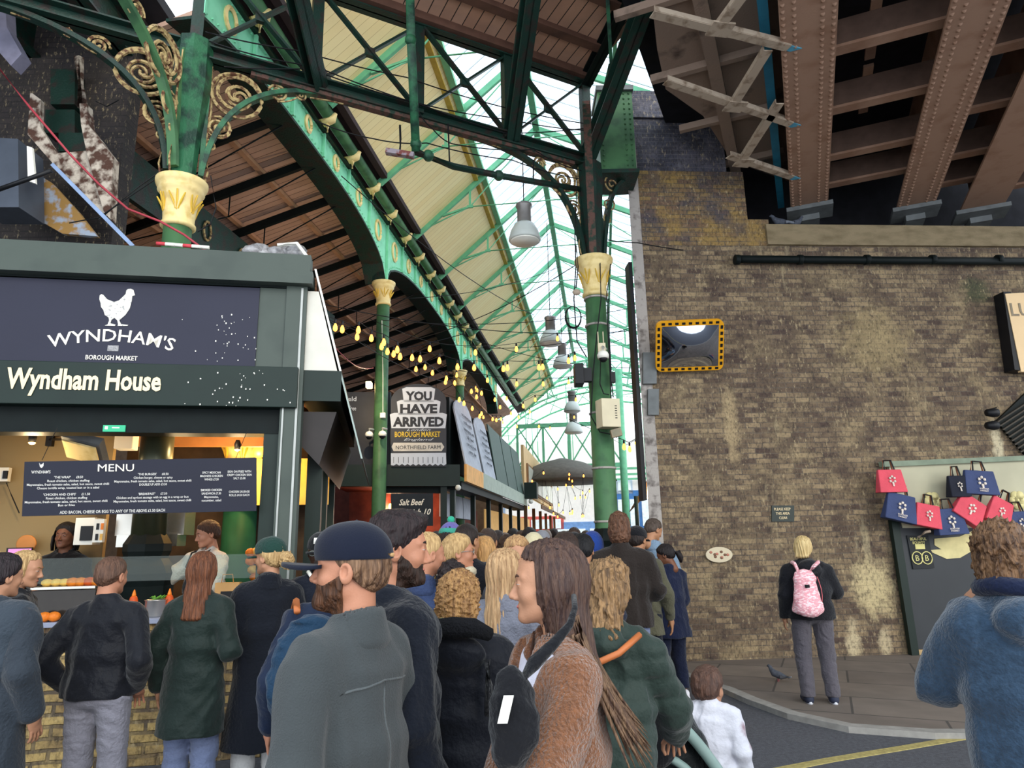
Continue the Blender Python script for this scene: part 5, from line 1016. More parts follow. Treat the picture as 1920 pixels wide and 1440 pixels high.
# pigeons
def pigeon(p, d, l, s=1.0, fly=False):
    p = V(p); d = V(d).normalized(); u = V((-d.y, d.x, 0)); t = thing('pigeon', l, 'bird', tuple(p)); PG = mat('pigeon_grey', '#4a4f5a', .7, var=.3, scale=30)
    m_ = MB(); z = .10*s; m_.path([p+UP*z+d*x*s+UP*h*s for x, h in ((-.17, -.01), (-.1, 0), (-.02, .01), (.06, .03), (.1, .08), (.12, .12), (.14, .13), (.165, .125))], [.012*s, .03*s, .055*s, .055*s, .035*s, .026*s, .024*s, .006*s], 10); m_.build('body', PG, t)
    MB().path([p+UP*(z-.01)-d*.06*s+u*.05*s, p+UP*(z)-d*.2*s+u*.02*s], [.03*s, .008], 6).build('wing', mat('pigeon_wing', '#7b808a', .7), t); MB().path([p+UP*(z-.01)-d*.06*s-u*.05*s, p+UP*(z)-d*.2*s-u*.02*s], [.03*s, .008], 6).build('wing', MATS['pigeon_wing'], t)
    for k in (-1, 1): MB().tube(p+UP*.06*s+u*.02*k*s, p+u*.02*k*s, .004).build('leg', mat('pigeon_leg', '#a0525a', .6), t)
pigeon(atZ(1460, 1280, .035), (-.7, .7, 0), 'dark pigeon walking on the pavement left of the pink backpack', .75)
def onledge(x, b): p = W(x, 424, b); return V((p.x, p.y, LZ))
pigeon(onledge(1465, -.1), (-.9, .1, 0), 'grey pigeon perched on the stone ledge left of the first girder'); pigeon(onledge(1492, -.1), (.9, .1, 0), 'paler pigeon perched on the ledge under the first girder end', .9)
# ============================================================ fittings on the right column
def rcb(px, py, Y=8.95): return atY(px, py, Y)
t = thing('vent_box', 'beige metal box with slits mounted on the tall green column', 'box', tuple(rcb(1140, 805)))
BG2 = mat('beige_metal', '#cfc4a6', .5, var=.05); c = rcb(1140, 776, 8.9); MB().box(c, (.125, .03, 0), (-.03, .1, 0), (0, 0, .19)).build('case', BG2, t, bevel=.008)
sl3 = MB()
for i in range(6): sl3.box(c+V((.03+.03, -.1+.012, .09-.032*i)), (.05, .01, 0), (0, .004, 0), (0, 0, .006))
sl3.build('slits', BLACK, t)
t = thing('cable_hub', 'small beige box with two antennas on the tall green column', 'router', tuple(rcb(1129, 650))); c = rcb(1128, 655, 8.93); MB().box(c, (.05, 0, 0), (0, .04, 0), (0, 0, .08)).build('case', BG2, t)
for x in (-.04, .03): MB().tube(c+V((x, 0, .08)), c+V((x, 0, .25)), .008).build('antenna', BG2, t)
cctv(rcb(1131, 672, 8.85), 'white dome camera on the tall green column')
t = thing('loudspeaker', 'black rectangular loudspeaker on a bracket left of the tall green column', 'speaker', tuple(rcb(1088, 720))); c = rcb(1085, 704, 8.9); MB().box(c, (.06, 0, 0), (0, .12, 0), (0, 0, .14)).build('cabinet', BLACK, t, bevel=.01); MB().box(c+V((.11, 0, 0)), (.06, 0, 0), (0, .06, 0), (0, 0, .09)).build('bracket', BLACK, t)
t = thing('floodlight', 'small bronze floodlight under the beige box on the column', 'floodlight', tuple(rcb(1156, 820))); c = rcb(1155, 812, 8.85); MB().box(c, V((.07, .02, .02)), (0, .05, 0), V((-.01, 0, .05))).build('housing', mat('bronze_metal', '#8a7a62', .5), t); MB().box(c-V((0, .052, 0)), V((.055, .015, .015)), (0, .003, 0), V((-.008, 0, .038))).build('lens', CG, t)
cc = rcb(1075, 594, 8.9); o = MB(); 
for k in range(4): o.path([cc+V(((.10+.004*k)*cos(a), .01*k, (.15+.004*k)*sin(a))) for a in [i*PI/14 for i in range(28)]], .006, 5, closed=True)
tag(o.build('cable_coil', WIRE), 'coil of black cable hanging left of the tall column below its capital', 'cable coil')
o = MB().ball(rcb(1081, 548), .06, 8, (1, .6, .8)).build('junction_box', BRACE); tag(o, 'small beige junction box hanging left of the cream capital', 'junction box')
ct_ = thing('cable_bundle', 'bundle of dark cables running down the tall green column', 'cable', tuple(rcb(1130, 700)))
for pts in ([(1082, 330), (1078, 440), (1080, 500), (1076, 560), (1082, 640), (1100, 670)], [(1125, 490), (1127, 560), (1120, 620), (1112, 700), (1108, 780), (1125, 810), (1150, 815)], [(1145, 495), (1138, 550), (1140, 620), (1144, 700), (1146, 750)], [(1126, 675), (1125, 720), (1132, 738), (1142, 740)], [(1141, 560), (1143, 640), (1147, 720), (1150, 745)], [(1080, 460), (1084, 500), (1080, 540)]):
    MB().path([rcb(x, y, 8.98) for x, y in pts], .009, 5).build('strand', WIRE, ct_)
o = MB().box(rcb(1149, 708, 9.0), (.03, 0, 0), (0, .04, 0), (0, 0, .07)).build('junction_box', BLACK); tag(o, 'small black box on the right side of the tall green column', 'junction box')
# green drain pipes hanging from the truss and old strip light
dp = thing('drain_pipe', 'green and rusty drain pipe dropping from the truss and turning towards the right column', 'pipe', tuple(atY(778, 290, 7.6)))
P = [atY(768, -30, 7.0), atY(771, 80, 7.3), atY(780, 285, 7.7), atY(850, 312, 8.0), atY(940, 330, 8.4), atY(1085, 355, 9.1)]
MB().path(P[:3], .055, 12).build('downpipe', G_MID, dp); MB().path(P[2:], .045, 12).build('branch_pipe', G_DARK, dp)
for p in (atY(770, 75, 7.28), atY(780, 270, 7.68), atY(803, 292, 7.78), atY(935, 329, 8.38)): MB().ball(p, .075, 10).build('joint', G_MID, dp)
for a, b in ((atY(840, 232, 7.9), atY(843, 305, 7.97)), (atY(1000, 300, 8.6), atY(1000, 342, 8.65))): MB().tube(a, b, .01).build('hanger', WIRE, dp)
fl = thing('strip_light', 'old rusty strip light hanging from the lattice truss on a chain', 'light', tuple(atY(750, 290, 7.5)))
MB().bar(atY(724, 284, 7.5), atY(776, 292, 7.5), .08, .06).build('casing', mat('rust_white_casing', '#8a8088', .7, var=.3, scale=12, col2='#6e3a34', w2=(.5, .6)), fl); MB().path([atY(750, 283, 7.5), atY(751, 262, 7.5), atY(750, 235, 7.6)], .014, 5).build('chain', WIRE, fl)
# tangled cables along the truss
lab = ['topmost', 'second', 'third', 'fourth', 'fifth', 'lowest']
for i, (pts, sg2) in enumerate([([(385, 60), (560, 95), (762, 145), (940, 200), (1100, 232)], .02), ([(385, 75), (560, 120), (770, 190), (960, 225), (1110, 245)], .03), ([(420, 125), (600, 128), (800, 200), (950, 250), (1100, 240)], .02), ([(590, 225), (700, 260), (800, 268), (960, 300), (1085, 335)], .03), ([(780, 200), (810, 240), (850, 270), (1000, 280), (1090, 320)], .04), ([(1140, 450), (1195, 455), (1290, 470)], .01)]):
    cable([trussp(x, y, .12) for x, y in pts], .008, WIRE, 'dark fuzzy cable strung in front of the lattice truss, %s of six' % lab[i], sag=sg2)
# ============================================================ pendant lamps
def pendant(px, py, Y, s, l):
    p = atY(px, py, Y); t = thing('pendant_lamp', l, 'lamp', tuple(p)); gm = mat('grey_lamp_metal', '#8f8c8a', .4, metal=.4)
    MB().lathe([(.24*s, 0), (.255*s, .02*s), (.22*s, .16*s), (.16*s, .27*s), (.12*s, .3*s)], p, 22).build('lamp_shade', mat('milky_shade', '#c3c9c4', .3, var=.04), t)
    MB().lathe([(.11*s, .3*s), (.11*s, .56*s), (.13*s, .58*s), (.13*s, .62*s), (.04*s, .64*s)], p, 16).build('ballast', gm, t); MB().lathe([(.22*s, -.015), (.225*s, 0)], p, 20).build('diffuser', WHITE, t)
    MB().tube(p+UP*.64*s, p+UP*2.9*s, .008).build('cord', WIRE, t)
pendant(984, 452, 9.4, .95, 'large pendant lamp with a pale bell shade, nearest of the row under the glass roof'); pendant(1033, 645, 14.5, 1.0, 'pendant lamp second in the row, beside the tall green column'); pendant(1055, 688, 18, 1.05, 'pendant lamp third in the row under the glass roof')
pendant(1073, 772, 22, 1.1, 'pendant lamp fourth in the row, hanging low before the bright end'); pendant(1076, 812, 26, 1.4, 'farthest pendant lamp, faint against the bright end of the aisle')
# ============================================================ festoon lights
z6 = lambda L_: [(580+x/2.88, 560+y/2.88) for x, y in L_]
strings = [
 (8.6, 9.4, z6([(140, 155), (178, 165), (265, 168), (258, 205), (335, 213), (402, 235), (475, 275), (490, 312)])),
 (9.5, 11.5, z6([(390, 258), (422, 285), (455, 298), (555, 318), (598, 325), (702, 335), (800, 368), (890, 372), (1048, 378), (1070, 372), (1240, 370), (1260, 368), (1400, 335), (1435, 320)])),
 (10.5, 13, z6([(650, 270), (897, 290), (1118, 272), (1340, 215)])),
 (12, 15, z6([(576, 380), (625, 370), (665, 400), (735, 450), (785, 455), (795, 412), (962, 440), (1120, 460), (1263, 460), (1400, 450)])),
 (13, 17, z6([(740, 430), (810, 545), (835, 565), (875, 500), (903, 530), (930, 510), (905, 495), (1065, 540), (1155, 580), (1220, 545), (1440, 545)])),
 (15, 20, z6([(880, 592), (920, 635), (930, 620), (1002, 545), (1030, 585), (990, 650), (1010, 655), (1090, 620), (1130, 640), (1190, 610)])),
 (19, 26, z6([(900, 480), (940, 640), (1035, 650), (1045, 668), (1120, 690), (1240, 690), (1300, 700), (1430, 640), (1700, 810), (1760, 780)])),
 (24, 29, [(980+random.random()*130, 884+random.random()*85) for _ in range(34)]),
 (11, 12, z6([(1700, 800), (1730, 812), (1790, 770)])),
]
sname = ['left of the slim front column', 'across the middle of the aisle', 'highest over the aisle', 'below the yellow boarded roof', 'over the second slim column', 'over the roofs of the aisle stalls', 'far down the aisle', 'in the bright far end of the aisle', 'right of the tall green column']
bulb0 = None
for si, (Y0, Y1, pts) in enumerate(strings):
    hang = []; n = len(pts); grp = 'festoon bulbs '+sname[si]
    for i, (x, y) in enumerate(pts):
        Y = lerp(Y0, Y1, i/max(1, n-1)); p = atY(x, y, Y)
        if bulb0 is None:
            bulb0 = thing('light_bulb', '', 'light bulb', tuple(p)); g_ = MB(); g_.lathe([(.004, -.055), (.022, -.045), (.031, -.02), (.028, .01), (.016, .04), (.013, .05)], p, 10).build('glass', BULB, bulb0); MB().lathe([(.015, .05), (.016, .10), (.006, .115)], p, 8).build('socket', BLACK, bulb0); b = bulb0
        else: b = copy_tree(bulb0); b.location = p
        b['label'] = 'small warm bulb hanging on a festoon cable '+sname[si]; b['group'] = grp; b['category'] = 'light bulb'
        hang.append(p+UP*.115)
    o = []
    hs = sorted(hang, key=lambda q: q.x)
    hs = [hs[0]+V((-.9, -.3, .3))]+hs+[hs[-1]+V((.9, .3, .3))]
    for p, q in zip(hs, hs[1:]):
        for i in range(5): t_ = i/5; o.append(p.lerp(q, t_)+UP*(.06*4*t_*(1-t_)*(p-q).length*-.3))
    tag(MB().path(o+[hs[-1]], .006, 4).build('festoon_cable', WIRE), 'thin festoon cable carrying the bulbs '+sname[si], 'cable')
for i, (a, b) in enumerate([((604, 570, 9), (1185, 620, 12)), ((715, 600, 12), (1195, 575, 13)), ((760, 640, 12.5), (1120, 470, 9.2)), ((600, 590, 9), (860, 720, 15)), ((860, 625, 15), (1190, 690, 14)), ((740, 560, 13), (1050, 500, 16)), ((640, 330, 8), (1000, 590, 15)), ((870, 650, 16), (1200, 610, 13)), ((600, 610, 8.8), (700, 690, 12))]):
    cable([atY(*a), atY(*b)], .007, WIRE if i != 8 else mat('red_cable', '#a03a44', .6), 'long thin overhead cable crossing the aisle, number %s from the camera' % ('one', 'two', 'three', 'four', 'five', 'six', 'seven', 'eight', 'nine')[i] if i != 8 else 'dark red overhead cable beside the white side board of the stall', sag=.2)
o = MB().box(atY(692, 722, 13.75), (.05, .0, 0), (0, .08, 0), (0, 0, .06)).build('floodlight', glow('flood_glow', '#ffd890', 16)); tag(o, 'bright warm floodlight above the dark panel left of the slim column', 'floodlight')
li = bpy.data.lights.new('lamp_light', 'POINT'); li.energy = 60; li.color = (1, .75, .45); lo = bpy.data.objects.new('lamp_light', li); COL.objects.link(lo); lo.location = atY(690, 730, 12.2)
# lights inside the salt beef stall
li = bpy.data.lights.new('lamp_light', 'POINT'); li.energy = 90; li.color = (1, .6, .35); li.shadow_soft_size = .2; lo = bpy.data.objects.new('lamp_light', li); COL.objects.link(lo); lo.location = V((-2.6, 14.6, 2.3))
o = MB().ball((-2.6, 14.6, 2.42), .07, 10).build('round_lamp', LAMP); tag(o, 'warm round lamp glowing inside the salt beef stall', 'lamp')
# ============================================================ people: implicit surfaces meshed with surface nets
def snet(f, lo, hi, h):
    lo = np.array(lo, float); hi = np.array(hi, float); n = np.maximum(3, np.ceil((hi-lo)/h).astype(int)+1)
    ax = [lo[i]+h*np.arange(n[i]) for i in range(3)]
    P = [ax[0][:, None, None].astype(np.float32), ax[1][None, :, None].astype(np.float32), ax[2][None, None, :].astype(np.float32)]
    v = np.broadcast_to(f(P), tuple(n)).astype(np.float32).copy()
    v[0] = v[-1] = 1; v[:, 0] = v[:, -1] = 1; v[:, :, 0] = v[:, :, -1] = 1
    c = [v[i:n[0]-1+i, j:n[1]-1+j, k:n[2]-1+k] for i in (0, 1) for j in (0, 1) for k in (0, 1)]
    neg = sum((q < 0).astype(np.int8) for q in c); act = (neg > 0) & (neg < 8)
    I = np.argwhere(act); idx = -np.ones(act.shape, int); idx[act] = np.arange(len(I))
    cv = np.stack([q[act] for q in c], 1); off = np.array([(i, j, k) for i in (0, 1) for j in (0, 1) for k in (0, 1)], float)
    acc = np.zeros((len(I), 3)); cnt = np.zeros(len(I))
    for a in range(8):
        for b in range(a+1, 8):
            if np.abs(off[a]-off[b]).sum() == 1:
                va, vb = cv[:, a], cv[:, b]; m = (va < 0) != (vb < 0); t = va[m]/(va[m]-vb[m])
                acc[m] += off[a]+(off[b]-off[a])*t[:, None]; cnt[m] += 1
    V_ = lo+(I+acc/np.maximum(cnt, 1)[:, None])*h; F_ = []
    for d in range(3):
        sl = [slice(1, n[q]-1) for q in range(3)]; s0 = list(sl); s1 = list(sl); s0[d] = slice(0, n[d]-1); s1[d] = slice(1, n[d])
        A0 = v[tuple(s0)] < 0; A1 = v[tuple(s1)] < 0; ch = np.argwhere(A0 != A1)
        if not len(ch): continue
        fl = A0[tuple(ch.T)]; base = ch.copy()
        for q in range(3):
            if q != d: base[:, q] += 1
        e = [(d+1) % 3, (d+2) % 3]; q = []
        for du, dv in ((0, 0), (-1, 0), (-1, -1), (0, -1)):
            b = base.copy(); b[:, e[0]] += du; b[:, e[1]] += dv; q.append(idx[tuple(b.T)])
        q = np.stack(q, 1); q[~fl] = q[~fl][:, ::-1]; F_.append(q)
    return V_, (np.concatenate(F_) if F_ else np.zeros((0, 4), int))
def smin(a, b, k):
    if k <= 0: return np.minimum(a, b)
    h = np.clip(.5+.5*(b-a)/k, 0, 1); return b*(1-h)+a*h-k*h*(1-h)
def cap_(P, a, b, ra, rb=None, sy=1.0):
    rb = ra if rb is None else rb; d = [b[i]-a[i] for i in range(3)]; L2 = sum(q*q for q in d)+1e-9
    t = np.clip(sum((P[i]-a[i])*d[i] for i in range(3))/L2, 0, 1)
    return np.sqrt((P[0]-a[0]-d[0]*t)**2+((P[1]-a[1]-d[1]*t)/sy)**2+(P[2]-a[2]-d[2]*t)**2)-(ra+(rb-ra)*t)
def vc(P, z0, z1, r0, r1, c0=(0, 0), c1=(0, 0)):
    t = np.clip((P[2]-z0)/(z1-z0), 0, 1); zz = np.clip(P[2], z0, z1); rx = r0[0]+(r1[0]-r0[0])*t; ry = r0[1]+(r1[1]-r0[1])*t
    m = np.minimum(rx, ry); return (np.sqrt(((P[0]-c0[0]-(c1[0]-c0[0])*t)/rx)**2+((P[1]-c0[1]-(c1[1]-c0[1])*t)/ry)**2+((P[2]-zz)/(m*.6))**2)-1)*m
def el(P, c, r):
    m = min(r); return (np.sqrt(sum(((P[i]-c[i])/r[i])**2 for i in range(3)))-1)*m
def folds(P, amp, fr, seed=0, st=(1, 1, 1)):
    rs = np.random.RandomState(seed); o = 0; w = 0
    for i in range(3): d = rs.randn(3)*np.array(st); w = w+np.sin((P[0]*d[0]+P[1]*d[1]+P[2]*d[2])*fr*.45+i)
    for i in range(5):
        d = rs.randn(3)*np.array(st); d /= np.linalg.norm(d)+1e-6; q = np.sin((P[0]*d[0]+P[1]*d[1]+P[2]*d[2])*fr*(.7+.35*i)+1.3*w+i); o = o+(q if i % 2 else 1.2-2.2*np.abs(q))/(1+.3*i)
    return o*amp*.45
SK = {'fair': '#b28266', 'pink': '#b07a60', 'tan': '#a87858', 'brown': '#6e4632', 'dark': '#3a261e'}
def skin(k): return mat('skin_'+k, SK[k], .5, var=.07, scale=18, bump=.08, bscale=160)
HC = {}
def hairmat(c, c2=None): return mat('hair_'+c.strip('#'), c, .5, var=.4, scale=60, col2=c2, w2=(.36, .68), bump=.7, bscale=110, stretch=(1.4, 1.4, .09))
def cloth(nm, c, rough=.9, bs=55, b=.5, **k): return mat(nm, [v*.90 for v in (int(c[i:i+2], 16)/255 for i in (1, 3, 5))], rough, var=.10, scale=3, bump=b, bscale=bs, spec=.15, sheen=.15, **k)
def headf(g, face=True):
    nr = .058 if g == 'm' else .048
    def f(P):
        d = el(P, (0, -.012, .03), (.077, .099, .086)); d = smin(d, el(P, (0, .02, -.03), (.062, .072, .085)), .03)
        X = [abs(P[0]), P[1], P[2]]
        d = smin(d, cap_(X, (.046, .0, -.062), (.014, .066, -.093), .020), .025); d = smin(d, el(P, (0, .078, -.098), (.02, .016, .016)), .015)
        if face:
            d = smin(d, cap_(P, (0, .087, .008), (0, .109, -.034), .007, .0115), .009); d = smin(d, el(X, (.012, .096, -.04), (.009, .011, .008)), .006)
            d = smin(d, cap_(X, (.012, .083, .024), (.045, .066, .022), .009), .012)
            d = np.maximum(d, -(el(X, (.031, .100, .002), (.017, .018, .011)))+.0); d = smin(d, el(X, (.031, .078, .001), (.0125, .0125, .0125)), .004)
            d = smin(d, el(X, (.037, .056, -.032), (.024, .022, .022)), .02)
            d = smin(d, cap_(X, (0, .089, -.063), (.018, .083, -.064), .0055), .006); d = smin(d, cap_(X, (0, .087, -.074), (.015, .081, -.073), .006), .006)
        e = el(X, (.081, -.012+.0, -.012), (.011, .021, .033)); e = np.maximum(e, -el(X, (.090, -.008, -.008), (.010, .011, .018))); d = smin(d, e, .006)
        d = smin(d, cap_(P, (0, -.022, -.06), (0, -.030, -.185), nr, nr*1.02), .02)
        return d
    return f
HEADS = {}
def headmesh(g, h):
    if (g, h) not in HEADS: HEADS[(g, h)] = snet(headf(g, h < .009), (-.15, -.15, -.25), (.15, .14, .13), h)
    return HEADS[(g, h)]
def handmesh(kind='relax', h=.0038):
    if ('hand', kind) in HEADS: return HEADS[('hand', kind)]
    cu = {'relax': .5, 'grip': 1.25, 'flat': .15}[kind]
    def f(P):    # fingers along +x, palm faces -z, thumb towards +y
        d = el(P, (.045, 0, 0), (.05, .042, .016)); d = smin(d, cap_(P, (-.03, 0, 0), (.02, 0, 0), .026, .028), .02)
        for i, (y, L) in enumerate(((.030, .070), (.010, .078), (-.011, .072), (-.031, .056))):
            a = (.082-.004*abs(i-1), y, .0); p = a; ang = cu*.35
            for k, fr in enumerate((.45, .32, .23)):
                q = (p[0]+L*fr*math.cos(ang), p[1]+(.003 if i == 0 else -.002*(i-1)), p[2]-L*fr*math.sin(ang)); d = smin(d, cap_(P, p, q, .0088-.0008*k, .0082-.0008*k), .003 if k == 0 else .002); p = q; ang += cu*.6
        t0, t1, t2, t3 = (.015, .03, -.004), (.045, .055, -.018), (.07, .058, -.03-.01*cu), (.09, .05, -.042-.012*cu)
        d = smin(d, cap_(P, t0, t1, .014, .011), .012); d = smin(d, cap_(P, t1, t2, .0105, .0095), .002); d = smin(d, cap_(P, t2, t3, .0095, .0075), .002)
        return d
    HEADS[('hand', kind)] = snet(f, (-.07, -.06, -.11), (.17, .085, .03), h); return HEADS[('hand', kind)]
ARMS = {'down': ((.255, -.04, 1.14), (.265, .05, .90)), 'pocket': ((.315, -.13, 1.15), (.225, .04, .95)), 'front': ((.245, .02, 1.14), (.11, .27, 1.13)), 'phone': ((.25, .04, 1.13), (.09, .26, 1.24)),
        'up': ((.33, .14, 1.25), (.14, .20, 1.50)), 'bent': ((.30, -.06, 1.15), (.16, .22, 1.10)), 'push': ((.24, .10, 1.16), (.20, .42, 1.05)), 'back': ((.25, -.16, 1.16), (.27, -.14, .92)), 'fwd': ((.24, .12, 1.14), (.25, .34, .99))}
def rot(yaw, pitch, roll=0):   # yaw right, pitch down
    return np.array(Matrix.Rotation(-R(yaw), 3, 'Z') @ Matrix.Rotation(-R(pitch), 3, 'X') @ Matrix.Rotation(R(roll), 3, 'Y'))
CAST = []
class Person:
    def __init__(s, label, px, top, Y, az=0, head=(0, 0), g='m', skin_='fair', lv=1, arms=('down', 'down'), w=1.0, base=0, legs='stand', lean=0, group=None, h=None, hs=1.0, cat='person', sink=0):
        s.lv = lv; p = atY(px, top, Y); s.H = (p.z-base) if h is None else h; s.s = s.H/1.75; s.g = g; s.w = w; s.lean = lean
        s.loc = np.array((p.x, p.y, base)); s.R = np.array(Matrix.Rotation(-R(az), 3, 'Z')); s.hs = hs
        # place so that the HEAD sits on the pixel
        s.hc = np.array((0, .012+lean+.09*(hs-1), 1.75-.115*hs)); off = s.R @ np.array((0, lean, 0))*s.s; s.loc = s.loc-off*np.array((1, 1, 0))
        s.root = thing('person', label, cat, tuple(s.loc), -R(az), group); s.hR = rot(*head); s.skin = skin(skin_)
        s.fine = {0: .022, 1: .014, 2: .009}[lv]; s.seed = int(abs(px*7+Y*13)) % 9999
        s.arms = []
        for sd_, a in ((-1, arms[0]), (1, arms[1])):
            e, wr = ARMS[a] if isinstance(a, str) else a; k = .93+.07*w
            s.arms.append(((sd_*.172*w, lean*.9, 1.375), (sd_*e[0]*k, e[1]+lean*.7, e[2]-.02), (sd_*wr[0]*k, wr[1]+lean*.5, wr[2])))
        st = {'stand': 0, 'walk': .26, 'step': .12}[legs]; s.legs = [((-.09*w, 0, .92), (-.10*w, .04+st*.6, .50), (-.105*w, st-.02, .085)), ((.09*w, 0, .92), (.10*w, .03-st*.25, .50), (.105*w, -st-.02, .085+(.05 if st > .2 else 0)))]
        s.shod = False; CAST.append(s); s._body()
    def W_(s, V_): return (V_*s.s) @ s.R.T+s.loc
    def H_(s, V_): return s.W_((V_*s.hs) @ s.hR.T+s.hc)
    def add(s, name, V_, F_, mt, head=False, parent=None, smooth=True): return mesh_obj(name, (s.H_ if head else s.W_)(np.asarray(V_, float)), F_, mt, parent or s.root, smooth)
    def mb(s, name, m_, mt, head=True, parent=None):
        a = np.array([tuple(v) for v in m_.v]); return mesh_obj(name, (s.H_ if head else s.W_)(a), m_.f, mt, parent or s.root, True)
    def torso(s, P, o=0.0, belly=0.0):
        w = s.w; L = s.lean; d = vc(P, 1.16, 1.34, (.155*w+o, .105+o+belly), (.15*w+o, .095+o), (0, L*.7), (0, L*.95)); d = smin(d, cap_(P, (-.125*w, L*.9, 1.380), (.125*w, L*.9, 1.380),   .058+o), .05); d = smin(d, cap_([abs(P[0]), P[1], P[2]], (0, L-.02, 1.445), (.13*w, L*.9, 1.395), .055+o*.5, .045+o*.8), .03)
        return smin(d, vc(P, .93, 1.16, (.16*w+o, .115+o+belly), (.15*w+o, .105+o+belly), (0, 0), (0, L*.6)), .05)
    def armsf(s, P, d, o0, o1, end=1.0):
        for sh, e, wr in s.arms:
            wr2 = tuple(e[i]+(wr[i]-e[i])*end for i in range(3)); d = smin(d, cap_(P, sh, e, .046+o0*.9, .040+o0), .03); d = smin(d, cap_(P, e, wr2, .041+o0, .029+o1), .02)
        return d
    def bnd(s, z0, z1, pad=.06):
        xs = [q[i][0] for q in s.arms for i in range(3)]; ys = [q[i][1] for q in s.arms for i in range(3)]+[-.2, .16, s.lean+.15]
        return (min(xs+[-.24*s.w])-pad-.04, min(ys)-pad-.02, z0), (max(xs+[.24*s.w])+pad+.04, max(ys)+pad+.04, z1)
    def _body(s):
        def f(P):
            d = s.torso(P); d = s.armsf(P, d, 0, 0)
            for a, b, c in s.legs: d = smin(d, cap_(P, a, b, .082, .055), .03); d = smin(d, cap_(P, b, c, .052, .036), .02)
            return d
        lo, hi = s.bnd(.04, 1.52); V1, F1 = snet(f, lo, hi, max(.016, s.fine)); V1 = s.W_(V1); V2, F2 = headmesh(s.g, {0: .011, 1: .007, 2: .0042}[s.lv]); V2 = s.H_(V2)
        vs = [V1, V2]; fs = [F1, F2+len(V1)]; n = len(V1)+len(V2); s.hands = []
        for i, (sh, e, wr) in enumerate(s.arms):
            e, wr = np.array(e), np.array(wr); d = (wr-e)/np.linalg.norm(wr-e); side = -1 if i == 0 else 1
            up = np.array((-side, 0, 0.0)) if abs(d[2]) > .8 else np.array((0, 0, 1.0)); nz = up-d*d.dot(up); nz /= np.linalg.norm(nz); 
            if abs(d[2]) > .8: nz = -nz   # back of the hand outwards
            ty = np.cross(nz, d)
            if (abs(d[2]) > .8 and ty[1] < 0) or (abs(d[2]) <= .8 and ty[0]*side > 0): ty = -ty
            Vh, Fh = handmesh(getattr(s, 'hk', 'relax')) if s.lv else headmesh('m', .011)
            if s.lv == 0: continue
            B = np.stack([d, ty, nz], 0); q = s.W_(wr+d*.03+Vh @ B); vs.append(q); fs.append((Fh if np.linalg.det(B) > 0 else Fh[:, ::-1])+n); n += len(q); s.hands.append((wr, d))
        s.body = mesh_obj('body', np.concatenate(vs), np.concatenate(fs), s.skin, s.root, True)
    # ---- clothing
    def coat(s, mt, hem=.86, th=.02, name='jacket', flare=.02, collar='stand', cuff=.97, puff=0, vneck=0, fold=.008, ff=24, belly=.0, sleeve=None, st=(1, 1, .6)):
        sl = th if sleeve is None else sleeve; w = s.w; L = s.lean
        def f(P):
            d = s.torso(P, th+.004, belly); zb = max(.80, hem)
            if hem < .95: d = smin(d, vc(P, hem, 1.0, (.165*w+th+flare, .125+th+flare*.8+belly), (.158*w+th, .115+th+belly), (0, 0), (0, 0)), .04)
            d = s.armsf(P, d, sl+.004, sl+.002, cuff)
            if collar == 'stand': c = vc(P, 1.42, 1.50, (.088, .086), (.074, .076), (0, L*.95-.015), (0, L-.025)); d = smin(d, c, .03)
            if collar == 'fold': c = vc(P, 1.40, 1.49, (.112, .102), (.078, .082), (0, L-.01), (0, L-.025)); d = smin(d, c, .02)
            if collar in ('hood', 'fur'):
                d = smin(d, el(P, (0, L-.125, 1.42), (.125, .075, .085)), .03); d = smin(d, vc(P, 1.41, 1.48, (.108, .104), (.088, .095), (0, L-.02), (0, L-.03)), .03)
            if fold: d = d-folds(P, fold, ff, s.seed, st)
            if puff: d = d-puff*(np.abs(np.sin(P[2]*PI/.085))-.5)
            if collar: d = np.maximum(d, -cap_(P, (0, L+.01, 1.51), (0, L+.03, 1.75), .052 if s.g == 'f' else .062))
            if vneck: d = np.maximum(d, -np.maximum(np.maximum(np.abs(P[0])-(.02+(P[2]-1.08)*.30), -(P[1]-.04-L*.9)), 1.12-P[2]))
            d = np.maximum(d, hem-P[2]+.004*np.sin(P[0]*25))
            return d
        s.coatf = f; lo, hi = s.bnd(hem-.03, 1.60, .08+th); V_, F_ = snet(f, lo, hi, s.fine); o = s.add(name, V_, F_, mt); s.jk = o
        if collar == 'fold' and s.lv:
            def c(P):
                d = np.maximum(vc(P, 1.435, 1.50, (.108, .102), (.078, .080), (0, L-.014), (0, L-.026)), -vc(P, 1.38, 1.60, (.092, .086), (.058, .060), (0, L-.014), (0, L-.02))); return np.where(P[1] > .03+L, np.maximum(d, .03-np.abs(P[0])), d)
            V_, F_ = snet(c, (-.16, L-.17, 1.37), (.16, L+.14, 1.56), .007); s.add('collar', V_, F_, mt, parent=o)
        return o
    def trousers(s, mt, hem=.09, o=.018, name='trousers', fl=0):
        def f(P):
            d = vc(P, .90, 1.02, (.16*s.w+o, .115+o), (.15*s.w+o, .108+o))
            for a, b, c in s.legs: d = smin(d, cap_(P, a, b, .082+o, .060+o), .03); d = smin(d, cap_(P, b, c, .058+o, .046+o+fl), .02)
            return np.maximum(d-folds(P, .006, 30, s.seed+3, (1, 1, 1.4)), hem-P[2])
        ys = [q[i][1] for q in s.legs for i in range(3)]; V_, F_ = snet(f, (-.30*s.w, min(ys+[-.18])-.1, hem-.03), (.30*s.w, max(ys+[.16])+.1, 1.12), max(.012, s.fine)); return s.add(name, V_, F_, mt)
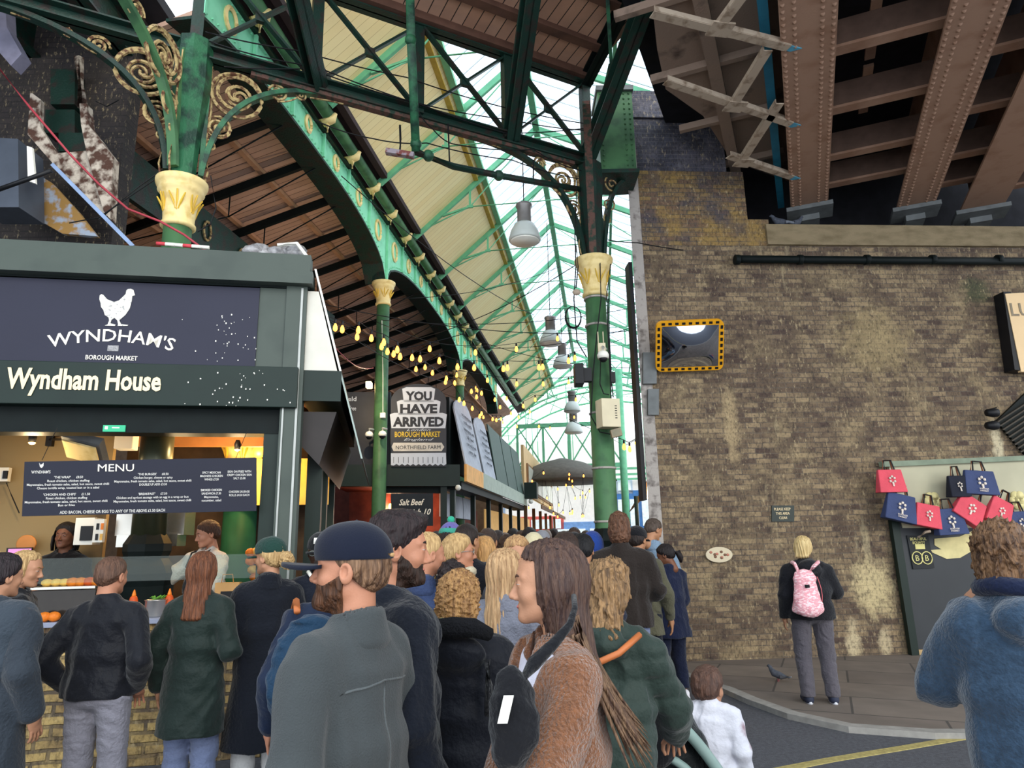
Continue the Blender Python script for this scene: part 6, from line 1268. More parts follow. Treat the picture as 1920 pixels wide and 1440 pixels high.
    def shoes(s, mt, sole=None):
        s.shod = True
        for a, b, c in s.legs:
            def f(P):
                d = cap_(P, (c[0], c[1]-.03, c[2]-.045), (c[0]*1.12, c[1]+.16, c[2]-.05), .045, .036); d = smin(d, cap_(P, (c[0], c[1]-.02, c[2]+.02), (c[0], c[1]+.01, c[2]-.03), .045, .05), .03); return np.maximum(d, c[2]-.083-P[2])
            V_, F_ = snet(f, (c[0]-.09, c[1]-.12, c[2]-.11), (c[0]+.1, c[1]+.26, c[2]+.09), .010 if s.lv else .022); o = s.add('shoe', V_, F_, mt)
            if sole:
                m_ = MB(); n = 14; m_._add([V((c[0]+.045*cos(t)*(1.0 if sin(t) < 0 else .95)+.012*(sin(t) > 0), c[1]+.06+.135*sin(t), c[2]-.085+zz)) for zz in (0, .028) for t in [2*PI*i/n for i in range(n)]], [tuple(range(n-1, -1, -1)), tuple(range(n, 2*n))]+[(i, (i+1) % n, n+(i+1) % n, n+i) for i in range(n)]); s.mb('sole', m_, sole, False, o)
    # ---- head things (head space: face +y, eye level z = 0)
    def hair(s, kind, mt, ln=.3, vol=0.0, hl=0, name='hair'):
        h = {0: .012, 1: .008, 2: .0045}[s.lv]; sd = s.seed
        def shell(P, o): return smin(el(P, (0, -.014, .03), (.077+o, .100+o, .088+o)), el(P, (0, -.03, -.02), (.070+o*.8, .075+o, .07)), .03)
        def keep(P, a=-.02, b=1.05): return (a+b*P[1]-P[2])/math.sqrt(1+b*b)
        lo, hi = [-.16, -.2, -.16], [.16, .15, .2]
        if kind in ('short', 'crop', 'top'):
            o = .009 if kind == 'crop' else .013+vol
            def f(P):
                d = shell(P, o)
                if kind == 'top': d = smin(d, el(P, (0, .016, .092), (.064+vol, .086+vol, .038+vol)), .03)
                d = d-folds(P, .0035, 70, sd, (1.5, .6, .5)); kp = keep(P, (-.004 if kind == 'crop' else -.018 if kind == 'short' else -.012), .85 if kind != 'short' else 1.0); return np.maximum(d+(o-.003)*np.clip(1+kp/.035, 0, 1), kp)
        elif kind == 'curly':
            def f(P):
                d = smin(el(P, (0, -.025, .035), (.095+vol, .115+vol, .105+vol)), el(P, (0, -.05, -.05), (.095+vol, .085+vol, .08+ln*.2)), .04); d = d-folds(P, .0075, 85, sd)-folds(P, .005, 170, sd+1); return np.maximum(d, np.minimum(keep(P, -.01+hl, 1.2), np.maximum(.045-np.abs(P[0])*0-(.11-P[1]), -.2)))
            def f(P, f0=f):
                d = smin(el(P, (0, -.025, .035), (.095+vol, .115+vol, .105+vol)), el(P, (0, -.05, -.05), (.095+vol, .085+vol, .08+ln*.2)), .04); d = d-folds(P, .0075, 85, sd)-folds(P, .005, 170, sd+1)
                face = np.maximum(.035-P[1], np.abs(P[0])-.07); return np.maximum(d, -np.maximum(face, P[2]-.06-hl))
            lo[2] = -.2-ln*.3
        elif kind in ('long', 'wavy', 'bob'):
            lo[2] = -ln-.12
            def f(P):
                d = shell(P, .014+vol); z0 = -ln; t = np.clip(-P[2]/max(ln, .01), 0, 1)
                c = vc(P, -ln, .0, (.085+vol+(.02 if kind == 'wavy' else -.01), .045), (.088+vol, .085+vol), (0, -.085-.12*max(0, ln-.2)), (0, -.025)); d = smin(d, c, .03)
                th = np.arctan2(P[0], -(P[1]+.0)+1e-4); d = d-.0035*np.sin(th*17+4*np.sin(P[2]*(26 if kind == 'wavy' else 9)+th*3))-.0022*np.sin(th*37+P[2]*11+2*np.sin(P[2]*19))
                if kind == 'wavy': d = d-folds(P, .010, 45, sd, (1, 1, .7))
                face = np.maximum(.030-hl-P[1]+.15*np.clip(-P[2]-.06, 0, 1), np.abs(P[0])-.10)
                q = np.maximum(face, (P[2]-.066-.25*(.06-np.abs(P[0])))*.9); return np.maximum(d+.010*np.clip(1-q/.03, 0, 1)*(P[2] > -.02), -q)
        V_, F_ = snet(f, lo, hi, h); o = s.add(name, V_, F_, mt, True); s.hr = o; return o
    def bun(s, mt, c=(0, -.13, .04), r=.04):
        V_, F_ = snet(lambda P: el(P, c, (r, r, r))-folds(P, .006, 90, s.seed), tuple(q-r*1.6 for q in c), tuple(q+r*1.6 for q in c), .008); s.add('bun', V_, F_, mt, True)
    def tail(s, mt, pts, r):
        m_ = MB().path([V(p) for p in pts], r, 9); s.mb('ponytail', m_, mt)
    def face(s, eye='#3b2a20', brow='#3a2a20', lips='#b06a5e', hi=True):
        for k in (-1, 1):
            e = s.mb('eye', MB().ball((.031*k, .078, .001), .0131, 12, (1, 1, .38)), mat('eye_white', '#a99d96', .4, var=.02)); s.mb('iris', MB().ball((.031*k, .0872, .001), .0056, 8, (1, .8, .95)), mat('iris'+eye, eye, .2), True, e)
            s.mb('eyebrow', MB().path([V((.014*k, .093, .021)), V((.03*k, .089, .027)), V((.047*k, .073, .022))], [.003, .0042, .002], 6), mat('brow'+brow, brow, .8))
        s.mb('lips', MB().path([V((-.021, .081, -.067)), V((-.008, .0905, -.065)), V((0, .0915, -.067)), V((.008, .0905, -.065)), V((.021, .081, -.067))], [.002, .0055, .006, .0055, .002], 8), mat('lips'+lips, lips, .45))
    def beard(s, mt, o=.006, top=-.035):
        def f(P):
            X = [abs(P[0]), P[1], P[2]]; d = headf(s.g, False)(P)-o-.002*np.sin(P[0]*160)*np.sin(P[2]*140); d = smin(d, el(P, (0, .07, -.105), (.038, .028, .03)), .02)
            d = np.maximum(d, (P[2]-top)-.55*np.clip(.035-P[1], -.02, .05)); d = np.maximum(d, -P[1]-.002); d = np.maximum(d, -el(P, (0, .105, -.045), (.026, .03, .026))); d = np.maximum(d, -P[2]-.135+.0); return np.maximum(d, .25*(P[1])-P[2]-.14)
        V_, F_ = snet(f, (-.09, -.03, -.17), (.09, .13, .02), .0045); s.add('beard', V_, F_, mt, True)
    def cap(s, mt, tagm=None, strap=None, brim=.10, tilt=0):
        h = {0: .012, 1: .008, 2: .0045}[s.lv]
        V_, F_ = snet(lambda P: np.maximum(smin(el(P, (0, -.014, .035), (.0925, .115, .104)), el(P, (0, .035, .06), (.070, .072, .066)), .02), .024-.04*P[1]-P[2]), (-.11, -.15, -.02), (.11, .13, .16), h); o = s.add('cap', V_, F_, mt, True)
        m_ = MB(); n = 12; top = []; 
        for zz in (0, -.011):
            for i in range(n+1):
                a = PI*i/n; top.append(V((.084*cos(a), .070+(brim+.012)*sin(a)*(1-.1*cos(a)**2), .040-.030*cos(a)**2-.026*sin(a)+zz)))
        k = n+1; m_._add(top, [tuple(range(k)), tuple(range(2*k-1, k-1, -1))]+[(i, k+i, k+(i+1) % k, (i+1) % k) for i in range(k)]); s.mb('cap_brim', m_, mt, True, o); s.mb('cap_button', MB().ball((0, -.012, .134), .008, 8), mt, True, o)
        if tagm: s.mb('cap_patch', MB().box((.0, .098, .085), (.022, 0, 0), (0, .004, 0), (0, -.008, .020)), tagm, True, o)
        if strap: s.mb('cap_strap', MB().path([V((.03*t, -.126+.01*t*t, .04)) for t in (-1.2, -.6, 0, .6, 1.2)], .008, 5), strap, True, o)
        return o
    def beanie(s, m1, m2=None, pom=None):
        h = .010; V_, F_ = snet(lambda P: np.maximum(el(P, (0, -.015, .035), (.092, .112, .105)), .025-.1*P[1]-P[2])-folds(P, .002, 110, 1, (1, 1, .1)), (-.12, -.15, -.01), (.12, .13, .17), h); o = s.add('beanie', V_, F_, m1, True)
        if m2: V_, F_ = snet(lambda P: np.maximum(el(P, (0, -.015, .035), (.097, .117, .110)), np.abs(P[2]-.05+.1*P[1])-.022), (-.13, -.16, -.01), (.13, .14, .1), h); s.add('beanie_cuff', V_, F_, m2, True, o)
        if pom: s.mb('pompom', MB().ball((0, -.015, .155), .032, 12), pom, True, o)
    def glasses(s, mt, lens=None, sun=False, z=0):
        m_ = MB()
        for k in (-1, 1):
            m_.path([V((.032*k+.022*cos(a), .099-.004*abs(cos(a)), z+.0+.017*sin(a))) for a in [i*PI/9 for i in range(18)]], .0018, 5, closed=True); m_.path([V((.053*k, .095, z+.006)), V((.079*k, .05, z+.008)), V((.082*k, -.01, z-.0))], .0018, 5)
        m_.path([V((-.01, .1, z+.004)), V((.01, .1, z+.004))], .0018, 5); o = s.mb('glasses', m_, mt)
        for k in (-1, 1): s.mb('lens', MB().lathe([(.021, 0), (.021, .001)], V((.032*k, .098, z)), 14, ax=(0, 1, 0)), lens or CG, True, o)
BLK = cloth('black_cloth', '#15161b'); NVC = cloth('navy_cloth', '#161b28')
def simple(label, px, top, Y, az, hk, hc, cc, g='m', sk='fair', hem=.86, ln=.2, w=1.0, arms=('down', 'down'), collar='stand', tr='#20232c', hd=(0, 0), group=None, hat=None):
    p = Person(label, px, top, Y, az, hd, g, sk, 0, arms, w, group=group)
    p.coat(cloth('cloth_'+cc.strip('#'), cc), hem=hem, collar=collar); p.trousers(cloth('cloth_'+tr.strip('#'), tr), o=.022)
    if hk: p.hair(hk, hairmat(hc), ln=ln)
    if hat: p.beanie(cloth('hat_'+hat.strip('#'), hat))
    return p
# ============================================================ the cast
HB = hairmat('#5b4028', '#2e2018'); HD = hairmat('#2a1d18', '#120d0d'); HBL = hairmat('#c8a674', '#9a7a50'); HLB = hairmat('#8a6648', '#5a3e2a')
# 1 man in the navy cap, foreground
p = Person('bearded man in a navy baseball cap and grey overshirt walking left in the foreground', 664, 991, 2.1, -62, (-26, -2), 'm', 'pink', 2, ('down', 'down'), 1.0, lean=.02)
GJ = cloth('grey_wool_overshirt', '#43484a', bs=220, b=.35); j = p.coat(GJ, hem=.80, th=.028, collar='fold', fold=.008, ff=16, flare=.03, name='overshirt')
p.trousers(NVC); p.hair('crop', hairmat('#4a3426', '#8a6a50'), hl=-.03); p.face('#5a6a70', '#4a3426'); p.beard(hairmat('#5a3822', '#2e1c12'), .007)
def seam(pts, nm='seam'):
    m_ = MB().path([V(q) for q in pts], .0035, 5); p.mb(nm, m_, cloth('seam_grey', '#5a6062'), False, p.jk)
def backy(x, z):      # outer surface of the overshirt behind (x, z)
    ys = np.linspace(-.30, 0, 121); d = p.coatf([np.full_like(ys, x), ys, np.full_like(ys, z)]); i = int(np.argmax(d < 0)); return ys[i]
seam([(x, backy(x, 1.33-.10*abs(x))-.001, 1.33-.10*abs(x)) for x in np.linspace(-.145, .145, 15)], 'yoke_seam')
seam([(.0, backy(0, z)-.001, z) for z in np.linspace(1.33, .86, 18)], 'pleat_seam')
p.cap(cloth('navy_cap_cloth', '#12182a', bs=200, b=.12), strap=mat('tan_strap', '#c8a070', .6), brim=.125)
# 2 woman in the brown teddy coat, foreground
p = Person('brown-haired woman in a brown teddy coat walking left in the foreground, sunglasses on her head', 1030, 1020, 2.1, -108, (24, 2), 'f', 'fair', 2, ('fwd', ((.25, .04, 1.14), (.22, .16, .92))), .92)
TED = mat('brown_teddy_fleece', '#7c5034', .95, var=.22, scale=60, bump=1.0, bscale=110, sheen=.4, spec=.05); p.coat(TED, hem=.66, th=.028, collar='fold', flare=.03, vneck=1, fold=.011, ff=15, cuff=1.0, name='teddy_coat', sleeve=.028)
sh_ = cloth('white_top', '#e4e0ee'); 
V_, F_ = snet(lambda P: np.maximum(np.maximum(p.torso(P, .008), .9-P[2]), -cap_(P, (0, .0, 1.44), (0, .06, 1.7), .075)), (-.25, -.2, .88), (.25, .2, 1.5), .010); p.add('white_top', V_, F_, sh_)
p.trousers(NVC); p.face('#4a3628', '#4a3226', '#b8706a')
HW = hairmat('#3a2a28', '#5c4438'); p.hair('long', HW, ln=.36)
m_ = MB(); rs = random.Random(5)
for i in range(70):
    a = rs.uniform(-.085, .085); y0 = -.085+.02*rs.random(); e_ = V((a*1.5+rs.uniform(-.03, .03), -.20-.07*rs.random(), -.42-.10*rs.random())); q = bez(V((a, y0, -.08-.1*rs.random())), V((a*1.15, -.13-.02*rs.random(), -.30)), e_, 7)
    m_.path(q, [.009*(1-i_/7)**.6+.0008 for i_ in range(8)], 5)
p.mb('hair_lengths', m_, hairmat('#7c6048', '#4a352c'))
p.glasses(BLACK, MATS.get('dark_lens') or mat('dark_lens', '#0c0d12', .15), z=0)
gl_ = [c for c in p.root.children if c.name.startswith('glasses')][0]; gl_.rotation_euler = (0, 0, 0)
# lift the sunglasses onto the hair
dz = V((0, -.055, .098))*p.s; dl = Matrix.Rotation(0, 3, 'Z') @ dz; gl_.location = (dl.x, dl.y, dl.z)
btn = p.mb('coat_button', MB().lathe([(.014, 0), (.014, .006)], V((.055, .20, 1.06)), 12, ax=(0, 1, 0)), mat('blue_grey_button', '#5f7088', .3), False, [c for c in p.root.children if c.name.startswith('teddy')][0])
bw2 = p; 
cb_t = thing('crossbody_bag', 'black crossbody bag with a white label on the side of the brown teddy coat', 'bag', tuple(p.W_(np.array([[0.0, .2, .9]]))[0]))
def pb(par, name, m_, mt, pr): a = np.array([tuple(v) for v in m_.v]); return mesh_obj(name, pr.W_(a), m_.f, mt, par, True)
bc = np.array(atY(960, 1352, 1.80))
V_, F_ = snet(lambda P: el(P, (bc[0], bc[1], bc[2]), (.062, .045, .13))-folds(P, .006, 40, 3), tuple(bc-.17), tuple(bc+.17), .008); mesh_obj('bag_body', V_, F_, BLK, cb_t, True)
MB().box(atY(948, 1330, 1.745), (.012, 0, 0), (0, .004, 0), (.008, 0, .03)).build('label_patch', WHITE, cb_t)
MB().path([atY(*q) for q in ((968, 1290, 1.80), (1000, 1245, 1.82), (1040, 1205, 1.84), (1068, 1172, 1.86), (1078, 1140, 1.90), (1076, 1118, 2.0))], [.016, .018, .014, .010, .008, .008], 8).build('strap', BLK, cb_t)
# 3 dark haired bearded man in navy hooded jacket
p = Person('tall dark-haired man with stubble in a navy hooded jacket, looking right behind the navy cap', 742, 966, 2.5, 60, (18, 4), 'm', 'pink', 2, ('down', 'down'), 1.0)
p.coat(cloth('dark_navy_jacket', '#141924'), hem=.8, th=.03, collar='hood', fold=.009, ff=18); p.trousers(NVC); p.hair('top', hairmat('#2c1f20', '#171013'), vol=.002); p.face('#3a2a20', '#241a18'); p.beard(hairmat('#3a2820', '#20150f'), .003)
# 4 curly blonde in black parka, back to camera
p = Person('woman with curly golden hair in a black hooded parka between the two foreground walkers', 862, 1077, 2.95, 4, (10, 2), 'f', 'fair', 2, ('down', 'down'), 1.0)
p.coat(cloth('black_parka', '#10131d', rough=.6, bs=30), hem=.50, th=.042, collar='hood', flare=.04, fold=.010, ff=15, name='parka'); p.trousers(NVC); p.hair('curly', hairmat('#b48a58', '#745236'), vol=.004, ln=.1)
m_ = MB().path([V((-.16, -.14, 1.50)), V((-.09, -.185, 1.535)), V((0, -.20, 1.54)), V((.09, -.185, 1.535)), V((.15, -.13, 1.50))], [.03, .042, .045, .042, .03], 8); p.mb('fur_trim', m_, mat('black_fur', '#0b0c12', .95, bump=1, bscale=90), False)
m_ = MB().path([V((-.125, -.09, 1.505)), V((-.06, -.125, 1.545)), V((.01, -.135, 1.55))], [.012, .03, .02], 8); p.mb('yellow_scarf', m_, cloth('yellow_scarf', '#d8cf8a'), False)
o = MB(); o.path([V((.14, -.16, 1.40)), V((.15, -.175, 1.30)), V((.145, -.17, 1.18))], .018, 5); p.mb('rucksack_strap', o, BLK, False)
# 5 woman in green puffer, tan strap, pushing the stroller
p = Person('woman with wavy light brown hair in a dark green padded coat, leaning over the pushchair', 1140, 1056, 2.95, 30, (12, 14), 'f', 'fair', 2, ('down', ((.22, .16, 1.14), (.16, .36, .98))), .95, lean=.10)
PG_ = cloth('dark_green_puffer', '#2c3a34', rough=.55, bs=26); p.coat(PG_, hem=.58, th=.034, collar='hood', puff=.007, fold=.011, ff=16, flare=.03, name='padded_coat'); p.trousers(NVC); p.hair('wavy', hairmat('#9c7a54', '#54402e'), ln=.22, vol=.006)
o = thing('handbag_strap', 'tan leather strap running over the back of the dark green padded coat', 'strap', tuple(p.W_(np.array([[0, -.2, 1.2]]))[0]))
pb(o, 'strap', MB().path([V((-.20, -.14, 1.16)), V((-.12, -.16, 1.27)), V((0, -.17, 1.345)), V((.12, -.12, 1.40)), V((.17, -.0, 1.46))], .014, 6, flat=None), mat('tan_leather_strap', '#b5683a', .5), p); pb(o, 'lower_strap', MB().path([V((-.19, -.17, .86)), V((-.13, -.20, .96)), V((-.09, -.2, 1.02))], .016, 6), mat('burgundy_strap', '#5a2c34', .5), p)
# pushchair
sc_ = A(0, 0); pc = atZ(1300, 1425, .45); pc = atY(1290, 1345, 3.45); pt_ = thing('pushchair', 'dark pushchair with a grey-green hood rim beside the small child', 'pushchair', (pc.x-.1, pc.y, 0))
cx, cy = pc.x-.13, pc.y
def ex(x, z, y=0): return V((cx+x, cy+y, z))
m_ = MB(); hoodp = bez(ex(-.16, .98), ex(.12, .95), ex(.40, .38), 14)
FR = mat('grey_green_rim', '#7f9590', .5, var=.1)
MB().path(hoodp, .028, 8).build('hood_rim', FR, pt_); MB().path([q+V((0, .42, 0)) for q in hoodp], .022, 8).build('hood_rim', FR, pt_)
hp = MB(); hp._add([q+V((0, y, 0)) for q in hoodp for y in (0.02, .21, .4)], [(i*3+j, i*3+j+1, i*3+j+4, i*3+j+3) for i in range(14) for j in range(2)]); hd_ = hp.build('hood', cloth('pushchair_black', '#0e1416', rough=.6), pt_, smooth=True)
V_, F_ = snet(lambda P: el(P, (cx+.04, cy+.2, .60), (.24, .19, .30))-folds(P, .008, 30, 2), (cx-.3, cy-.05, .25), (cx+.35, cy+.45, .95), .018); mesh_obj('seat', V_, F_, cloth('pushchair_black', '#0e1416'), pt_, True)
MB().path(bez(ex(-.02, .72, -.03), ex(.18, .70, -.03), ex(.30, .25, -.03), 10), .02, 6).build('side_frame', FR, pt_)
MB().path([ex(-.22, 1.02, .0), ex(-.25, 1.0, .2), ex(-.22, 1.02, .4)], .018, 6).build('handle', BLACK, pt_); MB().path([ex(-.22, 1.02, 0), ex(.0, .6, 0), ex(.12, .14, 0)], .014, 6).build('frame_tube', LEAD, pt_); MB().path([ex(-.22, 1.02, .4), ex(.0, .6, .4), ex(.12, .14, .4)], .014, 6).build('frame_tube', LEAD, pt_)
for x, y in ((-.18, .02), (-.18, .38), (.26, .04), (.26, .36)):
    w_ = MB().lathe([(.07, -.015), (.105, -.018), (.11, 0), (.105, .018), (.07, .015)], ex(x, .11, y), 20, ax=(0, 1, 0)).build('wheel', BLACK, pt_)
MB().path([ex(-.18, .11, .02), ex(.12, .32, .02), ex(.26, .11, .04)], .014, 6).build('frame_tube', LEAD, pt_); MB().path([ex(-.18, .11, .38), ex(.12, .32, .38), ex(.26, .11, .36)], .014, 6).build('frame_tube', LEAD, pt_)
V_, F_ = snet(lambda P: el(P, (cx-.03, cy-.07, .80), (.09, .05, .12)), (cx-.16, cy-.14, .64), (cx+.1, cy+.02, .96), .012); mesh_obj('hanging_pouch', V_, F_, BLK, pt_, True)
MB().prism([ex(-.02, .86, -.125), ex(.003, .895, -.125), ex(.026, .86, -.125), ex(.003, .825, -.125)], (0, 1, 0), .004).build('reflector', WHITE, pt_)
# small child
p = Person('small child with short brown hair in a white patterned jumper beside the pushchair', 1323, 1252, 3.75, 28, (14, 6), 'm', 'fair', 2, ('down', 'down'), 1.15, hs=1.45)
WJ = mat('white_patterned_jumper', '#d8d6de', .9, var=.05, scale=3.2, col2='#7a3a44', w2=(.62, .68), bump=.3); p.coat(WJ, hem=.84, th=.03, collar='stand', name='jumper'); p.trousers(NVC); p.shoes(BLK); p.hair('short', hairmat('#4a342c', '#6a4c3e'), vol=.0)
# ---------------------------------------------------------------- people at the stall
p = Person('dark-haired person in a long slate-blue caped coat at the left edge', 8, 1042, 3.9, 10, (15, 4), 'm', 'fair', 2, ('down', 'down'), 1.15)
p.coat(cloth('slate_blue_coat', '#323a44', rough=.7), hem=.42, th=.04, collar='stand', flare=.05, fold=.008, ff=13, name='coat'); p.trousers(NVC); p.hair('short', hairmat('#30262a', '#171114'), vol=.004, hl=-.02)
V_, F_ = snet(lambda P: np.maximum(np.maximum(p.torso(P, .062)-folds(P, .004, 16, 4), 1.10+.01*np.sin(P[0]*30)-P[2]), -cap_(P, (0, 0, 1.44), (0, 0, 1.7), .09)), (-.36, -.28, 1.04), (.36, .28, 1.52), .011); p.add('cape', V_, F_, cloth('slate_blue_cape', '#39434e', rough=.7))
p = Person('blonde woman in a black jacket at the left of the counter, facing right', 50, 1036, 4.75, 62, (15, 10), 'f', 'fair', 1, ('front', 'front'), 1.0)
p.coat(BLK, hem=.84, th=.025, collar='fold'); p.trousers(NVC); p.hair('bob', HBL, ln=.12); p.face('#5a6a70', '#8a6a40')
p = Person('man with cropped hair in a black bomber jacket and grey jeans at the counter', 212, 1046, 4.35, 2, (8, 4), 'm', 'pink', 2, ('pocket', 'pocket'), 1.12)
p.coat(cloth('black_bomber', '#14161e', rough=.55, bs=28), hem=.90, th=.03, flare=.0, collar='stand', fold=.009, ff=17, name='bomber_jacket', cuff=.9); p.trousers(cloth('grey_jeans', '#8d8c98'), o=.022, hem=.04); p.shoes(BLK); p.hair('crop', hairmat('#6a4c3c', '#4a352b'), hl=-.02)
p = Person('woman with long auburn hair in a long dark green coat at the counter', 382, 1038, 4.55, 3, (-6, 3), 'f', 'fair', 2, ('down', ((.25, -.04, 1.15), (.14, .22, 1.10))), .92)
p.coat(cloth('bottle_green_coat', '#1c2a26', rough=.55, bs=26), hem=.62, th=.030, flare=.04, collar='stand', fold=.010, ff=14, name='long_coat'); p.trousers(cloth('pale_blue_jeans', '#7884a6'), o=.022, hem=.05); p.shoes(BLK); p.hair('long', hairmat('#7a4a30', '#4a2c1e'), ln=.30)
p = Person('woman in a dark green cap with a messy blonde bun and long navy coat', 508, 1012, 4.8, -25, (-42, 2), 'f', 'fair', 2, (((.24, -.02, 1.15), (.12, .22, 1.10)), ((.24, -.02, 1.15), (.12, .22, 1.10))), .92)
p.coat(cloth('navy_long_coat', '#10141e', rough=.85), hem=.44, th=.035, flare=.05, collar='fold', fold=.006, ff=13, name='long_coat'); p.trousers(cloth('white_trousers', '#dcdad8'), o=.022, hem=.14); p.shoes(BLK); p.hair('short', HBL, hl=-.02); p.bun(HBL, (0, -.14, -.01), .045); p.face('#5a6a70', '#9a7a50'); p.cap(cloth('forest_green_cap', '#1e3d36'), brim=.10)
V_, F_ = snet(lambda P: el(P, (0, -.15, -.03), (.05, .05, .06))-folds(P, .012, 100, 8), (-.1, -.24, -.13), (.1, -.06, .06), .007); p.add('loose_curls', V_, F_, HBL, True)
p = Person('man in glasses and a black cap with a white patch, facing the camera', 602, 1003, 5.0, 168, (10, 6), 'm', 'dark', 1, ('down', 'down'), 1.0)
p.coat(NVC, hem=.85, collar='fold'); p.trousers(NVC); p.face('#1a1210', '#0c0808', '#5a342c'); p.hair('crop', hairmat('#0e0b0b')); p.cap(BLK, tagm=WHITE, brim=.05); p.glasses(SILVER)
p.mb('white_collar', MB().path([V((-.07, .05, -.13)), V((-.04, .085, -.155)), V((0, .1, -.165)), V((.04, .085, -.155)), V((.07, .05, -.13))], .014, 6), WHITE)
p = Person('person in a deep blue rain jacket, head hidden behind the navy-capped man', 622, 1010, 3.6, -20, (-20, 6), 'm', 'pink', 1, ('down', 'down'), 1.0, h=1.66)
p.coat(cloth('deep_blue_jacket', '#16243e', rough=.6, bs=26), hem=.70, th=.035, collar='stand', fold=.010); p.trousers(cloth('pale_blue_jeans', '#7884a6')); p.hair('short', HD)
bp = thing('rucksack', 'deep blue-green rucksack with a tan strap left of the navy-capped man', 'rucksack', tuple(p.W_(np.array([[-.1, -.3, .9]]))[0]))
V_, F_ = snet(lambda P: el(P, (-.10, -.27, 1.16), (.20, .14, .30))-folds(P, .009, 26, 5), (-.36, -.45, .80), (.16, -.05, 1.52), .013); mesh_obj('bag_body', p.W_(V_), F_, cloth('teal_rucksack', '#173a56', rough=.6), bp, True)
pb(bp, 'strap', MB().path([V((-.17, -.16, 1.46)), V((-.17, -.02, 1.50)), V((-.18, .1, 1.42)), V((-.17, .13, 1.25))], .018, 6), mat('tan_leather_strap', '#b5683a', .5), p)
# staff behind the counter
p = Person('stall worker with dreadlocks in a black hoodie behind the counter', 127, 982, 6.9, 168, (8, 0), 'm', 'brown', 1, ('front', 'front'), 1.05, base=.16)
p.coat(cloth('black_hoodie', '#0e0c10'), hem=.9, collar='hood'); p.trousers(BLK); p.face('#1a1210', '#120a08', '#7a443a')
p.hair('short', hairmat('#17100e'), vol=.006); m_ = MB(); rs = random.Random(2)
for i in range(34):
    a = rs.uniform(PI*.04, PI*.96)*(1 if i % 2 else -1)-PI/2*0; th_ = rs.uniform(-2.6, 2.6); c_ = V((sin(th_)*.088, -cos(th_)*.10-.01, .05)); 
    if c_.y > .045: continue
    m_.path([c_, c_+V((c_.x*.25, c_.y*.1, -.06)), c_+V((c_.x*.3, c_.y*.1, -.13)), c_+V((c_.x*.25, 0, -.19))], [.009, .010, .010, .006], 6)
p.mb('dreadlocks', m_, hairmat('#17100e'))
p = Person('woman in a white fleece and black apron reaching over the counter', 392, 978, 6.75, 200, (28, 14), 'f', 'pink', 1, (((.30, .20, 1.22), (.30, .36, 1.08)), ((.38, .16, 1.20), (.62, .34, 1.06))), 1.0, base=.16)
p.coat(cloth('white_fleece', '#d8cfc4'), hem=.85, th=.035, collar='stand', name='fleece'); p.trousers(BLK); p.hair('short', hairmat('#4a3022'), hl=-.01); p.face('#3a2a20', '#4a3022')
V_, F_ = snet(lambda P: np.maximum(np.maximum(p.torso(P, .050), -(P[1]-.02)), np.maximum(P[2]-1.34, np.abs(P[0])-.14+.35*np.clip(P[2]-1.15, 0, 1))), (-.2, 0, .84), (.2, .3, 1.4), .012); ap = p.add('apron', V_, F_, cloth('black_apron', '#12131c'))
pb(p.root, 'apron_strap', MB().path([V((-.07, .17, 1.33)), V((-.085, .10, 1.46)), V((-.06, -.02, 1.50))], .009, 5), BLK, p); pb(p.root, 'apron_strap', MB().path([V((.07, .17, 1.33)), V((.085, .10, 1.46)), V((.06, -.02, 1.50))], .009, 5), BLK, p)
simple('grey-haired customer glimpsed beyond the stall, left of the golden loaves', 466, 1004, 9.0, 150, 'crop', '#6a5c54', '#4a4448', 'm', 'tan')
simple('person with reddish-brown hair glimpsed beyond the serving woman', 440, 1018, 8.6, 30, 'short', '#5a3424', '#3a3034', 'f', 'tan')
# ---------------------------------------------------------------- middle distance
p = Person('blonde ponytailed woman with glasses and a cream scarf, smiling to the right', 858, 1003, 4.7, 62, (20, 0), 'f', 'pink', 1, ('down', 'down'), 1.0)
p.coat(cloth('dark_quilted', '#2a2c38'), hem=.8, collar='stand'); p.trousers(NVC); p.hair('short', HBL, hl=-.03); p.tail(HBL, [(0, -.11, .03), (0, -.17, -.02), (0, -.18, -.12), (0, -.17, -.2)], [.02, .032, .03, .008]); p.face('#5a6a70', '#9a7a50', '#c06a60'); p.glasses(SILVER)
pb(p.root, 'scarf', MB().path([V((.1*cos(a), .105*sin(a)-.01, 1.50+.012*sin(2*a))) for a in [i*PI/8 for i in range(16)]], .034, 8, closed=True), cloth('cream_scarf', '#d9cdb0'), p)
p = Person('person in a bobble hat striped purple and green, in a navy jacket', 845, 984, 6.0, 15, (0, 4), 'f', 'fair', 1); p.coat(NVC, hem=.8, collar='hood'); p.trousers(NVC); p.hair('bob', HD, ln=.1); p.beanie(cloth('purple_hat', '#6a62a8'), cloth('green_hat_cuff', '#3f9a86'), cloth('green_pompom', '#35b08e'))
p = Person('tall man with short dark hair in a black coat, right of the bobble hat', 876, 984, 5.4, 12, (20, 4), 'm', 'tan', 1, w=1.08); p.coat(cloth('black_wool', '#14151d'), hem=.6, collar='stand', th=.03); p.trousers(NVC); p.hair('crop', HD)
p = Person('woman with a dark curly bun and a brown coat behind the curly golden hair', 850, 1054, 3.9, 10, (10, 4), 'f', 'tan', 1); p.coat(cloth('brown_grey_coat', '#4a443c'), hem=.7, collar='stand'); p.trousers(NVC); p.hair('curly', hairmat('#2a2020', '#171014'), vol=-.008, ln=0)
p = Person('blond person in a denim blue coat left of the smiling woman with glasses', 800, 1000, 4.0, 25, (30, 0), 'm', 'pink', 1, w=1.0); p.coat(cloth('denim_blue_coat', '#38466a'), hem=.7, collar='fold'); p.trousers(cloth('pale_blue_jeans', '#7884a6')); p.hair('crop', HBL)
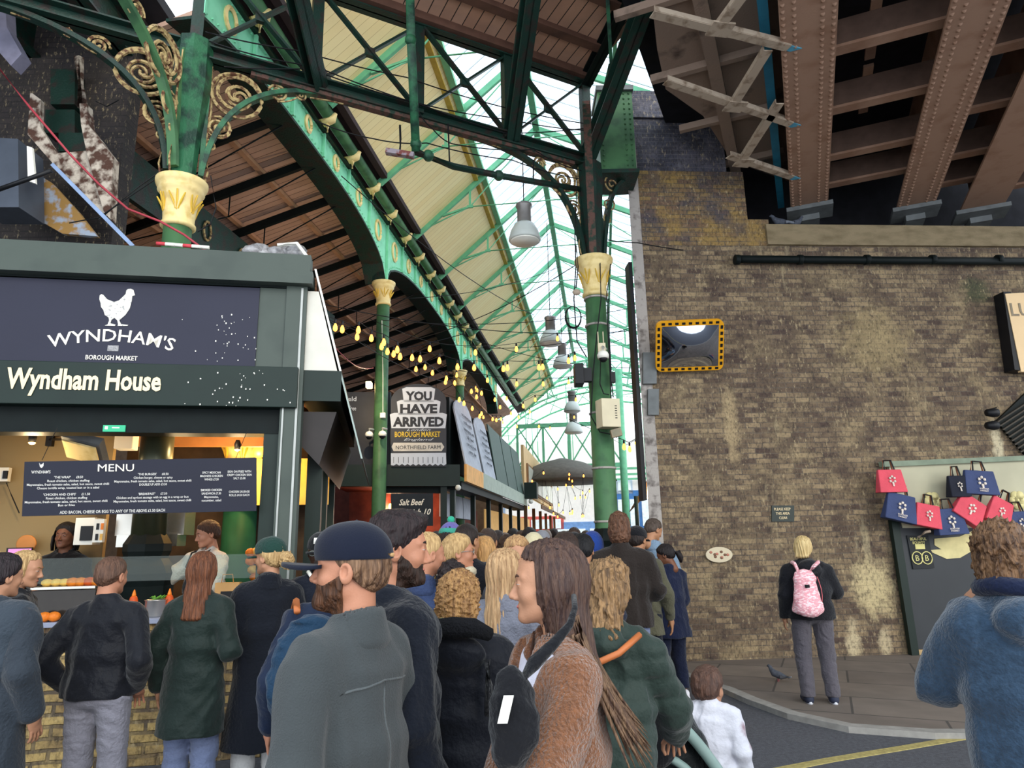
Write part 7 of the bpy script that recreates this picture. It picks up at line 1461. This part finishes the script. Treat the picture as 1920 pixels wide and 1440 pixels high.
p = Person('woman with very long straight blonde hair in a pale grey wool coat', 948, 1033, 3.8, 20, (30, 2), 'f', 'fair', 2, ('down', 'down'), 1.0)
p.coat(cloth('pale_grey_wool', '#7d7f8c', bs=90), hem=.72, th=.035, collar='fold', flare=.09, fold=.007); p.trousers(NVC); p.hair('long', hairmat('#c8a47a', '#8a6848'), ln=.42)
p = Person('blonde woman facing the camera with her head lowered, behind the long straight hair', 968, 1008, 4.7, 170, (0, 16), 'f', 'fair', 1); p.coat(cloth('grey_marl', '#5a5c68'), hem=.8); p.trousers(NVC); p.hair('long', hairmat('#c8a070', '#8a6444'), ln=.25); p.face()
p = Person('short brown-haired man in a charcoal jacket behind the head of the teddy coat woman', 1058, 1000, 4.6, 8, (-14, 2), 'm', 'tan', 1, w=1.12); p.coat(cloth('charcoal_jacket', '#1d1f26'), hem=.82, th=.03, collar='fold'); p.trousers(NVC); p.hair('short', hairmat('#33241e'), hl=-.015)
p = Person('person with short black hair beside the man in the black jacket', 1092, 1004, 5.6, 6, (10, 4), 'm', 'tan', 1); p.coat(cloth('dark_slate_coat', '#23283a'), hem=.82); p.trousers(NVC); p.hair('short', hairmat('#0e0d10'), vol=.004, hl=-.02)
p = Person('person with the bright blue hood up, left of the tall curly-haired man', 1110, 1000, 6.4, 10, (0, 2), 'm', 'tan', 0); p.coat(cloth('bright_blue_hood', '#22408c'), hem=.8, collar='hood'); p.trousers(NVC); V_, F_ = snet(lambda P: el(P, (0, -.02, .01), (.105, .125, .13)), (-.13, -.17, -.15), (.13, .13, .16), .012); p.add('hood', V_, F_, cloth('bright_blue_hood', '#22408c'), True)
p = Person('tall man with shaggy brown curls in a dark T-shirt before the tall column', 1160, 963, 6.3, 2, (6, 6), 'm', 'tan', 1, ('down', ((.27, .02, 1.14), (.20, .24, 1.05))), 1.2)
p.coat(cloth('brown_tshirt', '#2c2522'), hem=.86, th=.02, collar='stand', cuff=-.25, name='t_shirt', sleeve=.028); p.trousers(cloth('pale_blue_jeans', '#7884a6'), hem=.06); p.shoes(BLK); p.hair('curly', hairmat('#6f4c38', '#3a261c'), vol=-.006, ln=.12)
p = Person('person in a black cap and an olive coat, right of the shaggy-haired man', 1194, 990, 7.1, 20, (20, 6), 'm', 'tan', 1); p.coat(cloth('olive_coat', '#5c5a48'), hem=.75, collar='stand'); p.trousers(NVC); p.hair('short', HD); p.cap(BLK)
p = Person('grey-haired man in a light blue shirt bending his head by the brick wall edge', 1224, 974, 8.6, 35, (25, 22), 'm', 'tan', 1, ('phone', 'phone'), w=1.05); p.coat(cloth('light_blue_shirt', '#849cb4'), hem=.84, th=.015, collar='fold', name='shirt'); p.trousers(BLK); p.hair('crop', hairmat('#5a4c44', '#33291f'))
p = Person('woman with a dark ponytail in a navy jacket checking her phone by the wall', 1247, 1022, 7.65, -28, (-35, 22), 'f', 'brown', 1, ('phone', 'phone'), 1.12, base=0)
p.coat(cloth('navy_boxy_jacket', '#171f3a'), hem=.72, th=.035, flare=.05, collar='stand', cuff=.9); p.trousers(cloth('navy_trousers', '#151c34'), o=.028, hem=.16); p.shoes(mat('white_shoe', '#cfcdd4', .6), WHITE); p.hair('short', hairmat('#1a1214'), hl=-.04); p.tail(hairmat('#1a1214'), [(0, -.10, .0), (.02, -.15, -.03), (.03, -.15, -.10), (.03, -.13, -.15)], [.02, .04, .035, .01])
ph = p.hands[0]; w0 = p.W_(np.array([[0.0, .34, 1.30]]))[0]; t = MB().box(V(w0), V((.035, 0, 0)), V((0, .045, .06)), V((0, .004, -.003))).build('mobile_phone', mat('orange_phone', '#d87a48', .4)); tag(t, 'orange mobile phone held by the woman in the navy jacket', 'phone')
# pink backpack woman
p = Person('short blonde-haired person in a black hooded jacket and grey trousers standing by the brick wall', 1505, 1007, 7.35, 8, (30, 4), 'f', 'fair', 2, ('down', ((.30, .06, 1.16), (.20, .26, 1.16))), 1.22, base=.048)
p.coat(cloth('black_soft_jacket', '#14151c', rough=.7), hem=.87, th=.035, collar='hood', fold=.008, ff=16, belly=.02); p.trousers(cloth('warm_grey_trousers', '#5e5a62'), o=.03, hem=.07); p.shoes(mat('black_canvas_shoe', '#2a2f42', .7), mat('white_sole', '#d8dae2', .5)); p.hair('bob', hairmat('#dcc490', '#b89a64'), ln=.10)
bp = thing('backpack', 'pink patterned backpack on the back of the blonde-haired person by the wall', 'backpack', tuple(p.W_(np.array([[-.02, -.25, .9]]))[0]))
PKM = mat('pink_pattern', '#dd9aa4', .8, var=.05, scale=34, col2='#f3d2d6', w2=(.5, .56), bump=.2, stretch=(1, 1, 2.2))
V_, F_ = snet(lambda P: smin(smin(vc(P, .98, 1.30, (.165, .085), (.11, .06), (-.09, -.25), (-.09, -.235)), el(P, (-.09, -.235, 1.34), (.105, .06, .07)), .05), el(P, (-.09, -.30, 1.02), (.15, .075, .11)), .02)-folds(P, .003, 40, 7), (-.32, -.42, .84), (.14, -.12, 1.46), .010); bb = mesh_obj('bag_body', p.W_(V_), F_, PKM, bp, True)
for k in (-1, 1): pb(bp, 'strap', MB().path([V((-.09+k*.05, -.24, 1.37)), V((-.07+k*.09, -.22, 1.43)), V((-.04+k*.12, -.16, 1.465)), V((-.02+k*.14, -.06, 1.475)), V((k*.14, .06, 1.43))], .022, 6), PKM, p)
pb(bb, 'bag_patch', MB().box((-.02, -.318, 1.235), (.024, 0, 0), (0, .004, 0), (0, 0, .015)), BLACK, p) if False else pb(bp, 'bag_patch', MB().box((-.09, -.318, 1.235), (.024, 0, 0), (0, .006, 0), (0, .004, .015)), BLACK, p)
pb(bp, 'zip', MB().path([V((.03+.03*sin(t), -.29-.02*cos(t), 1.0+.33*t/3)) for t in (0, .6, 1.2, 1.8, 2.4, 3)], .004, 4), mat('coral_zip', '#c8646c', .6), p)
# right foreground fleece
p = Person('person with tousled brown hair in a fluffy blue-grey fleece, arms raised, at the right edge', 1874, 984, 2.6, 14, (28, 2), 'f', 'fair', 2, (((.25, .12, 1.18), (.10, .17, 1.42)), ((.27, .12, 1.22), (.10, .18, 1.46))), 1.05)
FL = mat('blue_grey_fleece', '#2b3d50', .97, var=.25, scale=50, bump=.45, bscale=100, sheen=.4, spec=.05); p.coat(FL, hem=.80, th=.04, collar='hood', fold=.012, ff=14, sleeve=.036, name='fleece'); p.trousers(cloth('navy_trousers', '#151c34')); p.hair('curly', hairmat('#7a5a3e', '#3a281e'), vol=.002, ln=.03, hl=0); p.glasses(mat('light_blue_frame', '#7fb4e8', .4))
pb(p.root, 'scarf', MB().path([V((.095*cos(a), .10*sin(a)-.015, 1.525+.01*sin(2*a))) for a in [i*PI/8 for i in range(16)]], .036, 8, closed=True), cloth('navy_scarf', '#161f3a'), p)
pb(p.root, 'inner_hood', MB().path([V((.02, -.17, 1.53)), V((.09, -.16, 1.55)), V((.16, -.08, 1.54)), V((.18, .0, 1.5))], [.02, .045, .045, .02], 8), cloth('lilac_hood', '#c5c8dc'), p)
# ---------------------------------------------------------------- the crowd further down the aisle
crowd = [
 (915, 992, 6.6, 20, 'crop', '#3a2c26', '#1e2634', 'm', 'brown-haired man in a slate jacket, right of the tall man in black'),
 (898, 1002, 6.2, 8, 'short', '#241a18', '#1f3036', 'm', 'dark-haired person in a deep teal jacket beside the tall man in black'),
 (908, 1008, 5.6, 10, 'bob', '#b88c58', '#26424a', 'f', 'blonde-bobbed woman in a teal jacket, right of the tall man in black'),
 (932, 996, 8.2, 10, 'short', '#2a201e', '#39404c', 'm', 'person in a grey jacket beyond the slate-jacketed man'),
 (946, 1000, 9.4, 0, 'crop', '#6a5648', '#2b2f44', 'm', 'man with greying hair and a navy coat in the middle of the crowd'),
 (962, 992, 10.5, 5, 'short', '#171214', '#2a2a30', 'm', 'black-haired man in a charcoal coat in the middle of the crowd'),
 (978, 996, 9.8, 350, 'short', '#3a2a22', '#4a4a55', 'f', 'brown-haired person in a mid-grey coat in the crowd'),
 (992, 990, 8.4, 12, 'short', '#151215', '#1c1d28', 'm', 'tall black-haired person in a dark coat above the pale beanie'),
 (1024, 994, 11.5, 0, 'crop', '#7a685a', '#6a6a72', 'm', 'grey-haired man in a light grey coat down the aisle'),
 (1038, 992, 13.0, 4, 'short', '#2a1f1c', '#323a50', 'm', 'dark-haired man in a blue-grey coat far down the aisle'),
 (1076, 990, 9.0, 190, 'crop', '#3a2a22', '#20242e', 'm', 'man in a dark coat facing the camera far down the aisle'),
 (1098, 996, 12.0, 0, 'short', '#4a382c', '#5a4a44', 'f', 'brown-haired person in a taupe coat left of the tall column'),
 (1008, 998, 14.0, 0, 'short', '#5a4434', '#7a4a3c', 'f', 'person in a brick-red coat far down the aisle'),
 (1050, 998, 15.5, 0, 'short', '#1d1818', '#d0ccc8', 'm', 'person in a white coat far down the aisle'),
 (1064, 996, 17.0, 0, 'crop', '#3a2f2a', '#3a3e58', 'm', 'person in an indigo coat far down the aisle'),
 (986, 999, 16.5, 0, 'short', '#6a5040', '#2f3238', 'f', 'person in a graphite coat far down the aisle'),
 (968, 1001, 18.0, 0, 'short', '#2a2422', '#8a7a6a', 'm', 'person in a beige coat far down the aisle near the stalls'),
 (1032, 1001, 19.5, 0, 'short', '#241c1a', '#4a5a70', 'm', 'person in a steel blue coat at the far end of the aisle'),
 (1088, 1000, 18.5, 0, 'short', '#3a2c24', '#6a2f34', 'f', 'person in a dark red coat at the far end of the aisle'),
 (1178, 998, 8.4, 15, 'short', '#1a1516', '#26262e', 'm', 'black-haired person right of the tall column behind the shaggy-haired man'),
 (1188, 1000, 10.3, 20, 'short', '#4a3a30', '#48506a', 'f', 'person in a dusty blue coat by the canopy behind the wall edge'),
 (820, 998, 7.2, 20, 'short', '#201a1c', '#16181f', 'm', 'dark-haired person in a black coat left of the bobble hat'),
 (950, 1006, 7.2, 350, 'curly', '#3a2820', '#3c3438', 'f', 'curly dark-haired woman in a plum-grey coat in the crowd'),
 (1108, 1003, 7.6, 0, 'bob', '#6a4a34', '#55505c', 'f', 'brown-bobbed woman in a mauve-grey coat left of the tall column'),
]
for (x, top, Y, az, hk, hc, cc, g, l) in crowd: simple(l, x, top, Y, az, hk, hc, cc, g, 'tan' if Y < 12 else 'fair', ln=.12)
simple('person in a pale cream beanie in the crowd behind the teddy coat woman', 1000, 1003, 5.9, 5, None, '#333333', '#33343c', 'f', hat='#d8cda8')
simple('person in a grey beanie in the crowd near the middle of the aisle', 1016, 998, 7.6, 0, None, '#333333', '#2c3038', 'm', hat='#8a8c94')
simple('person in a black beanie half hidden left of the bobble hat', 832, 1004, 6.6, 10, None, '#333333', '#1c2030', 'm', hat='#10121c')
p = simple('man in a dark baseball cap facing the camera in the crowd', 1076, 1001, 7.4, 178, None, '#333333', '#2a2c34', 'm'); p.cap(BLK)

SHB = mat('dark_shoe', '#1c1a1c', .5)
for q in CAST:
    if not q.shod: q.shoes(SHB)
